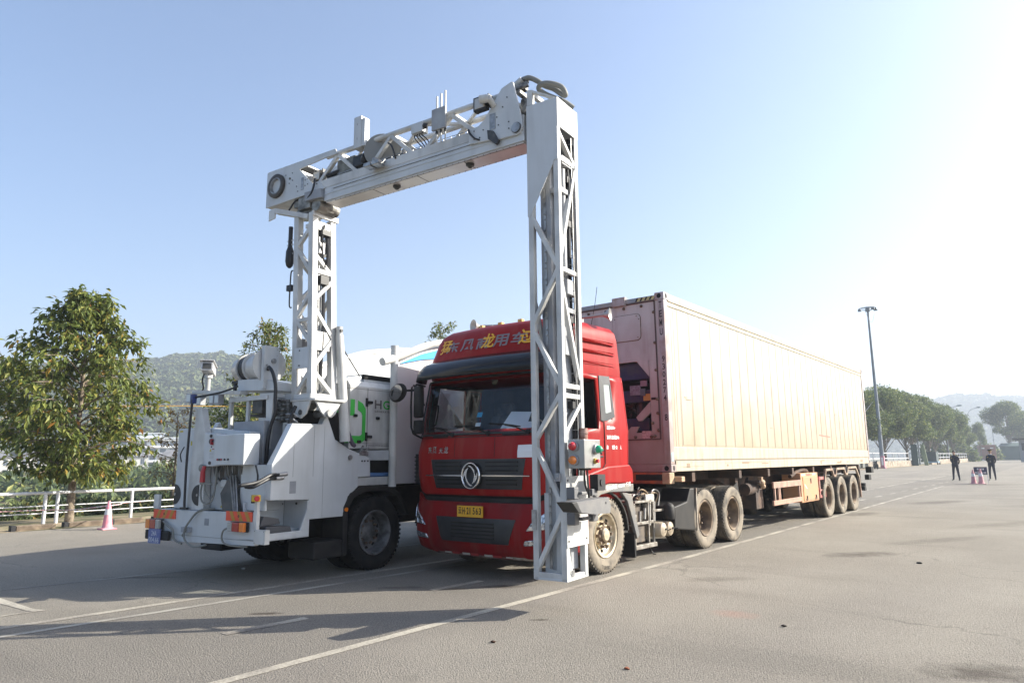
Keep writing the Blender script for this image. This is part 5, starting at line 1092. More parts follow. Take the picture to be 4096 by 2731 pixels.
b = MB(); b.box(-4.24, -4.12, .1, .3, 2.86, 3.14); b.build('mast_side_box', m_grey, mast, bevel=.01)
b = MB(); b.prism([(-4.70, -.06, 5.02), (-4.70, -.06, 4.86), (-4.56, -.06, 4.88), (-4.56, -.06, 5.03)], (0, .02, 0)).bar((-4.56, -.03, 4.985), (-3.95, .05, 4.80), .10, .07).bar((-4.4, .2, 4.93), (-3.95, .2, 4.85), .1, .1).box(-4.0, -3.9, .02, .14, 4.64, 4.70); b.build('support_arm', m_wh2, mast, bevel=.006)
b = MB(); b.box(-4.25, -3.82, .06, .36, 4.88, 4.96).box(-4.15, -3.9, .0, .1, 4.92, 5.1).bar((-4.2, .2, 5.05), (-3.7, .2, 4.9), .12, .1).cyl((-3.78, -.0, 4.93), (-3.78, .36, 4.93), .09, None, 18).bar((-3.95, .02, 5.05), (-3.62, .02, 4.98), .06, .06).box(-4.3, -4.05, .05, .3, 5.0, 5.1)
b.build('slewing_joint', mat('joint_grey', (.28, .27, .24), .5, .3, col2=(.10, .095, .085), scale=9), mast, bevel=.008)
b = MB(); b.prism([(-3.97, -.05, 5.13), (-3.64, -.05, 5.12), (-3.62, -.05, 4.99), (-3.95, -.05, 5.0)], (0, .25, 0)); b.build('joint_cover', m_inner, mast, bevel=.005)
# hinge at the mast foot
b = MB(); b.prism([(-4.14, -.03, 2.29), (-3.62, -.03, 2.29), (-3.69, -.03, 2.14), (-3.70, -.03, 2.22), (-4.06, -.03, 2.22)], (0, .50, 0)) if False else None
b.box(-4.15, -3.62, -.03, .48, 2.265, 2.295).prism([(-3.66, .02, 2.265), (-3.66, .46, 2.265), (-3.66, .36, 2.10), (-3.66, .30, 2.055), (-3.66, .20, 2.055), (-3.66, .12, 2.12)], (-.03, 0, 0)).prism([(-4.10, .02, 2.265), (-4.10, .46, 2.265), (-4.10, .30, 2.05), (-4.10, .2, 2.05)], (-.03, 0, 0)).prism([(-4.08, -.02, 2.265), (-3.72, -.02, 2.265), (-3.80, -.02, 2.10), (-3.90, -.02, 2.04), (-4.0, -.02, 2.08)], (0, .03, 0))
mh = b.build('mast_hinge', m_wh2, scn, bevel=.006)
b = MB(); b.cyl((-4.2, .24, 2.11), (-3.62, .24, 2.11), .05, None, 20); b.m(1).cyl((-3.90, -.03, 2.12), (-3.90, .0, 2.12), .035, None, 12); b.build('hinge_pin', [m_galv, m_dk], mh, smooth=40)
b = MB(); b.cyl((-3.72, .44, 3.18), (-3.70, .58, 1.75), .055, .07, 16).m(0).cyl((-3.72, .435, 3.30), (-3.72, .44, 3.16), .045, None, 12).m(1).cyl((-3.76, .43, 3.24), (-3.66, .43, 3.24), .022, None, 10); b.build('hydraulic_ram', [m_wh2, m_dk], scn, smooth=40)
b = MB(); b.tube([(-3.70, .56, 2.0), (-3.68, .62, 1.85), (-3.68, .70, 1.72), (-3.68, .74, 1.70)], .03, 8, 4); b.build('ram_hose', mat('purple_hose', (.07, .05, .08), .5), scn, smooth=40)
# ---- truck body: side plates at u=-3.80
US, UL = -3.78, -6.22
sidep = [(-.52, 1.46), (-.24, 1.965), (.25, 1.975), (.30, 2.08), (.33, 2.09), (.39, 1.97), (.48, 1.78), (.72, 1.66), (1.14, 1.53), (1.15, 1.275), (.92, 1.27), (.92, 1.14), (.74, 1.02), (.66, .80), (.66, .765), (.30, .765), (.08, .765), (.07, 1.01), (-.52, 1.03)]
for U_, s_ in ((US, -1), (UL, 1)):
    b = MB(); sp_ = sidep if s_ < 0 else [(.10, 1.9)]+sidep[2:-2]+[(.10, .765)]
    b.prism([(U_, v, z) for v, z in sp_], (s_*.10, 0, 0)); 
    if s_ < 0: b.box(U_-.60, U_-.10, -.515, -.48, .90, 1.455).box(U_-.42, U_-.10, .08, .66, .767, 1.30)
    o = b.build('side_tank_body', m_wh, scn, bevel=.01)
    if s_ < 0:
        f = MB(); f.box(US, US+.003, -.20, -.195, 1.30, 1.95).box(US, US+.003, .12, .123, 1.30, 1.95).box(US, US+.003, .29, .293, .78, 1.95); f.build('panel_seam', m_grey, o)
        f = MB(); f.box(US-.0, US+.003, -.24, -.145, 1.10, 1.25); f.build('dark_recess', m_inner, o)
        f = MB(); f.cyl((US, .75, 1.54), (US+.02, .75, 1.54), .035, None, 14).m(1)
        for v in (.98, 1.03, 1.09): f.cyl((US, v, 1.49), (US+.01, v, 1.49), .012, None, 8)
        f.build('side_fittings', [m_galv, m_dk], o)
b = MB(); b.tube([(US, -.42, 1.33), (US+.03, -.55, 1.33), (US+.03, -.75, 1.25), (US-.02, -.95, 1.22), (US-.2, -.72, 1.22)], .022, 8, 5).tube([(US, -.46, 1.29), (US+.03, -.6, 1.28), (US+.02, -.78, 1.20), (US-.1, -.8, 1.2)], .02, 8, 4).tube([(US-.3, -.5, 1.22), (US-.15, -.6, 1.32), (US-.2, -.6, 1.45)], .012, 6, 4); b.m(1).cyl((US+.01, -.42, 1.33), (US+.01, -.30, 1.34), .024, None, 10).cyl((US+.01, -.46, 1.29), (US+.01, -.35, 1.295), .022, None, 10); b.build('hydraulic_hose', [m_cable, m_galv], scn, smooth=40)
# open corner basket on the right rear
b = MB(); b.box(US-.03, US, -.60, .09, .56, .64).box(US-.50, US, -.60, .09, .555, .575).prism([(US-.03, -.05, .64), (US-.03, .09, .64), (US-.03, .09, 1.0)], (.03, 0, 0)).prism([(US-.45, .05, .57), (US, .05, .57), (US, .05, 1.0), (US-.45, .05, 1.02)], (0, .02, 0)).box(US-.48, US-.45, -.55, .05, .57, 1.0)
b.build('corner_basket', m_wh, scn, bevel=.004)
b = MB(); b.prism([(US-.3, -.5, .60), (US-.3, -.1, .60), (US-.3, -.14, .70), (US-.3, -.5, .72)], (.22, 0, 0)).prism([(US-.35, -.55, .72), (US-.35, -.25, .73), (US-.35, -.28, .80), (US-.35, -.5, .84)], (.22, 0, 0)); b.build('wheel_chock', mat('grey_chock', (.08, .08, .085), .7), scn, bevel=.008)
b = MB(); b.cyl((US-.46, .03, .95), (US-.46, .02, .95), .015, None, 8).cyl((US-.2, .045, .96), (US-.2, .035, .96), .015, None, 8); b.build('basket_bolts', m_dk, scn)
# ---- rear frame and platform
VR = -.60
b = MB(); b.box(-6.12, -3.93, VR, VR+.06, .49, .885).box(-6.12, -5.55, VR, VR+.06, .44, .49) if False else b.prism([(-6.05, VR, .46), (-3.93, VR, .50), (-3.93, VR, .885), (-6.10, VR, .87)], (0, .06, 0))
b.box(-6.10, -3.93, VR+.06, .2, .60, .66).box(-6.1, -6.04, VR+.06, .1, .6, .87)
rf = b.build('rear_frame', m_wh, scn, bevel=.004)
b = MB(); b.box(-6.0, -3.95, VR-.003, VR, .555, .558); b.m(1).box(-4.955, -4.87, VR-.004, VR, .70, .785); b.build('frame_seam', [m_dk, m_inner], rf)
b = MB(); b.box(-3.93, -3.72, VR-.02, VR+.05, .525, .69); b.m(1)
for u in (-3.91, -3.74):
    for z in (.54, .675): b.cyl((u, VR-.021, z), (u, VR-.025, z), .006, None, 6)
b.build('corner_plate', [m_wh2, m_dk], rf, bevel=.004)
for u in (-6.14, -3.96):
    b = MB(); w_ = .12 if u < -5 else .06; b.box(u if u < -5 else u, u+w_, VR-.012, VR+.03, .875 if u < -5 else .69, 1.10 if u > -5 else 1.065); po = b.build('lamp_post', m_wh2, rf, bevel=.004)
    if u > -5:
        b = MB(); b.box(-3.955, -3.835, VR-.06, VR-.01, 1.02, 1.10).m(1).cyl((-3.85, VR-.07, 1.06), (-3.80, VR-.09, 1.06), .026, .034, 14).m(2).box(-3.975, -3.95, VR-.05, VR, 1.0, 1.10); b.build('emergency_stop', [mat('stop_yellow', (.66, .42, .03), .4), mat('stop_red', (.5, .02, .03), .35), m_blk], po, bevel=.008)
m_ho, m_hy = mat('retro_orange_red', (.75, .08, .03), .5), mat('retro_ochre', (.45, .22, .03), .55)
for u0, u1, z0_ in ((-6.12, -5.60, .755), (-4.50, -3.985, .778)):
    b = MB(); b.box(u0, u1, VR-.012, VR-.003, z0_, z0_+.115); b.m(1); w_ = (u1-u0)/4.0
    for i in range(-1, 4):
        a = u0+w_*.5+i*w_*1.15; pts = [(a, z0_+.115), (a+w_*.5, z0_+.115), (a+w_*.5+.07, z0_), (a+.07, z0_)] if u0 > -5 else [(a+.07, z0_+.115), (a+w_*.5+.07, z0_+.115), (a+w_*.5, z0_), (a, z0_)]
        if min(p[0] for p in pts) >= u0 and max(p[0] for p in pts) <= u1: b.prism([(x, VR-.0145, z) for x, z in pts], (0, .003, 0))
    b.m(2).cyl(((u0+u1)/2, VR-.015, z0_+.06), ((u0+u1)/2, VR-.016, z0_+.06), .018, None, 12)
    b.build('chevron_board', [m_ho, m_hy, mat('mark_dark', (.2, .06, .02), .6)], rf)
m_lr, m_la, m_lw = mat('lens_red', (.32, .02, .015), .25, coat=.6), mat('lens_amber', (.75, .20, .02), .25, coat=.6), mat('lens_clear', (.42, .42, .38), .3)
for u0, seq in ((-6.19, (1, 0, 2)), (-4.37, (2, 0, 1))):
    b = MB(); b.m(3).box(u0, u0+.34, VR-.045, VR-.013, .615 if u0 < -5 else .655, .745 if u0 < -5 else .772)
    x = u0
    for k_ in seq:
        w_ = .14 if k_ == 0 else .10 if k_ == 1 else .09; b.m(k_).box(x+.004, x+w_-.002, VR-.085, VR-.045, (.62 if u0 < -5 else .66), (.742 if u0 < -5 else .769)); x += w_
    tl = b.build('tail_lamp', [m_lr, m_la, m_lw, m_blk], rf, bevel=.008)
    b = MB()
    for k_ in range(5): b.box(u0+(.26 if seq[0] == 1 else .01), u0+(.33 if seq[0] == 1 else .08), VR-.088, VR-.085, .635+.02*k_+(.04 if u0 > -5 else 0), .641+.02*k_+(.04 if u0 > -5 else 0))
    b.build('lens_rib', m_grey, tl)
b = MB(); b.box(-6.22, -5.66, VR-.06, VR-.02, .475, .60); b.build('plate_carrier', m_blk, rf, bevel=.015)
b = MB(); b.box(-6.095, -5.815, VR-.08, VR-.068, .43, .62).m(1).box(-6.09, -5.82, VR-.082, VR-.08, .434, .437)
b.text('24A', (-6.02, VR-.083, .53), (1, 0, 0), (0, 0, 1), width=.13, height=.068).text('004.66', (-6.075, VR-.083, .445), (1, 0, 0), (0, 0, 1), width=.24, height=.068); b.build('licence_plate', [mat('blue_plate', (.10, .13, .32), .5, col2=(.14, .16, .33), scale=20), mat('plate_letters', (.5, .52, .6), .5)], rf)
b = MB(); b.tube([(-5.84, VR-.03, .72), (-5.70, VR-.04, .66), (-5.58, VR-.05, .62), (-5.54, VR-.04, .50), (-5.40, VR-.02, .45)], .015, 6, 5).tube([(-4.37, VR-.03, .70), (-4.48, VR-.05, .66), (-4.50, VR-.05, .55), (-4.40, VR-.03, .49), (-4.1, VR+.02, .48)], .012, 6, 5).tube([(-4.9, VR+.1, .90), (-5.05, VR-.02, .88), (-5.2, VR-.05, .75), (-5.28, VR-.07, .62), (-5.26, VR-.06, .50), (-5.1, VR-.04, .43), (-4.9, VR, .46)], .014, 6, 5).tube([(-5.25, VR-.04, .64), (-5.32, VR-.06, .58), (-5.36, VR-.04, .55)], .01, 6, 3); b.build('trailing_hose', m_hose, rf, smooth=50)
b = MB(); b.box(-5.39, -5.22, VR-.05, VR-.0, .60, .665).m(1).box(-5.72, -5.56, VR-.004, VR, .815, .83); b.build('socket_box', [m_inner, m_belly], rf, bevel=.008)
# left cabinet and sloped pillar
b = MB(); b.box(-5.84, -5.30, -.50, -.02, .88, 1.955); lc = b.build('left_cabinet', m_wh, scn, bevel=.012)
b = MB()
for cu, sg in ((-5.838, 1), (-5.18, -1)):
    P = [(cu+sg*.15*math.cos(a), -.506 if cu < -5.5 else -.568, 1.07+.135*math.sin(a)) for a in [math.pi/2-math.pi*i/16 for i in range(17)]]
    b.prism(P, (0, .004, 0))
b.m(1)
b.cyl((-5.81, -.505, 1.07), (-5.81, -.514, 1.07), .018, None, 12).cyl((-5.205, -.565, 1.07), (-5.205, -.574, 1.07), .018, None, 12)
b.m(2).box(-5.80, -5.73, -.503, -.50, 1.905, 1.93).box(-5.53, -5.50, -.503, -.50, 1.72, 1.78)
b.build('cabinet_marks', [m_cable, m_galv, mat('tiny_yellow', (.5, .4, .05), .6)], lc)
b = MB(); b.prism([(-5.44, -.56, .88), (-5.07, -.56, .88), (-5.13, -.56, 1.86), (-5.25, -.56, 2.21), (-5.36, -.56, 2.21)], (0, .10, 0)); b.build('ladder_pillar', m_wh2, scn, bevel=.006)
b = MB(); b.tube([(-5.40, -.60, 2.33), (-5.41, -.60, 2.2), (-5.43, -.60, 1.8), (-5.44, -.60, 1.4), (-5.43, -.60, 1.0), (-5.42, -.60, .90)], .016, 6, 4).tube([(-5.40, -.58, 2.36), (-5.1, -.4, 2.42), (-4.85, -.3, 2.50)], .014, 6, 4).box(-5.50, -5.36, -.62, -.58, .885, .91).tube([(-5.52, -.6, 1.7), (-5.58, -.61, 1.6), (-5.56, -.6, 1.5)], .008, 5, 4); b.m(1).box(-5.44, -5.38, -.61, -.55, 2.28, 2.40); b.build('black_strap', [m_cable, mat('navy_clip', (.02, .04, .15), .5)], scn)
# cabinet body in the middle, sloped lower skirt
b = MB(); b.prism([(-5.26, -.45, .88), (-4.20, -.45, .88), (-4.24, -.45, 1.10), (-4.33, -.45, 1.45), (-4.33, -.45, 1.87), (-5.35, -.45, 1.955)], (0, .42, 0)).box(-5.35, -4.33, -.47, -.03, 1.93, 1.965) if False else b.prism([(-5.26, -.45, .88), (-4.20, -.45, .88), (-4.24, -.45, 1.10), (-4.33, -.45, 1.45), (-4.33, -.45, 1.87), (-5.30, -.45, 1.95)], (0, .42, 0))
cb = b.build('centre_cabinet', m_wh, scn, bevel=.008)
b = MB(); b.box(-5.14, -5.0, -.56, -.45, 1.45, 1.875).box(-5.0, -4.82, -.60, -.45, 1.44, 1.865); b.box(-4.82, -4.70, -.62, -.45, 1.445, 1.845)
b.box(-4.70, -4.12, -.68, -.45, 1.455, 1.835)
ctl = b.build('control_box', m_wh, scn, bevel=.01)
b = MB(); b.m(0)
for z in (1.83, 1.485): b.cyl((-4.92, -.601, z), (-4.92, -.612, z), .022, None, 14)
b.cyl((-4.90, -.60, 1.76), (-4.90, -.625, 1.76), .034, None, 16).m(1).box(-4.892, -4.868, -.635, -.60, 1.715, 1.79).m(0).box(-4.91, -4.895, -.606, -.60, 1.68, 1.70)
for i, (u, c_) in enumerate(((-4.64, 1), (-4.60, 0), (-4.56, 1), (-4.49, 0), (-4.42, 0))): b.m(c_).cyl((u, -.681, 1.525), (u, -.69, 1.525), .014, None, 10)
b.m(2).prism([(-4.945, -.602, 1.63), (-4.90, -.602, 1.63), (-4.922, -.602, 1.67)], (0, .002, 0)).m(1).box(-4.89, -4.83, -.602, -.60, 1.655, 1.665).m(3)
for i in range(5): b.box(-4.94, -4.85, -.6015, -.60, 1.54+.018*i, 1.544+.018*i)
b.build('switches', [m_cable, mat('switch_red', (.30, .02, .03), .4), mat('tiny_yellow', (1, 1, 0)), m_grey], ctl, smooth=40)
b = MB(); b.cyl((-5.03, -.62, 1.24), (-5.03, -.62, 1.38), .035, .03, 14).cyl((-5.03, -.62, 1.37), (-5.03, -.60, 1.44), .026, None, 12); b.m(1).ball((-5.10, -.60, 1.42), .05, (1, .6, 1)).cyl((-5.03, -.62, 1.21), (-5.03, -.62, 1.245), .03, None, 12)
b.tube([(-5.03, -.62, 1.21), (-5.05, -.62, 1.10), (-5.0, -.62, .99), (-4.86, -.62, .98), (-4.82, -.58, 1.08), (-4.84, -.55, 1.44)], .012, 6, 5).tube([(-5.0, -.6, 1.22), (-4.98, -.6, 1.12), (-4.88, -.58, 1.04), (-4.84, -.55, 1.2), (-4.86, -.5, 1.44)], .008, 6, 5).bar((-5.03, -.62, 1.22), (-4.85, -.6, 1.22), .02, .02)
b.build('red_plug', [mat('plug_red', (.42, .03, .035), .45), m_hose], ctl, smooth=40)
b = MB(); random.seed(6)
for i in range(12): u = -4.95+i*.045; b.tube([(u, -.52, 1.45), (u+random.uniform(-.02, .02), -.52, 1.38), (u+random.uniform(-.04, .04), -.5, 1.30), (u+random.uniform(-.03, .08), -.47, 1.2+.05*random.random())], random.choice((.007, .01, .014)), 5, 3)
for u in (-4.5, -4.38, -4.36): b.cyl((u, -.5, 1.44), (u, -.5, 1.34), .022, .018, 8)
b.build('cable_glands', m_dk, ctl)
b = MB(); b.box(-4.78, -4.66, -.53, -.45, 1.17, 1.27); b.build('white_sensor', m_wh2, ctl, bevel=.015)
b = MB(); b.prism([(-4.62, -.50, 1.33), (-4.54, -.50, 1.33), (-4.26, -.58, .87), (-4.62, -.58, .87), (-4.72, -.56, 1.10)], (0, .03, 0)); b.m(1)
for k_ in range(3): b.bar((-4.60+.055*k_, -.515, 1.33), (-4.36+.035*k_, -.60, .87), .014, .02)
b.build('folded_ramp', [mat('dark_ramp', (.055, .052, .048), .5, .3, col2=(.09, .08, .07), scale=6), m_galv], scn)
b = MB(); b.bar((-5.20, -.47, 1.10), (-5.10, -.50, .88), .03, .03).cyl((-5.06, -.455, 1.05), (-5.06, -.47, 1.05), .018, None, 10).cyl((-5.13, -.455, .97), (-5.13, -.47, .97), .016, None, 10).cyl((-4.30, -.455, .98), (-4.30, -.47, .98), .014, None, 10)
b.m(1).prism([(-4.86, -.455, .915), (-4.82, -.455, .915), (-4.84, -.455, .945)], (0, .003, 0)); b.build('cabinet_bolts', [m_galv, mat('tiny_yellow', (1, 1, 0))], cb)
# louvred cooler and cable chain in the gap
b = MB(); b.box(-4.90, -4.26, -.30, .0, 1.45, 2.02); b.build('steel_cabinet', m_inner, scn, bevel=.006)
b = MB(); b.box(-4.05, -3.90, .0, .75, 1.30, 2.15); lo = b.build('cooler_core', m_hole, scn)
b = MB()
for i in range(11): z = 1.40+i*.068; b.bar((-4.05, -.10, z), (-3.89, -.10, z), .08, .014, (0, .6, 1))
b.build('louvre', m_inner, lo)
b = MB(); b.prism([(-4.35, -.22, 2.38), (-4.20, -.22, 2.38), (-4.22, -.22, 2.0), (-4.28, -.22, 1.48), (-4.31, -.22, 1.48)], (0, .04, 0)).box(-5.1, -4.3, -.24, -.19, 2.30, 2.36).box(-4.76, -4.71, -.22, -.18, 1.90, 2.33).box(-5.14, -5.09, -.22, -.18, 1.93, 2.38).box(-4.30, -4.25, .3, .35, 1.5, 2.38).box(-4.30, -4.25, -.2, .33, 2.33, 2.38)
b.build('rail_frame', m_wh2, scn, bevel=.004)
b = MB(); b.box(-5.15, -5.13, .1, .12, 1.5, 2.33); b.cyl((-5.12, -.19, 1.95), (-5.12, -.19, 2.36), .03, None, 12); b.build('dark_post', m_grey, scn)
b = MB(); b.tube([(-4.16, -.22, 2.3), (-4.15, -.22, 2.12), (-4.20, -.24, 1.95), (-4.22, -.26, 1.75), (-4.23, -.26, 1.48)], .024, 10, 5).tube([(-3.90, -.1, 2.2), (-3.93, -.14, 2.05), (-3.98, -.15, 1.85), (-3.97, -.14, 1.6)], .024, 8, 4); b.build('thick_hose', m_cable, scn, smooth=50)
b = MB(); random.seed(9)
for i in range(5):
    for j in range(3): b.cyl((-4.27+j*.055, -.06, 2.04+i*.062), (-4.27+j*.055, -.12, 2.04+i*.062+random.uniform(-.01, .01)), .018, .014, 8)
b.box(-4.32, -4.10, -.06, .0, 2.0, 2.30); b.m(1).box(-4.38, -4.12, .0, .06, 2.02, 2.38); b.build('hose_manifold', [mat('manifold', (.09, .09, .085), .4, .5, col2=(.3, .3, .3), scale=20), m_wh], scn)
b = MB(); b.box(-4.9, -4.4, -.10, .2, 2.10, 2.13).box(-4.65, -4.45, -.2, .1, 2.13, 2.30).cyl((-4.52, -.1, 2.13), (-4.52, -.1, 2.32), .05, None, 10); b.build('top_machinery', m_dk, scn)
# top shelf, reel, camera, lamps
b = MB(); b.prism([(-5.0, -.2, 2.45), (-4.72, -.2, 2.44), (-4.226, -.2, 2.415), (-4.234, -.2, 2.53), (-4.46, -.2, 2.585), (-5.0, -.2, 2.605)], (0, .40, 0)); b.m(1).box(-5.14, -5.0, -.20, -.16, 2.56, 2.60).box(-5.10, -5.06, -.2, -.16, 2.46, 2.58); b.build('shelf_box', [m_wh, m_cable], scn, bevel=.006)
b = MB(); rc = Vector((-4.60, -.1, 2.77)); axr = Vector((1, -.15, 0)).normalized()
b.lathe([(.02, .15), (.24, .15), (.245, .16), (.24, .17), (.02, .17)], rc, axr, 40); b.lathe([(.02, -.38), (.205, -.38), (.21, -.37), (.205, -.36), (.02, -.36)], rc, axr, 40).lathe([(.02, -.20), (.205, -.20), (.21, -.19), (.205, -.18), (.02, -.18)], rc, axr, 40)
reel = b.build('cable_reel', m_wh2, scn, smooth=40)
b = MB(); b.lathe([(.0, -.60), (.15, -.60), (.165, -.58), (.165, -.38), (0, -.38)], rc, axr, 32); b.m(1).lathe([(.10, -.20), (.185, -.20), (.19, -.28), (.185, -.36), (.10, -.36)], rc, axr, 32); b.m(0).lathe([(.10, .15), (.175, .15), (.175, -.18), (.10, -.18)], rc, axr, 32); b.build('wound_cable', [m_wh2, m_cable], reel, smooth=40)
b = MB(); b.box(-4.43, -4.37, -.26, -.03, 2.44, 3.02); b.m(1).cyl((-4.37, -.12, 2.82), (-4.34, -.12, 2.82), .035, None, 14).cyl((-4.37, -.22, 2.76), (-4.355, -.22, 2.76), .012, None, 8).cyl((-4.37, -.10, 2.62), (-4.355, -.10, 2.62), .012, None, 8)
for z in (2.98, 2.90, 2.7, 2.55): b.cyl((-4.37, -.06, z), (-4.366, -.06, z), .007, None, 6)
b.build('reel_bracket', [m_wh, m_galv], scn, bevel=.006)
b = MB(); b.tube([(-4.36, -.20, 2.70), (-4.29, -.24, 2.72), (-4.21, -.24, 2.64), (-4.17, -.22, 2.48), (-4.16, -.22, 2.3)], .023, 8, 5); b.build('reel_lead', m_cable, reel, smooth=50)
b = MB(); b.cyl((-5.69, -.2, 2.50), (-5.69, -.2, 2.70), .035, None, 14).box(-5.74, -5.64, -.24, -.16, 2.68, 2.74); b.build('camera_stand', m_wh2, scn, smooth=40)
b = MB(); c = Vector((-5.66, -.22, 2.80)); d_ = Vector((.75, -.62, .10)).normalized(); sd_ = d_.cross(Vector((0, 0, 1))).normalized(); up_ = sd_.cross(d_)
def ob(b, c, ax, l, w_, h_, sdv, upv): b.add([c+ax*(l/2*i)+sdv*(w_/2*j)+upv*(h_/2*k) for i in (-1, 1) for j in (-1, 1) for k in (-1, 1)], [(0, 1, 3, 2), (4, 6, 7, 5), (0, 4, 5, 1), (2, 3, 7, 6), (0, 2, 6, 4), (1, 5, 7, 3)])
ob(b, c, d_, .44, .15, .12, sd_, up_); ob(b, c+up_*.075+d_*.02, d_, .50, .19, .014, sd_, up_); b.m(1); ob(b, c+d_*.222, d_, .006, .115, .085, sd_, up_); b.build('camera', [m_belly, m_dk], scn, bevel=.008)
b = MB(); b.tube([(-5.72, -.24, 2.75), (-5.77, -.24, 2.65), (-5.76, -.22, 2.55), (-5.82, -.2, 2.50)], .012, 6, 4); b.build('camera_cable', m_cable, scn)
b = MB(); b.bar((-5.98, -.2, 2.49), (-4.78, -.25, 2.41), .12, .05); b.build('top_rail', m_wh2, scn, bevel=.005)
for c, w_ in (((-5.93, -.3, 2.40), .13), ((-5.75, -.26, 2.36), .10), ((-5.39, -.3, 2.35), .11), ((-5.27, -.3, 2.345), .11)):
    b = MB(); b.box(c[0]-w_/2, c[0]+w_/2, c[1]-.03, c[1]+.05, c[2]-.065, c[2]+.065).m(1).box(c[0]-w_/2+.012, c[0]+w_/2-.012, c[1]-.034, c[1]-.03, c[2]-.05, c[2]+.05); b.build('work_lamp', [m_grey, mat('work_glass', (.55, .57, .58), .25, .2)], scn, bevel=.008)
# generator set
GX = -3.86
b = MB(); b.box(-5.9, GX, .80, 2.30, 1.66, 2.56).prism([(GX-.0, .80, 2.56), (GX, 2.3, 2.56), (GX-.12, 2.3, 2.64), (GX-.12, .86, 2.64)], (-1.9, 0, 0)) if False else b.prism([(GX, .80, 1.66), (GX, .80, 2.54), (GX-.06, .80, 2.62), (GX-2.0, .80, 2.62), (GX-2.0, .80, 1.66)], (0, 1.5, 0))
gen = b.build('generator_canopy', m_wh2, scn, bevel=.01)
b = MB(); b.box(GX-.002, GX+.003, 1.14, 1.146, 1.69, 2.52).box(GX, GX+.003, .80, 2.3, 2.50, 2.504).box(GX, GX+.003, .80, 2.3, 1.735, 1.739).box(GX-2, GX, .797, .80, 2.50, 2.504); b.build('door_gap', m_dk, gen)
b = MB()
for z in (2.32, 1.83): b.box(GX, GX+.03, 1.10, 1.13, z-.06, z+.06).box(GX, GX+.035, 1.13, 1.22, z-.02, z+.02)
for v, z in ((.90, 2.12), (1.34, 2.10), (.98, 1.76)): b.box(GX, GX+.03, v-.03, v+.03, z-.02, z+.02)
b.build('door_hinge', m_blk, gen, bevel=.006)
mg = mat('logo_green', (.05, .42, .06), .5)
b = MB()
def gp_(x, y): return (GX+.004, .800+(x-340)*.00190, 2.350-(y-978)*.00128)
def arc(cx_, cy_, r_, a0, a1, n=8): return [gp_(cx_+r_*math.cos(R(a0+(a1-a0)*i/n)), cy_-r_*math.sin(R(a0+(a1-a0)*i/n))) for i in range(n+1)]
b.prism([gp_(345, 980), gp_(388, 980), gp_(388, 1158), gp_(345, 1158)], (.002, 0, 0))
b.prism([gp_(420, 988), gp_(470, 1020), gp_(500, 1080), gp_(500, 1150), gp_(466, 1150), gp_(455, 1120), gp_(420, 1095)], (.002, 0, 0))
b.prism([gp_(466, 1150), gp_(500, 1150), gp_(500, 1400), gp_(466, 1350)], (.002, 0, 0))
o_ = arc(430, 1385, 72, 0, -90); i_ = arc(430, 1340, 38, -90, 0)
b.prism([gp_(466, 1350)]+[gp_(500, 1400)]+o_[1:]+[gp_(342, 1457), gp_(342, 1376)]+i_, (.002, 0, 0))
def gq(x, y): return (GX-.004-(345-x)*.0038, .796, 2.350-(y-978)*.00128)
b.prism([gq(318, 988), gq(318, 1088), gq(290, 1120), gq(278, 1150), gq(262, 1150), gq(262, 1080)], (0, -.002, 0)).prism([gq(262, 1150), gq(278, 1150), gq(280, 1350), gq(296, 1376), gq(345, 1376), gq(345, 1457), gq(290, 1457), gq(264, 1400)], (0, -.002, 0))
b.build('green_logo', mg, gen)
b = MB(); b.text('H', (GX+.004, 1.285, 2.235), (0, 1, 0), (0, 0, 1), width=.14, height=.13).m(1).text('G', (GX+.004, 1.455, 2.235), (0, 1, 0), (0, 0, 1), width=.14, height=.13).m(0).text('I', (GX+.004, 1.64, 2.235), (0, 1, 0), (0, 0, 1), height=.13).text('GENERATORS', (GX+.004, 1.285, 2.185), (0, 1, 0), (0, 0, 1), width=.40, height=.028, spacing=1.2).text('www.HGIgenerators', (GX+.004, 1.16, 1.695), (0, 1, 0), (0, 0, 1), width=.50, height=.025)
b.build('generator_lettering', [mat('letter_grey', (.10, .09, .09), .5), mg], gen)
b = MB(); b.prism([(-3.95, .60, 2.60), (-3.95, 1.10, 2.72), (-3.95, 1.10, 2.60), (-3.95, .62, 2.56)], (-1.6, 0, 0)).box(-5.6, -3.95, 1.15, 2.2, 2.60, 2.66); b.m(1).box(-5.5, -3.99, 1.18, 2.3, 2.66, 2.74); b.build('exhaust_cover', [m_wh, m_hole], gen)
b = MB(); b.bar((-3.75, .48, 3.08), (-3.95, 1.06, 2.70), .012, .012); b.build('stay_rod', m_dk, scn)
b = MB(); b.cyl((-3.84, 1.0, 1.62), (-3.78, 1.0, 1.62), .03, None, 10).box(-3.86, -3.78, .93, 1.10, 1.56, 1.62).bar((-3.8, .95, 1.6), (-3.8, 1.02, 1.70), .02, .02).bar((-3.8, 1.05, 1.6), (-3.8, 1.12, 1.68), .02, .02); b.build('tap_cluster', m_galv, scn)
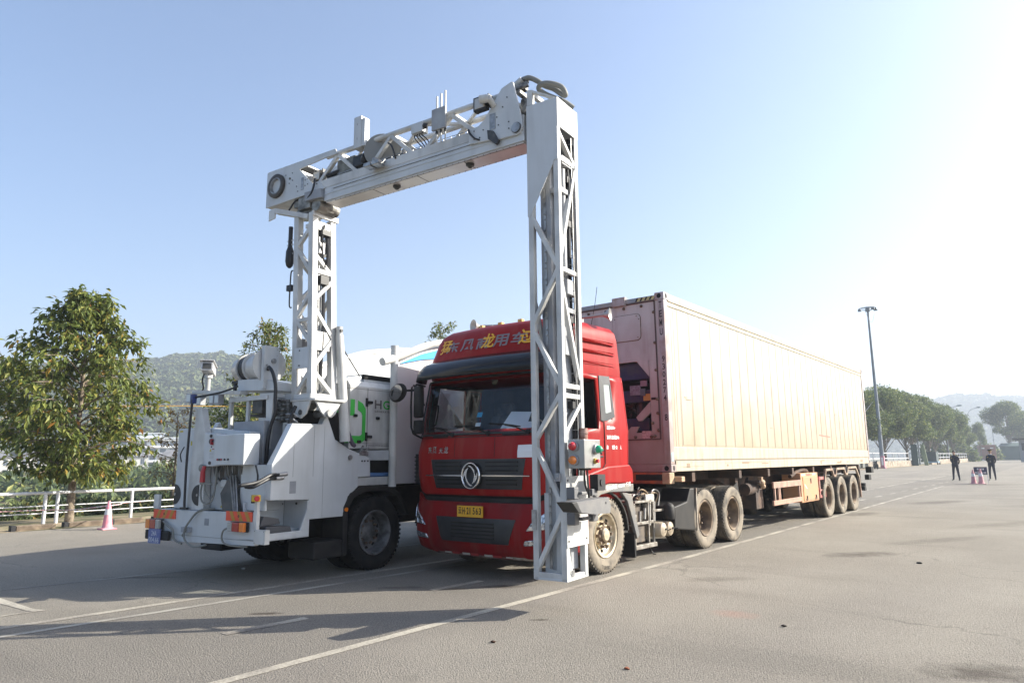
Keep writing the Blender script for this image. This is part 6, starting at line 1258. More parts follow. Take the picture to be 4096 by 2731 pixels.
# deck, side fairings with arched tubes
b = MB(); b.box(UL, US-.02, .66, 7.2, 1.15, 1.265); b.build('deck', m_wh2, scn, bevel=.01)
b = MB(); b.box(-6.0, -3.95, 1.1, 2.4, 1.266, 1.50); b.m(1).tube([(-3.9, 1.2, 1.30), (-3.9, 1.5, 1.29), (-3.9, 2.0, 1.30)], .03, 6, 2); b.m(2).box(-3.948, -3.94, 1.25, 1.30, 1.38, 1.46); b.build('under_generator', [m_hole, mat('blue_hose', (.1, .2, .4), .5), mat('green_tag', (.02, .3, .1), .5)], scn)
ARC = [(1.30, 2.915), (1.70, 3.05), (2.2, 3.25), (2.66, 3.375), (3.3, 3.50), (4.2, 3.60), (5.2, 3.62), (6.4, 3.52), (7.2, 3.30)]
for U_, nm_ in ((-3.74, 'r'), (-5.25, 'l')):
    s_ = -1 if U_ > -5 else 1
    b = MB(); pts = [(1.62, 3.02)]+[(v, z-.03) for v, z in ARC if v > 1.65] if U_ > -5 else [(1.0, 2.8), (1.88, 3.12), (2.48, 3.3), (3.46, 3.47), (4.5, 3.56), (6, 3.48), (7.2, 3.28)]
    
    poly = [(U_+s_*.03, v, z) for v, z in pts]+[(U_+s_*.03, 7.2, 1.16), (U_+s_*.03, pts[0][0], 1.16)]
    b.prism(poly, (s_*.02, 0, 0)); sf = b.build('side_fairing', m_wh if U_ < -5 else mat('fairing_white', (.64, .62, .62), .4, col2=(.58, .56, .57), scale=1), scn)
    b = MB(); A = ARC if U_ > -5 else [(1.0, 2.82), (1.88, 3.135), (2.48, 3.32), (3.04, 3.42), (3.46, 3.49), (4.5, 3.58), (6, 3.5), (7.2, 3.3)]
    b.tube([(U_, v, z) for v, z in A], .062, 14, 5); b.build('arch_tube', m_wh2, sf, smooth=50)
    if U_ > -5:
        b = MB(); xs_q = []
        top = [(1.72, 2.945), (2.2, 3.14), (2.66, 3.27), (3.3, 3.39), (4.2, 3.48), (5.2, 3.5)]; bot = [(1.70, 2.93), (2.2, 3.05), (2.66, 3.12), (3.3, 3.18), (4.2, 3.2), (5.2, 3.2)]
        poly = top+bot[::-1]; b.prism([(U_-.028, v, z) for v, z in poly], (.003, 0, 0)); b.m(1)
        for a, c in zip(bot, bot[1:]): b.bar((U_-.026, a[0], a[1]-.004), (U_-.026, c[0], c[1]-.004), .004, .018, (1, 0, 0))
        b.build('blue_stripe', [mat('sky_blue_vinyl', (.05, .33, .78), .4), m_blk], sf)
        b = MB(); b.cyl((U_, 1.555, 1.12), (U_, 1.555, 3.185), .058, None, 18); b.build('corner_post', m_wh2, sf, smooth=40)
b = MB(); b.box(-6.2, -3.8, 6.9, 7.25, 1.2, 3.2); b.build('front_bulkhead', m_wh, scn)
# wheel arch, wheels, chassis, lamp
for U_, s_ in ((US, -1), (UL, 1)):
    b = MB(); pr_ = [(.66, .25), (.66, .88), (.77, 1.06), (.95, 1.13), (1.15, 1.155), (1.5, 1.135), (1.72, 1.05), (1.86, .90), (1.98, .70)]; pi_ = [(1.90, .70), (1.80, .86), (1.68, .98), (1.48, 1.06), (1.15, 1.08), (.98, 1.055), (.84, .99), (.74, .85), (.73, .25)]
    b.prism([(U_+(.01 if s_ < 0 else -.01), v, z) for v, z in pr_+pi_], (s_*.40, 0, 0)); b.build('mudguard', m_blk, scn, bevel=.008)
    b = MB(); b.box(min(U_, U_+s_*.5), max(U_, U_+s_*.5), .18, .66, .25, .47); b.build('black_side_box', m_blk, scn, bevel=.02)
b = MB(); b.cyl((US+.01, .70, .85), (US+.025, .70, .85), .028, None, 12); b.build('side_marker', m_la, scn)
for v in (1.30,):
    for u, sd__ in ((US-.02, 1), (US-.33, 1), (UL+.02, -1), (UL+.33, -1)): wheel('wheel', scn, (u, v, .50), sd__, .515, .28, tyre=m_tyre_dark, rim=m_rim_grey, side_m=m_tyre_dark, frontrim=False)
    axle(scn, v, .5, UL+.2, US-.2)
for v in (5.3, 6.6):
    for u, sd__ in ((US-.03, 1), (UL+.03, -1)): wheel('wheel', scn, (u, v, .50), sd__, .505, .28, tyre=m_tyre_dark, rim=m_rim_grey, side_m=m_tyre_dark)
    axle(scn, v, .5, UL+.2, US-.2)
for u in (-5.55, -4.9):   # inner pair visible below the rear frame
    pass
b = MB(); b.box(-5.5, -5.4, -.4, 7.0, .75, 1.0).box(-4.6, -4.5, -.4, 7.0, .75, 1.0).box(-5.9, -4.4, -.2, .5, .60, .88).box(-5.8, -4.2, 2.2, 5.5, .55, 1.1); b.build('chassis', m_frame, scn)
b = MB(); b.box(UL+.05, US-.05, 7.35, 9.3, .95, 2.85).box(UL+.05, US-.05, 9.2, 9.4, .5, 1.1).prism([(UL+.1, 9.3, 1.2), (UL+.1, 9.45, 1.3), (UL+.1, 9.35, 2.7), (UL+.1, 9.3, 2.8)], (2.3, 0, 0)); cbn = b.build('driver_cab', m_wh, scn, bevel=.08, seg=3)
for U_ in (US-.055, UL+.045):
    b = MB(); b.box(U_, U_+.01, 8.2, 9.0, 1.9, 2.55); b.build('cab_window', m_trim, cbn)
# ================================================================ vegetation
def leaf_material(name, cols, trans=0.35, rough=0.55):
    m = bpy.data.materials.new(name); m.use_nodes = True; n = m.node_tree; n.nodes.clear(); L = n.links.new
    o = n.nodes.new('ShaderNodeOutputMaterial'); ge = n.nodes.new('ShaderNodeNewGeometry'); cr = n.nodes.new('ShaderNodeValToRGB')
    el = cr.color_ramp.elements; el[0].position = cols[0][0]; el[0].color = (*cols[0][1], 1); el[1].position = cols[-1][0]; el[1].color = (*cols[-1][1], 1)
    for p, c in cols[1:-1]: e = el.new(p); e.color = (*c, 1)
    L(ge.outputs['Random Per Island'], cr.inputs[0])
    b = n.nodes.new('ShaderNodeBsdfPrincipled'); b.inputs['Roughness'].default_value = rough; b.inputs['Specular IOR Level'].default_value = 0.4; L(cr.outputs[0], b.inputs['Base Color'])
    t = n.nodes.new('ShaderNodeBsdfTranslucent'); L(cr.outputs[0], t.inputs['Color']); x = n.nodes.new('ShaderNodeMixShader'); x.inputs[0].default_value = trans
    L(b.outputs[0], x.inputs[1]); L(t.outputs[0], x.inputs[2]); L(x.outputs[0], o.inputs[0]); return m
m_bark = mat('mottled_bark', (0.22, 0.18, 0.13), 0.9, col2=(0.10, 0.075, 0.055), scale=9, bump=.6, bscale=25)
m_barkw = mat('whitewashed_bark', (0.42, 0.38, 0.33), 0.9, col2=(0.2, 0.16, 0.12), scale=10, bump=.4, bscale=25)
L_NEAR = leaf_material('olive_leaves', [(0, (.06, .09, .018)), (.45, (.12, .155, .032)), (.8, (.21, .235, .05)), (.95, (.30, .28, .06)), (.985, (.40, .24, .04)), (1, (.36, .15, .04))])
L_BROWN = leaf_material('browning_leaves', [(0, (.12, .09, .03)), (.5, (.22, .13, .045)), (.8, (.27, .17, .05)), (1, (.14, .13, .04))])
L_DARK = leaf_material('evergreen_leaves', [(0, (.045, .075, .025)), (.5, (.10, .145, .045)), (.85, (.19, .23, .07)), (1, (.34, .34, .10))], .35)
L_MID = leaf_material('bank_leaves', [(0, (.045, .07, .025)), (.5, (.075, .10, .035)), (.85, (.12, .13, .045)), (1, (.22, .16, .05))], .25)
def leaf(V, Fc, p, d, nrm, l, w_):
    """folded pointed leaf"""
    s_ = d.cross(nrm); s_.normalize(); o = len(V); k = nrm*(w_*.25)
    V += [p, p+d*(l*.45)+s_*(w_/2)+k, p+d*l, p+d*(l*.45)-s_*(w_/2)+k]
    Fc += [(o, o+1, o+2), (o, o+2, o+3)]
def rv(rg): 
    while True:
        v = Vector((rg.uniform(-1, 1), rg.uniform(-1, 1), rg.uniform(-1, 1)))
        if .05 < v.length < 1: return v.normalized()
def make_tree(name, label, cat, base, h, z0, prof, nb, per, ll, lw, lm, seed, tr=.10, group=None, droop=.5, bark=None, lean=(0, 0), twig=.45, spike=.35):
    rg = random.Random(seed); base = Vector(base)
    root = thing(name, label, cat, base, 0, group); FRAME['off'] = Vector((0, 0, 0))
    t = MB(); tops = Vector((lean[0], lean[1], h*.93))
    t.tube([Vector((0, 0, -.05)), Vector((lean[0]*.2, lean[1]*.2, h*.25)), Vector((lean[0]*.5+.05, lean[1]*.5, h*.55)), tops], lambda s_: tr*(1-.85*s_)+.006, 10, 6)
    V, Fc = [], []
    for i in range(nb):
        f = (i+.5)/nb; z = z0+(h-z0)*(f**.95)*.96; a = i*2.39996+rg.uniform(-.4, .4)
        R_ = prof((z-z0)/(h-z0))*(1+rg.uniform(-spike, spike)); up_ = .25+.9*(z-z0)/(h-z0)*rg.uniform(.5, 1.2)
        p0 = Vector((lean[0]*z/h, lean[1]*z/h, z-R_*.30)); p0.z = max(p0.z, z0*.92)
        d = Vector((math.cos(a), math.sin(a), up_*.55)).normalized(); p2 = p0+d*R_+Vector((0, 0, -droop*.12*R_)); p1 = p0+d*(R_*.5)+Vector((0, 0, .08*R_))
        t.tube([p0, p1, p2], lambda s_, r0=max(.008, tr*.30*(1-(z-z0)/(h-z0)*.6)): r0*(1-.8*s_)+.003, 5, 3)
        for j in range(per):
            s_ = rg.random()**.55; q = (p0*(1-s_)**2+p1*2*s_*(1-s_)+p2*s_**2)
            tl = twig*(.5+.6*rg.random())*(.6+.4*R_/2); td = (d*.6+rv(rg)*.9); td.z += .1; td.normalize()
            e = q+td*tl
            nl = 6
            for k in range(nl):
                pp = q+(e-q)*((k+.6)/nl)+rv(rg)*.05*ll/.12; ld = (rv(rg)*.8+td*.5+Vector((0, 0, -droop))).normalized()
                nn = (rv(rg)*.6+Vector((0, 0, 1))); nn = (nn-ld*nn.dot(ld)).normalized()
                leaf(V, Fc, pp, ld, nn, ll*rg.uniform(.7, 1.25), lw*rg.uniform(.8, 1.2))
            if rg.random() < .35: t.bar(q, e, .006, .006)
    tk = t.build('trunk', bark or m_bark, root, smooth=60, recalc=False)
    c = MB(); c.v = V; c.f = Fc; c.mi = [0]*len(Fc); c.build('crown', lm, root, recalc=False)
    return root
def pyr(w_): return lambda f: w_*(1.0-.78*max(0, f-.28)/.72 if f > .28 else .72+.28*f/.28)
def rnd(w_): return lambda f: w_*math.sqrt(max(.03, 1-((f-.42)/.60)**2))
def tab_(T):
    return lambda f: next((a[1]+(c[1]-a[1])*(f-a[0])/(c[0]-a[0]) for a, c in zip(T, T[1:]) if a[0] <= f <= c[0]), T[-1][1])
make_tree('broadleaf_tree', 'big olive leaved tree with yellow leaves rising behind the left railing', 'tree', (-15.47, -2.9, 0), 6.2, 1.32, tab_(((0, .8), (.17, 1.55), (.38, 2.0), (.62, 1.55), (.76, 1.08), (.88, .62), (1, .2))), 84, 18, .205, .088, L_NEAR, 11, .105, 'trees along the railing', bark=m_bark, spike=.22, droop=.95, twig=.5)
make_tree('broadleaf_tree', 'tree with pale thin trunk cut by the left edge of the photo', 'tree', (-18.4, -4.1, 0), 4.5, 2.1, rnd(1.25), 40, 14, .19, .08, L_NEAR, 12, .09, 'trees along the railing', bark=m_barkw)
make_tree('broadleaf_tree', 'half bare tree with browning leaves between the big tree and the scanner truck', 'tree', (-19.2, 1.55, -.2), 3.6, 1.2, rnd(.85), 20, 6, .13, .05, L_BROWN, 13, .06, 'trees along the railing', twig=.3)
make_tree('broadleaf_tree', 'olive tree whose crown shows on both sides of the lattice mast', 'tree', (-17.0, 3.55, 0), 6.5, 1.5, pyr(1.5), 60, 15, .15, .06, L_NEAR, 14, .09, 'trees along the railing')
make_tree('broadleaf_tree', 'low dark crown seen through the frame above the control box', 'tree', (-17.6, 2.6, 0), 3.5, 1.4, rnd(1.2), 46, 14, .15, .06, L_DARK, 15, .07, 'trees along the railing')
make_tree('broadleaf_tree', 'slender tree top peeping above the white arch tube beside the red cab roof', 'tree', (-17.0, 12.2, 0), 7.85, 2.0, pyr(1.9), 46, 8, .17, .07, L_NEAR, 16, .08, 'trees along the railing', spike=.5)
# --- right hand row of evergreens: three trees built, the rest are copies
def big_tree(label, base, h, w_, seed, group, cat='tree'):
    """lumpy evergreen made of many leaf clumps"""
    rg = random.Random(seed); root = thing('evergreen_tree', label, cat, base, 0, group); FRAME['off'] = Vector((0, 0, 0)); t = MB()
    t.tube([(0, 0, -.1), (.1, .1, h*.22), (.2, -.1, h*.45), (.1, .1, h*.8)], lambda s_: .20*(1-.8*s_), 10, 5)
    lobes = []
    for i in range(19):
        a = i*2.4+rg.uniform(-.3, .3); f = rg.uniform(.0, 1); z = h*(.40+.45*f); r_ = w_*math.sqrt(max(.1, 1-((f-.38)/.72)**2))*rg.uniform(.35, .72)
        c = Vector((math.cos(a)*r_, math.sin(a)*r_, z)); lobes.append((c, w_*rg.uniform(.25, .44)))
        t.tube([(0.1, 0, h*.16+h*.2*f), (c.x*.5, c.y*.5, z-h*.12), c], lambda s_: .075*(1-.8*s_), 6, 3)
    lobes.append((Vector((0, 0, h*.83)), w_*.42)); V, Fc = [], []
    for c, r_ in lobes:
        n_ = int(230*(r_/1.6)**2)
        for k in range(n_):
            d = rv(rg); d.z = d.z*.8+.15; rr = r_*(.62+.45*rg.random()+.18*mnoise.noise(d*2.3+c)); p = c+Vector((d.x, d.y, d.z*.82))*rr
            for _ in range(3):
                ld = (rv(rg)+d*.5+Vector((0, 0, -.4))).normalized(); nn = (d+rv(rg)*.7); nn = (nn-ld*nn.dot(ld)).normalized()
                leaf(V, Fc, p+rv(rg)*.16, ld, nn, rg.uniform(.24, .42), rg.uniform(.14, .22))
    t.build('trunk', m_bark, root, smooth=60, recalc=False); c = MB(); c.v = V; c.f = Fc; c.mi = [0]*len(Fc); c.build('crown', L_DARK, root, recalc=False); return root
ROW = [(-16.9, 90, 10.3, 0), (-16.2, 99.5, 11.2, 1), (-17.3, 108, 12.6, 2), (-16.3, 119, 12.2, 0), (-17.2, 130, 12.6, 1), (-16.4, 142, 12.0, 2), (-17.1, 155, 12.6, 0), (-16.4, 168, 12.0, 1), (-17.2, 182, 11.6, 2), (-16.9, 194, 9.4, 0)]
wh = ['just right of the container\'s rear corner', 'behind the tall light mast', 'tallest, right of the light mast', 'forked trunk left of the green metal panel', 'above the green metal panel', 'above the dark cart by the wall', 'behind the wall left of the first street lamp', 'behind the first street lamp', 'above the left officer, next to last of the row', 'last and lowest at the far right end of the row']
protos = []
for i, (x, y, h_, kx) in enumerate(ROW):
    lab = 'wall row evergreen, '+wh[i]
    if i < 3: o = big_tree(lab, (x, y, 0), 12.0, 4.9, 31+i, 'evergreens along the yard wall'); protos.append(o)
    else:
        o = copy_tree(protos[kx]); o.location = (x, y, 0); o['label'] = lab
    s_ = h_/12.0; o.scale = (1.0*s_, 1.0*s_, s_); o.rotation_euler = (0, 0, i*1.3)
o = copy_tree(protos[1]); o.location = (-10.4, 249, 1.5); o.scale = (1.35, 1.35, 1.38); o.rotation_euler = (0, 0, .5); o['label'] = 'big rounded tree in haze at the far right edge behind the capped officer'; o['group'] = 'far hazy trees'
o = copy_tree(protos[0]); o.location = (-6.2, 262, 1.0); o.scale = (1.2, 1.2, 1.2); o['label'] = 'second rounded hazy tree cut by the right edge of the photo'; o['group'] = 'far hazy trees'
o = copy_tree(protos[2]); o.location = (-14.9, 219, 1.0); o.scale = (.42, .42, .82); o['label'] = 'small slim tree standing behind the brown container'; o['group'] = 'far hazy trees'
def shrub_mass(nm, pts, m_, seed, leafs=(.3, .5), kind='stuff', dens=60):
    """irregular undergrowth: leaf clumps over many low mounds"""
    rg = random.Random(seed); V, Fc = [], []
    for (x, y, z, r_, hh) in pts:
        n_ = int(dens*r_)
        for k in range(n_):
            d = rv(rg); d.z = abs(d.z); p = Vector((x, y, z))+Vector((d.x*r_, d.y*r_, d.z*hh))*(.75+.35*rg.random())
            for _ in range(2):
                ld = (rv(rg)+Vector((0, 0, .2))).normalized(); nn = (d+rv(rg)*.6); nn = (nn-ld*nn.dot(ld)).normalized(); leaf(V, Fc, p+rv(rg)*.2, ld, nn, rg.uniform(*leafs), rg.uniform(*leafs)*.55)
    c = MB(); c.v = V; c.f = Fc; c.mi = [0]*len(Fc); return c.build(nm, m_, kind=kind, off=(0, 0, 0), recalc=False)
rg = random.Random(77)
# weeds just beyond the verge, bank shrubs lower down, riverside wood
shrub_mass('weeds', [(-18.6-rg.random()*3.5, -8+i*.24+rg.random(), -.25-rg.random()*.25, .5+rg.random()*.4, .45+rg.random()*.35) for i in range(150)], L_MID, 5, (.12, .28), dens=90)
shrub_mass('bank_shrubs', [(-26-rg.random()*22, -14+i*.36+rg.random()*3, -2.6-rg.random()*1.2, 1.6+rg.random()*1.2, 1.2+rg.random()*1.3) for i in range(210)], L_MID, 6, (.25, .5), dens=70)
shrub_mass('riverside_wood', [(-95-rg.random()*60, 5+i*.62+rg.random()*5, -4.2+rg.random()*.4, 3.5+rg.random()*2.5, 2.6+rg.random()*2.6) for i in range(230)], L_DARK, 7, (.8, 1.5), dens=34)
# --- hills with forest
def ridge(az, tab):
    for (a, h_), (c, k) in zip(tab, tab[1:]):
        if a <= az <= c: return h_+(k-h_)*(az-a)/(c-a)
    return tab[0][1] if az < tab[0][0] else tab[-1][1]
m_hill = mat('forested_slope', (0.030, 0.045, 0.018), 0.95, col2=(0.075, 0.085, 0.032), scale=0.035, bump=1.0, bscale=.5)
def hill(nm, tab, d0, d1, seed, na=90, nd=22, forest=None):
    g = MB(); pts = []
    az0, az1 = tab[0][0], tab[-1][0]
    for j in range(nd+1):
        f = j/nd; d = d0+(d1-d0)*f
        for i in range(na+1):
            a = az0+(az1-az0)*i/na; top = ridge(a, tab); pr = math.sin(min(1, f/.72)*math.pi/2)**1.1 if f < .72 else math.cos((f-.72)/.28*math.pi/2*.6)
            n_ = mnoise.fractal(Vector((a*9+seed, f*3.2, seed)), .6, 2.1, 5); z = -.8+top*pr*(1+.10*n_*(1 if f < .65 else .3))+5*mnoise.noise(Vector((a*60, f*14, seed)))*min(1, f*3)*(.35 if f > .6 else 1)
            if f in (0, 1): z = -1.2
            pts.append(Vector((CAM.x+math.sin(a)*d, CAM.y+math.cos(a)*d, z)))
    W_ = na+1; g.add(pts, [(j*W_+i, j*W_+i+1, (j+1)*W_+i+1, (j+1)*W_+i) for j in range(nd) for i in range(na)])
    o = struct(g, nm, m_hill, smooth=80)
    if forest:
        rg = random.Random(seed); V, Fc = [], []; n_, size = forest
        for k in range(n_):
            i = rg.random()*na*.999; j = (rg.random()**.8)*.80*nd; i0, j0 = int(i), int(j); fi, fj = i-i0, j-j0
            a = pts[j0*W_+i0]; c = pts[j0*W_+i0+1]; e = pts[(j0+1)*W_+i0]; f_ = pts[(j0+1)*W_+i0+1]
            p = (a*(1-fi)+c*fi)*(1-fj)+(e*(1-fi)+f_*fi)*fj; r_ = size*rg.uniform(.6, 1.25)
            for q in range(5):
                d = rv(rg); d.z = abs(d.z)*1.1; pp = p+Vector((d.x, d.y, d.z))*r_*.6; ld = rv(rg); nn = (d*1.2+rv(rg)*.5); nn = (nn-ld*nn.dot(ld)).normalized(); leaf(V, Fc, pp-ld*r_*.5, ld, nn, r_*1.1, r_*.95)
        c = MB(); c.v = V; c.f = Fc; c.mi = [0]*len(Fc); c.build(nm+'_forest', L_HILL, kind='stuff', off=(0, 0, 0), recalc=False)
    return o
L_HILL = leaf_material('hill_leaves', [(0, (.028, .048, .016)), (.5, (.06, .085, .026)), (.85, (.11, .13, .042)), (1, (.20, .20, .07))], .1, .8)
# azimuth measured from +Y towards +X
hill('hill', [(-1.75, 48), (-1.45, 62), (-1.31, 74), (-1.25, 75), (-1.19, 79), (-1.15, 82.5), (-1.11, 85), (-1.06, 85.5), (-.98, 84), (-.88, 78), (-.75, 66), (-.6, 48), (-.5, 30)], 330, 780, 3.3, forest=(34000, 3.1))
hill('far_hill', [(-.34, 62), (-.24, 76), (-.19, 84), (-.155, 87), (-.118, 88.5), (-.085, 88), (-.06, 86), (-.03, 84), (.03, 76), (.15, 50)], 900, 1500, 8.1, 60, 16, forest=(7000, 6))
# ================================================================ things around the yard
m_rail = mat('white_rail_paint', (0.62, 0.63, 0.66), 0.45, col2=(0.52, 0.52, 0.54), scale=6)
fe = thing('railing', 'low white pipe railing along the left edge of the yard', 'railing', (-15.4, 4, 0))
def fx(y): return -15.42
b = MB(); b.cyl((fx(0), -14, .785), (fx(0), 42, .785), .040, None, 12); b.build('top_rail', m_rail, fe, smooth=40)
for z in (.465, .285):
    b = MB(); b.cyl((fx(0), -14, z), (fx(0), 42, z), .014, None, 8); b.build('lower_rail', m_rail, fe, smooth=40)
for y in [-3.50, -3.22]+[-1.41+2.05*i for i in range(21)]+[-5.4-2.05*i for i in range(4)]:
    b = MB(); b.cyl((fx(0), y, -.05), (fx(0), y, .78), .042, None, 12); b.build('post', m_rail, fe, smooth=40)
b = MB(); pts = [(-15.36, -9, .40), (-15.36, -5, .385), (-15.3, -3.5, .37), (-14.2, -3.3, .40), (-12.75, -3.07, .53), (-14.2, -2.2, .475), (-15.36, -1.4, .455), (-15.36, 1.5, .50), (-15.36, 5, .48)]
b.tube(pts, .013, 5, 6); o = b.build('barrier_tape', [mat('tape_striped', (.55, .32, .33), .6, col2=(.6, .58, .58), scale=14, thr=(.48, .52))], smooth=60, off=(-15.36, -3, 0)); o.location = (-15.36, -3, 0); tag(o, 'red and white barrier tape strung from the railing over the pink cone tip', 'tape')
# kerb stones
m_conc = mat('old_concrete', (0.22, 0.17, 0.12), 0.95, col2=(0.12, 0.09, 0.065), scale=5, bump=.6, bscale=18)
m_ctop = MATS['old_concrete']
ks = [(-6.9, -4.85, 'kerb stone cut by the left edge of the photo'), (-4.50, -3.72, 'kerb stone left of the railing\'s paired posts'), (-3.43, -2.70, 'kerb stone in front of the big tree\'s trunk'), (-2.5, -1.72, 'kerb stone right behind the pink cone'), (-1.35, -.5, 'kerb stone beside the scanner truck\'s licence plate'), (-.2, .65, 'kerb stone hidden mostly behind the scanner truck')]
for y0, y1, lab in ks:
    b = MB(); nseg = 7; rg = random.Random(int(y0*10)); rs = []
    for i in range(nseg+1):
        y = y0+(y1-y0)*i/nseg; j = rg.uniform(-.008, .008)
        rs.append([Vector((-13.95+j, y, -.01)), Vector((-13.945+j, y, .105+j)), Vector((-13.965, y, .122+j)), Vector((-14.12, y, .125+j)), Vector((-14.14, y, .11)), Vector((-14.14, y, -.01))])
    b.rings(rs); yc = (y0+y1)/2; o = b.build('kerb_stone', m_conc, smooth=30, off=(-14, yc, 0)); o.location = (-14, yc, 0); tag(o, 'weathered '+lab, 'kerb stone', 'kerb stones')
m_bend = mat('black_kerb_paint', (.012, .012, .014), .7)
for y0, lab in ((-4.62, 'left of the railing\'s paired posts'), (-3.55, 'just before the big tree trunk'), (-2.52, 'hidden right behind the pink cone'), (-1.47, 'beside the scanner truck\'s tail lamp')):
    b = MB(); b.box(-14.10, -13.93, y0, y0+.10, -.01, .135); o = b.build('kerb_block', m_bend, bevel=.012, off=(-14, y0, 0)); o.location = (-14, y0, 0); tag(o, 'small black block between kerb stones, '+lab, 'block', 'black blocks in the kerb')
# far part of the kerb line
b = MB(); b.box(-14.12, -13.94, 1.0, 80, -.01, .12); struct(b, 'far_kerb', m_conc)
# traffic cones
def cone(label, loc, h_, faded, rz=0, group='traffic cones'):
    t_ = thing('traffic_cone', label, 'traffic cone', loc, rz, group); FRAME['off'] = Vector((0, 0, 0)); s_ = h_/.7
    mp, mw = (mat('cone_pink', (.72, .23, .28), .6, col2=(.66, .33, .37), scale=9) if faded else mat('cone_rose', (.58, .24, .26), .6, col2=(.60, .34, .35), scale=9)), mat('cone_white', (.68, .66, .66), .5)
    b = MB(); b.box(-.17*s_, .17*s_, -.17*s_, .17*s_, 0, .03*s_); 
    for i, v in enumerate(b.v): pass
    b.lathe([(.165*s_, .0), (.16*s_, .035*s_), (.125*s_, .045*s_), (.115*s_, .06*s_)], (0, 0, .0), (0, 0, 1), 8); b.build('base', mp, t_, bevel=.006)
    b = MB(); b.lathe([(.122*s_, .05*s_), (.115*s_, .07*s_), (.084*s_, .36*s_)], (0, 0, 0), (0, 0, 1), 28).lathe([(.070*s_, .50*s_), (.034*s_, .66*s_), (.03*s_, .70*s_), (.0, .702*s_)], (0, 0, 0), (0, 0, 1), 28); b.m(1).lathe([(.0855*s_, .36*s_), (.0715*s_, .50*s_)], (0, 0, 0), (0, 0, 1), 28); b.build('body', [mp, mw], t_, smooth=40); return t_
cone('faded pink traffic cone with one white band in front of the left railing', (-12.72, -3.08, 0), .64, True)
cone('rose cone with white band left of the pair, in front of the dark sign', (.61, 34.4, 0), .74, False)
cone('rose cone with white band right of the pair, covering the middle of the dark sign', (.95, 34.3, 0), .78, False, .3)
# dark notice board behind the cones
t_ = thing('notice_board', 'low navy notice board on thin white legs behind the two far cones', 'sign', (.87, 35.5, 0)); FRAME['off'] = Vector((.87, 35.5, 0))
b = MB(); b.box(.56, 1.17, 35.48, 35.52, .46, .86); b.build('panel', mat('navy_board', (.02, .022, .06), .5), t_)
b = MB(); b.text('停车检查', (.70, 35.477, .70), (1, 0, 0), (0, 0, 1), width=.34, height=.10).text('DỪNG XE', (.62, 35.477, .50), (1, 0, 0), (0, 0, 1), width=.50, height=.14); b.build('lettering', m_wp, t_)
for x in (.57, 1.16):
    b = MB(); b.bar((x, 35.5, 0), (x, 35.5, .86), .025, .025); b.build('leg', m_rail, t_)
# high light mast
m_mast = mat('grey_mast', (0.20, 0.23, 0.26), 0.5, .2, col2=(.16, .18, .2), scale=1)
t_ = thing('light_mast', 'very tall grey light mast with a ring of lamps on top, right of the container', 'light mast', (-14.1, 88.4, 0)); FRAME['off'] = Vector((-14.1, 88.4, 0))
b = MB(); b.cyl((-14.1, 88.4, 0), (-14.1, 88.4, 20.3), .27, .12, 16).box(-15.2, -14.0, 87.9, 88.9, -.02, .12); b.build('pole', m_mast, t_, smooth=50)
b = MB(); c = Vector((-14.1, 88.4, 20.45)); b.tube([c+Vector((math.cos(a)*1.05, math.sin(a)*1.05, 0)) for a in [2*math.pi*i/20 for i in range(21)]], .06, 6, 1)
for i in range(6): a = i*math.pi/3; b.bar(c+Vector((math.cos(a)*.2, math.sin(a)*.2, .1)), c+Vector((math.cos(a)*1.05, math.sin(a)*1.05, 0)), .05, .05)
b.cyl(c-Vector((0, 0, .4)), c+Vector((0, 0, .1)), .28, None, 12); b.build('lamp_ring', m_mast, t_)
for a in (0, .5, 5.6, 6.0, 3.4):
    p = c+Vector((math.cos(a)*.95, math.sin(a)*.95, -.16)); b = MB(); b.prism([p+Vector((-.17, -.15, .13)), p+Vector((.17, -.15, .13)), p+Vector((.22, -.16, -.15)), p+Vector((-.22, -.16, -.15))], (0, .32, 0)); b.build('lamp', m_mast, t_, bevel=.03)
b = MB(); b.tube([(-14.4, 88.3, 20.2), (-14.0, 88.2, 18.9), (-13.6, 88, 18.6), (-13.3, 88, 19.6)], .02, 5, 5).tube([(-14.5, 88.0, 8.3), (-15.6, 84.8, 6.0), (-16.5, 82.0, 4.9)], .035, 5, 3); b.build('hanging_wire', m_galv, t_)
# curved arm street lamps on the far edge
def slamp(label, x, y, h_, first=None):
    t_ = thing('street_lamp', label, 'street lamp', (x, y, 0), 0, 'far street lamps'); FRAME['off'] = Vector((0, 0, 0))
    b = MB(); b.cyl((0, 0, 0), (0, 0, h_), .13, .07, 10); b.build('pole', m_mast, t_, smooth=50)
    b = MB(); b.tube([(0, 0, h_-1.6), (.15, 0, h_-.6), (1.0, 0, h_+.9), (2.6, 0, h_+1.5)], .05, 6, 4).tube([(0, 0, h_-1.6), (-.3, 0, h_-.6), (-1.2, 0, h_-.0)], .04, 6, 4); b.build('arm', m_mast, t_)
    b = MB(); b.ball((2.75, 0, h_+1.5), .42, (1.2, .4, .35), 10, 6); b.build('lamp_head', mat('green_lamp_head', (.06, .12, .11), .4), t_, smooth=60); return t_
slamp('thin street lamp with curved arm left of the far hill', -15.2, 158, 10.0); slamp('street lamp with drooping arm right of the first curved lamp', -15.2, 196, 11.6); slamp('faintest street lamp, behind the brown container', -15.0, 262, 11.5)
t_ = thing('utility_pole', 'thin grey pole rising behind the green metal panel', 'pole', (-15, 121.5, 0)); FRAME['off'] = Vector((-15, 121.5, 0))
b = MB(); b.cyl((-15, 121.5, 0), (-15, 121.5, 10.3), .13, .08, 10); b.build('pole', m_mast, t_, smooth=50)
b = MB()
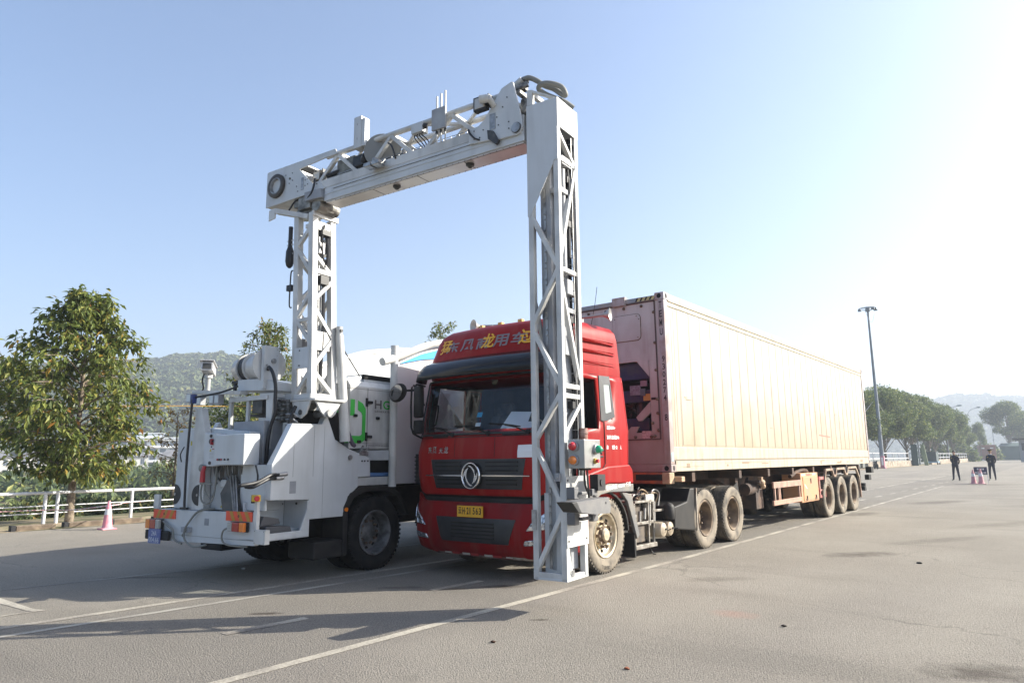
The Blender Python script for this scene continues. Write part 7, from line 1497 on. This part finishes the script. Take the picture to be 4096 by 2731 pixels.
for p, q_, s_ in (((-14.1, 88.4, 8.5), (-15, 121.5, 7.6), 2.6), ((-15, 121.5, 7.5), (-15.2, 158, 7.8), 1.6), ((-15.2, 158, 7.6), (-15.2, 196, 8.2), 1.2)):
    p, q_ = Vector(p), Vector(q_); b.tube([p.lerp(q_, k/8)-Vector((0, 0, s_*4*(k/8)*(1-k/8))) for k in range(9)], .045, 5, 2)
b.build('power_cable', m_galv, t_)
# stone wall with rails on the far edge (the yard's left side, further on)
m_stone = mat('rubble_stone', (0.36, 0.31, 0.25), 0.95, col2=(0.20, 0.16, 0.12), scale=2.2, bump=1.0, bscale=3)
for y0, y1, lab in ((84, 117, 'rubble stone parapet with white rails between the light mast and green panel'), (132, 205, 'distant rubble parapet with white rails behind the left officer')):
    t_ = thing('parapet_wall', lab, 'wall', (-15, y0, 0), 0, 'stone parapets'); FRAME['off'] = Vector((-15, y0, 0))
    b = MB(); b.rings([[Vector((-15.2, y, -.1)), Vector((-15.2+.03*math.sin(y*3), y, .80+.03*math.sin(y*2))), Vector((-14.82+.04*math.sin(y*5), y, .82)), Vector((-14.78+.05*math.sin(y*4), y, -.1))] for y in [y0+i*.8 for i in range(int((y1-y0)/.8)+1)]]); b.build('stone_base', m_stone, t_)
    for z in (1.15, 1.85): 
        b = MB(); b.box(-15.05, -14.97, y0, y1, z, z+.09); b.build('rail', m_rail, t_)
    y = y0
    while y <= y1: b = MB(); b.box(-15.06, -14.96, y, y+.10, .8, 1.9); b.build('rail_post', m_rail, t_); y += 4.1
# green metal panels leaning near the pole
b = MB(); b.box(-14.75, -13.9, 113.0, 113.15, 0, 3.25)
for i in range(7): b.box(-14.72+i*.12, -14.68+i*.12, 112.96, 113.0, 0.02, 3.22)
b.box(-14.78, -14.6, 113.1, 116.5, 0, 3.2)
o = b.build('metal_panel', mat('green_panel', (.035, .075, .075), .6), off=(-14.3, 113, 0)); o.location = (-14.3, 113, 0); tag(o, 'dark green corrugated metal panel standing at the yard edge', 'panel')
b = MB(); b.prism([(-13.9, 118.5, 0), (-13.35, 118.5, 0), (-13.75, 118.5, 3.3), (-14.3, 118.5, 3.3)], (0, .12, 0))
for i in range(4): b.bar((-13.83+i*.15, 118.47, .02), (-14.22+i*.15, 118.47, 3.25), .03, .04, (0, 1, 0))
o = b.build('metal_panel', mat('pale_green_panel', (.28, .33, .20), .6), off=(-13.8, 118.5, 0)); o.location = (-13.8, 118.5, 0); tag(o, 'pale green corrugated panel leaning right of the dark one', 'panel')
t_ = thing('cart', 'dark covered cart with blue and white base right of the pale green panel', 'cart', (-14.0, 127, 0)); FRAME['off'] = Vector((-14.0, 127, 0))
b = MB(); b.box(-14.7, -13.2, 126, 128.6, .55, 2.1).box(-14.75, -13.15, 125.9, 128.7, 2.1, 2.18); b.build('cover', mat('dark_green_cover', (.03, .05, .055), .7), t_, bevel=.03)
b = MB(); b.box(-14.7, -13.1, 126, 129, .32, .55); b.build('bed', mat('blue_white_bed', (.25, .38, .5), .6), t_)
for x, y in ((-14.6, 126.3), (-13.2, 126.3), (-13.2, 128.5)):
    b = MB(); b.cyl((x, y, .28), (x+.14, y, .28), .28, None, 14); b.build('wheel', m_tyre_dark, t_)
# pink box post and motorcycle by the mast
t_ = thing('meter_box', 'small pink and white box on a post right of the light mast', 'box', (-13.85, 87.6, 0)); FRAME['off'] = Vector((-13.85, 87.6, 0))
b = MB(); b.box(-14.1, -13.7, 87.4, 87.9, .12, 1.5).box(-14.2, -13.6, 87.3, 88.0, 0, .12); b.build('case', mat('pink_case', (.45, .20, .25), .6), t_, bevel=.03)
b = MB(); b.box(-14.0, -13.8, 87.38, 87.4, .4, 1.35); b.build('label_strip', m_wp, t_)
t_ = thing('motorcycle', 'parked black motorcycle half hidden behind the container\'s rear corner', 'motorcycle', (-13.6, 82, 0), R(25)); FRAME['off'] = Vector((0, 0, 0))
for y in (-.62, .62):
    b = MB(); b.lathe([(.22, -.04), (.30, -.05), (.31, 0), (.30, .05), (.22, .04)], (0, y, .31), (1, 0, 0), 20)
    for i in range(6): a = i*math.pi/3; b.bar((0, y, .31), (0, y+math.cos(a)*.24, .31+math.sin(a)*.24), .015, .015)
    b.build('wheel', m_tyre_dark, t_)
b = MB(); b.bar((0, -.62, .31), (0, -.38, .95), .05, .05).bar((0, -.35, .72), (0, .3, .62), .16, .22).bar((0, -.1, .35), (0, .25, .42), .22, .26).bar((0, .0, .82), (0, .6, .86), .24, .10).tube([(-.32, -.36, 1.0), (0, -.38, .97), (.32, -.36, 1.0)], .018, 6, 2).ball((0, -.48, .88), .09).bar((0, .62, .31), (0, .1, .4), .06, .06).tube([(0.12, .0, .3), (.14, .4, .28), (.14, .75, .32)], .04, 8, 2); b.build('frame', m_blk, t_, smooth=40)
# far brown container, green shed, booth
t_ = thing('shipping_container', 'small looking rust brown container far away behind the capped officer', 'container', (-14, 222, 0), R(8)); FRAME['off'] = Vector((0, 0, 0))
b = MB(); b.box(-1.6, 2.0, -2, 10, .35, 4.25); b.build('body', mat('brown_container', (.27, .115, .085), .7, col2=(.22, .09, .07), scale=.6), t_, bevel=.05)
b = MB()
for i in range(18): b.box(-1.55+i*.2, -1.50+i*.2, -2.04, -2.0, .5, 4.1)
for i in range(40): b.box(2.0, 2.04, -1.9+i*.3, -1.78+i*.3, .5, 4.1)
b.build('corrugation', MATS['brown_container'], t_)
b = MB(); b.box(2.045, 2.06, -1.2, .2, 2.6, 3.9); b.box(-1.2, -.5, -2.06, -2.045, 3.2, 3.5).box(.8, 1.5, -2.06, -2.045, 3.3, 3.5); b.build('white_marks', m_wp, t_)
t_ = thing('site_shed', 'long green shed roofline in haze behind the brown container', 'shed', (-8, 242, 0)); FRAME['off'] = Vector((-8, 242, 0))
b = MB(); b.box(-12.2, 6, 241, 255, 0, 3.9); b.build('wall', mat('green_shed_wall', (.06, .11, .10), .8, col2=(.08, .13, .12), scale=.4), t_)
b = MB(); b.prism([(-12.6, 240.6, 3.9), (6.4, 240.6, 3.9), (6.0, 247, 5.0), (-12.2, 247, 5.0)], (0, .3, .0)).box(-12.6, 6.4, 240.6, 255.4, 3.9, 4.05); b.build('roof', mat('green_roof', (.05, .09, .09), .7), t_)
t_ = thing('guard_booth', 'grey guard booth with overhanging roof cut by the right edge', 'booth', (-2.5, 172, 0)); FRAME['off'] = Vector((-2.5, 172, 0))
b = MB(); b.box(-4.0, -.5, 170, 174, 0, 4.6); b.build('wall', mat('booth_grey', (.25, .27, .29), .8), t_)
b = MB(); b.box(-5.0, .5, 169, 175, 4.6, 4.9).bar((-4.6, 169.3, 4.2), (-4.0, 170, 4.6), .15, .15); b.build('roof', m_blk, t_, bevel=.05)
b = MB(); b.box(-3.6, -2.2, 169.95, 170, 2.4, 3.9); b.build('window', m_trim, t_)
for i, (x, y, s_, lab) in enumerate(((-16.4, 188, 2.6, 'dark clipped shrub behind the rails right of the left officer'), (-20.5, 176, 3.0, 'dark rounded shrub behind the rails above the dark cart'), (-15.6, 233, 3.2, 'dim shrub dome above the brown container'))):
    o = shrub_mass('shrub', [(0, 0, .2, s_, s_*1.45), (s_*.7, .3, .2, s_*.7, s_*1.1)], L_DARK, 40+i, (.5, .9), kind='x', dens=160); del o['kind']; o.location = (x, y, 0); tag(o, lab, 'shrub', 'clipped shrubs')
# pylons on the far hill
for x, y, z, lab in ((-86.5, 1186, 60, 'faint lattice pylon on the far hill'), (-28, 1190, 58, 'second faint pylon right of the first on the far hill')):
    b = MB(); 
    for sx_ in (-1, 1): b.bar((x+sx_*3.5, y, z), (x+sx_*.5, y, z+26), .5, .5)
    for k in (19, 22, 25): b.bar((x-4.5, y, z+k), (x+4.5, y, z+k), .4, .4)
    for k in range(5): b.bar((x-3.2+k*.55, y, z+k*4.6), (x+2.7-k*.55, y, z+(k+1)*4.6), .3, .3)
    o = b.build('pylon', m_galv, off=(x, y, z)); o.location = (x, y, z); tag(o, lab, 'pylon', 'pylons')
# yellow wire over the left side
b = MB(); b.tube([(-19.6, -5.2, 2.78), (-19.13, -3.64, 2.92), (-18.65, -2.09, 3.09), (-18.11, -.68, 3.25), (-17.5, .7, 3.31), (-16.8, 2.6, 3.36), (-15.5, 6, 3.5)], .012, 5, 4)
o = b.build('yellow_cord', mat('yellow_cord', (.55, .30, .05), .6), off=(-18, -.7, 0)); o.location = (-18, -.7, 0); tag(o, 'thin yellow cord hanging across the big tree at the left', 'cord')
# ================================================================ houses across the river
m_hwall, m_hroof, m_win = mat('house_white', (.66, .64, .60), .8, col2=(.56, .54, .5), scale=.5), mat('slate_roof', (.13, .13, .14), .8, col2=(.17, .17, .18), scale=.7), mat('house_window', (.10, .12, .15), .3)
def house(label, loc, rz, w_, d_, h_, rh, nw, floors=2):
    t_ = thing('town_house', label, 'house', loc, rz, 'white houses across the river'); FRAME['off'] = Vector((0, 0, 0))
    b = MB(); b.box(-w_/2, w_/2, -d_/2, d_/2, 0, h_); b.build('wall', m_hwall, t_)
    b = MB(); e = .5; b.add([(-w_/2-e, -d_/2-e, h_), (w_/2+e, -d_/2-e, h_), (w_/2+e, d_/2+e, h_), (-w_/2-e, d_/2+e, h_), (-w_/2+d_*.4, 0, h_+rh), (w_/2-d_*.4, 0, h_+rh)], [(3, 2, 1, 0), (0, 1, 5, 4), (2, 3, 4, 5), (1, 2, 5), (3, 0, 4)]); b.build('roof', m_hroof, t_)
    for f in range(floors):
        for i in range(nw):
            x = -w_/2+w_*(i+.5)/nw; z = 1.0+f*(h_-.6)/floors
            b = MB()
            b.box(x-.45, x-.05, -d_/2-.06, -d_/2-.01, z, z+1.5).box(x+.05, x+.45, -d_/2-.06, -d_/2-.01, z, z+1.5); wn = b.build('window', m_win, t_)
            b = MB(); b.box(x-.6, x+.6, -d_/2-.12, -d_/2-.0, z-.14, z-.02); b.build('sill', m_hwall, wn)
    return t_
def az(d, a): return (CAM.x+math.sin(a)*d, CAM.y+math.cos(a)*d)
# the houses face the camera side: their local -y looks to the yard
def face(x, y): return math.atan2(CAM.y-y, CAM.x-x)+math.pi/2
H = [(-217, 50, 9, 'white house with slate roof at the left edge behind the pale trunk', 3), (-216, 59, 6.5, 'white house glimpsed through the big tree, left of its trunk', 2), (-212, 68, 9, 'white house showing in gaps low in the big tree, right of its trunk', 3), (-206, 80.5, 8, 'white house with grey hipped roof right of the big tree', 3), (-203, 90, 7, 'white house partly behind the browning tree', 2), (-199, 98, 8, 'white house hidden mostly by the scanner truck', 3)]
for x, y, w_, lab, nw in H: house(lab, (x, y, -2.2), face(x, y), w_, 7, 5.7, 2.0, nw)
t_ = thing('apartment_block', 'pale blue white flat roofed block of three storeys behind the hipped roofs', 'building', (-296, 127, -.5), face(-296, 127)); FRAME['off'] = Vector((0, 0, 0))
b = MB(); b.box(-13, 13, -6, 6, 0, 12.2).box(-13.6, 13.6, -6.8, 6.5, 12.2, 12.7).box(-6, 4, -4, 4, 12.7, 14.4).box(-6.4, 4.4, -4.6, 4.4, 14.2, 14.5); b.build('wall', mat('block_white', (.60, .63, .66), .8, col2=(.52, .55, .58), scale=.3), t_)
for f in range(4):
    b = MB(); b.box(-12.5, 12.5, -7.3, -6, 2.9*f+2.6, 2.9*f+2.85); b.build('balcony', m_hwall, t_)
    for i in range(7): b = MB(); b.box(-11.6+i*3.6, -9.4+i*3.6, -6.05, -6.0, 2.9*f+.7, 2.9*f+2.3); b.build('window', m_win, t_)
b = MB(); b.box(-7.5, -6.2, -5, -2, 12.7, 14.6); b.build('roof_tank', mat('blue_tank', (.08, .22, .4), .5), t_)
b = MB(); b.cyl((-11.5, -3, 12.5), (-11.5, -3, 16.5), .35, None, 10); b.build('chimney', m_hwall, t_)
# promenade wall and gravel colour strips on the opposite bank
b = MB(); b.box(-140, -134, 20, 130, -4.5, -3.05); struct(b, 'river_wall', mat('pale_river_wall', (.40, .36, .31), .9, col2=(.25, .22, .18), scale=.4, bump=.5, bscale=1))
rg = random.Random(4)
for i in range(9):
    x, y = -133.4, 44+i*1.6+rg.random()*.6; b = MB(); hh = rg.uniform(.5, 1.2); b.prism([(-.22, -.2, 0), (.22, -.2, 0), (.15, -.2, hh), (-.15, -.2, hh)], (0, .4, 0)); o = b.build('bank_post', m_hwall, off=(0, 0, 0), bevel=.05); o.location = (x, y, -3.05); tag(o, 'white post in the row on the opposite river wall', 'post', 'posts on the river wall')
for x, y, w_, h_, c, lab in ((-183.9, 55.3, 4.2, 3.0, (.45, .34, .24), 'tan hut on the far bank right of the hanging leaves'), (-181.6, 61.8, 3.4, 2.6, (.42, .27, .21), 'pinkish hut on the far bank right of the big trunk')):
    t_ = thing('bank_hut', lab, 'hut', (x, y, -4.4), face(x, y), 'huts on the far bank'); FRAME['off'] = Vector((0, 0, 0))
    b = MB(); b.box(-w_/2, w_/2, -1.5, 1.5, 0, h_); b.build('wall', mat('hut%g' % w_, c, .8), t_); b = MB(); b.prism([(-w_/2-.3, -1.8, h_), (w_/2+.3, -1.8, h_), (w_/2+.2, -1.6, h_+.5), (-w_/2-.2, -1.6, h_+.5)], (0, 3.5, 0)); b.build('roof', m_hroof, t_); b = MB(); b.box(-.4, .4, -1.56, -1.5, .2, 1.9); b.build('door', m_win, t_)
# ================================================================ the two officers
def skin_mesh(name, pts, edges, rad, root_i, mats, assign, parent, sub=2):
    me = bpy.data.meshes.new('s'); me.from_pydata([tuple(p) for p in pts], edges, []); o = bpy.data.objects.new('s', me); COL.objects.link(o)
    md = o.modifiers.new('skin', 'SKIN'); md.use_smooth_shade = True; md.branch_smoothing = .4
    for i, v in enumerate(me.skin_vertices[0].data if me.skin_vertices else []): pass
    if not me.skin_vertices:
        pass
    sv = me.skin_vertices[0].data
    for i, r_ in enumerate(rad): sv[i].radius = r_ if isinstance(r_, tuple) else (r_, r_); sv[i].use_root = (i == root_i)
    sb_ = o.modifiers.new('sub', 'SUBSURF'); sb_.levels = sub; sb_.render_levels = sub
    dg = bpy.context.evaluated_depsgraph_get(); dg.update(); m2 = bpy.data.meshes.new_from_object(o.evaluated_get(dg)); bpy.data.objects.remove(o); bpy.data.meshes.remove(me)
    m2.name = name; m2.materials.clear()
    for m_ in mats: m2.materials.append(m_)
    for p in m2.polygons: p.material_index = assign(p.center); p.use_smooth = True
    ob_ = bpy.data.objects.new(name, m2); COL.objects.link(ob_); ob_.parent = parent; return ob_
m_navy = mat('navy_uniform', (.012, .014, .026), .75, col2=(.02, .022, .034), scale=6, bump=.3, bscale=14)
m_skin = mat('skin', (.42, .25, .17), .55); m_shoe = mat('black_shoe', (.01, .01, .01), .25); m_hair = mat('black_hair', (.012, .01, .01), .6); m_gold = mat('gold_braid', (.6, .42, .10), .4, .5)
def person(label, loc, rz, H_, cap, spread):
    t_ = thing('person', label, 'person', loc, rz); FRAME['off'] = Vector((0, 0, 0)); k = H_/1.74
    P, E_, Rr = [], [], []
    def pt(x, y, z, r_, par=None):
        P.append(Vector((x*k, y*k, z*k))); Rr.append(r_ if not isinstance(r_, tuple) else r_); i = len(P)-1
        if par is not None: E_.append((par, i))
        return i
    hips = pt(0, 0, .93, (.155, .11)); waist = pt(0, .0, 1.08, (.145, .10), hips); chest = pt(0, -.01, 1.27, (.165, .115), waist); sh = pt(0, .0, 1.40, (.13, .09), chest); neck = pt(0, 0, 1.49, .052, sh); hd = pt(0, -.012, 1.57, (.068, .078), neck); ht_ = pt(0, -.01, 1.66, (.075, .09), hd); pt(0, -.005, 1.715, (.055, .065), ht_)
    for s_ in (-1, 1):
        sp = spread; hp = pt(s_*.09, 0, .86, .095, hips); kn = pt(s_*(.10+sp*.5), -.01, .50, .067, hp); an = pt(s_*(.11+sp), .01, .10, .048, kn); hl_ = pt(s_*(.115+sp), .0, .045, .042, an); pt(s_*(.135+sp), -.15, .032, .034, hl_)
        so_ = pt(s_*.185, .0, 1.39, .062, sh); el = pt(s_*.222, .07, 1.13, .048, so_); wr = pt(s_*.12, .165, .95, .034, el); pm = pt(s_*.05, .18, .91, (.030, .018), wr)
        for j, ln in enumerate((.055, .065, .06, .05)): f1 = pt(s_*.05-s_*.03, .18+.004*j, .895-.012*j+.01, .0095, pm); pt(s_*.05-s_*(.03+ln*.7), .19, .885-.016*j, .008, f1)
        th = pt(s_*.06, .165, .88, .011, pm); pt(s_*.03, .16, .86, .009, th)
    def asg(c):
        z = c.z/k; return 1 if z > 1.475 else (2 if z < .075 else (1 if (.80 < z < .935 and c.y/k > .135) else 0))
    body = skin_mesh('body', P, E_, Rr, 0, [m_navy, m_skin, m_shoe], asg, t_)
    # tunic skirt, collar, belt, buttons, epaulettes
    def el(z, a_, b_, cy=0, n=20): return [Vector((math.cos(2*math.pi*i/n)*a_*k, (cy+math.sin(2*math.pi*i/n)*b_)*k, z*k)) for i in range(n)]
    b = MB(); b.rings([el(.80, .185, .135), el(.95, .178, .13), el(1.06, .162, .122), el(1.2, .182, .13, -.005), el(1.33, .195, .13), el(1.42, .17, .11), el(1.465, .085, .075)], cap0=True, cap1=True); b.build('tunic', m_navy, t_, smooth=60)
    b = MB(); b.rings([el(1.45, .072, .068), el(1.495, .066, .062)], cap0=False, cap1=False); b.build('collar', m_wp if cap else m_navy, t_, smooth=60)
    b = MB()
    for z in (1.0, 1.09, 1.18, 1.27): b.ball((0, -.137*k, z*k), .012, (1, .5, 1), 8, 5)
    for s_ in (-1, 1): b.box(s_*.16*k-.03, s_*.16*k+.03, -.05, .04, 1.435*k, 1.45*k)
    b.box(-.10*k-.03, -.10*k+.03, -.142, -.132, 1.30*k, 1.325*k); b.build('insignia', m_gold, t_)
    if cap:
        b = MB(); b.rings([el(1.045, .170, .129), el(1.085, .168, .127)], cap0=False, cap1=False); b.build('belt', m_shoe, t_, solid=.006); b = MB(); b.box(-.03, .03, -.142, -.13, 1.045*k, 1.09*k); b.build('buckle', m_galv, t_)
    # face
    b = MB(); fy = -.092*k; zc = 1.615*k
    for s_ in (-1, 1): b.ball((s_*.03, fy+.004, zc+.01), .010, (1.3, .6, .7), 8, 5)
    b.build('eyes', m_shoe, t_)
    b = MB(); b.prism([(-.012, fy, zc-.02), (.012, fy, zc-.02), (.006, fy+.005, zc+.015), (-.006, fy+.005, zc+.015)], (0, -.022, 0)); 
    for s_ in (-1, 1): b.ball((s_*.078*k, .0, zc-.002), .022, (.4, .8, 1.2), 8, 6)
    b.build('nose_and_ears', m_skin, t_)
    b = MB(); b.box(-.022, .022, fy-.006, fy+.004, zc-.048, zc-.042); b.build('mouth', mat('lips', (.22, .08, .07)), t_)
    b = MB()
    if cap:
        b.rings([el(1.665, .086, .10, .0), el(1.70, .088, .102), el(1.715, .118, .135, .0), el(1.745, .128, .148, -.01), el(1.775, .10, .12, -.01)], cap0=False); b.m(1).rings([el(1.668, .089, .103), el(1.692, .090, .104)], cap0=False, cap1=False); b.m(2).prism([(-.07, -.09, 1.668*k), (.07, -.09, 1.668*k), (.05, -.15, 1.645*k), (-.05, -.15, 1.645*k)], (0, 0, .008)); b.m(1).ball((0, -.112, 1.725*k), .018, (1, .5, 1.2), 8, 6)
        b.build('peaked_cap', [m_navy, m_gold, m_shoe], t_, smooth=50)
    else:
        b.rings([el(1.63, .083, .080, .02), el(1.69, .084, .094, .008), el(1.735, .068, .078, .0), el(1.755, .03, .03, 0)], cap0=False); b.build('hair', m_hair, t_, smooth=60)
    return t_
person('bareheaded man in dark uniform standing legs apart with hands behind his back', (-.77, 39.8, 0), R(-14), 1.77, False, .05)
person('officer in peaked cap and dark belted uniform right of the cones', (.93, 41.3, 0), R(-10), 1.80, True, .03)
# ================================================================ haze
hz = MB(); hz.box(-1290, 890, -290, 1950, -6.5, 150)
hm = bpy.data.materials.new('haze'); hm.use_nodes = True; n = hm.node_tree; n.nodes.clear()
o_ = n.nodes.new('ShaderNodeOutputMaterial'); pv = n.nodes.new('ShaderNodeVolumePrincipled')
pv.inputs['Color'].default_value = (0.79, 0.875, 1.0, 1); pv.inputs['Density'].default_value = HAZE; pv.inputs['Anisotropy'].default_value = 0.2
n.links.new(pv.outputs[0], o_.inputs['Volume'])
h = hz.build('haze', hm, kind='stuff', off=(0, 0, 0))
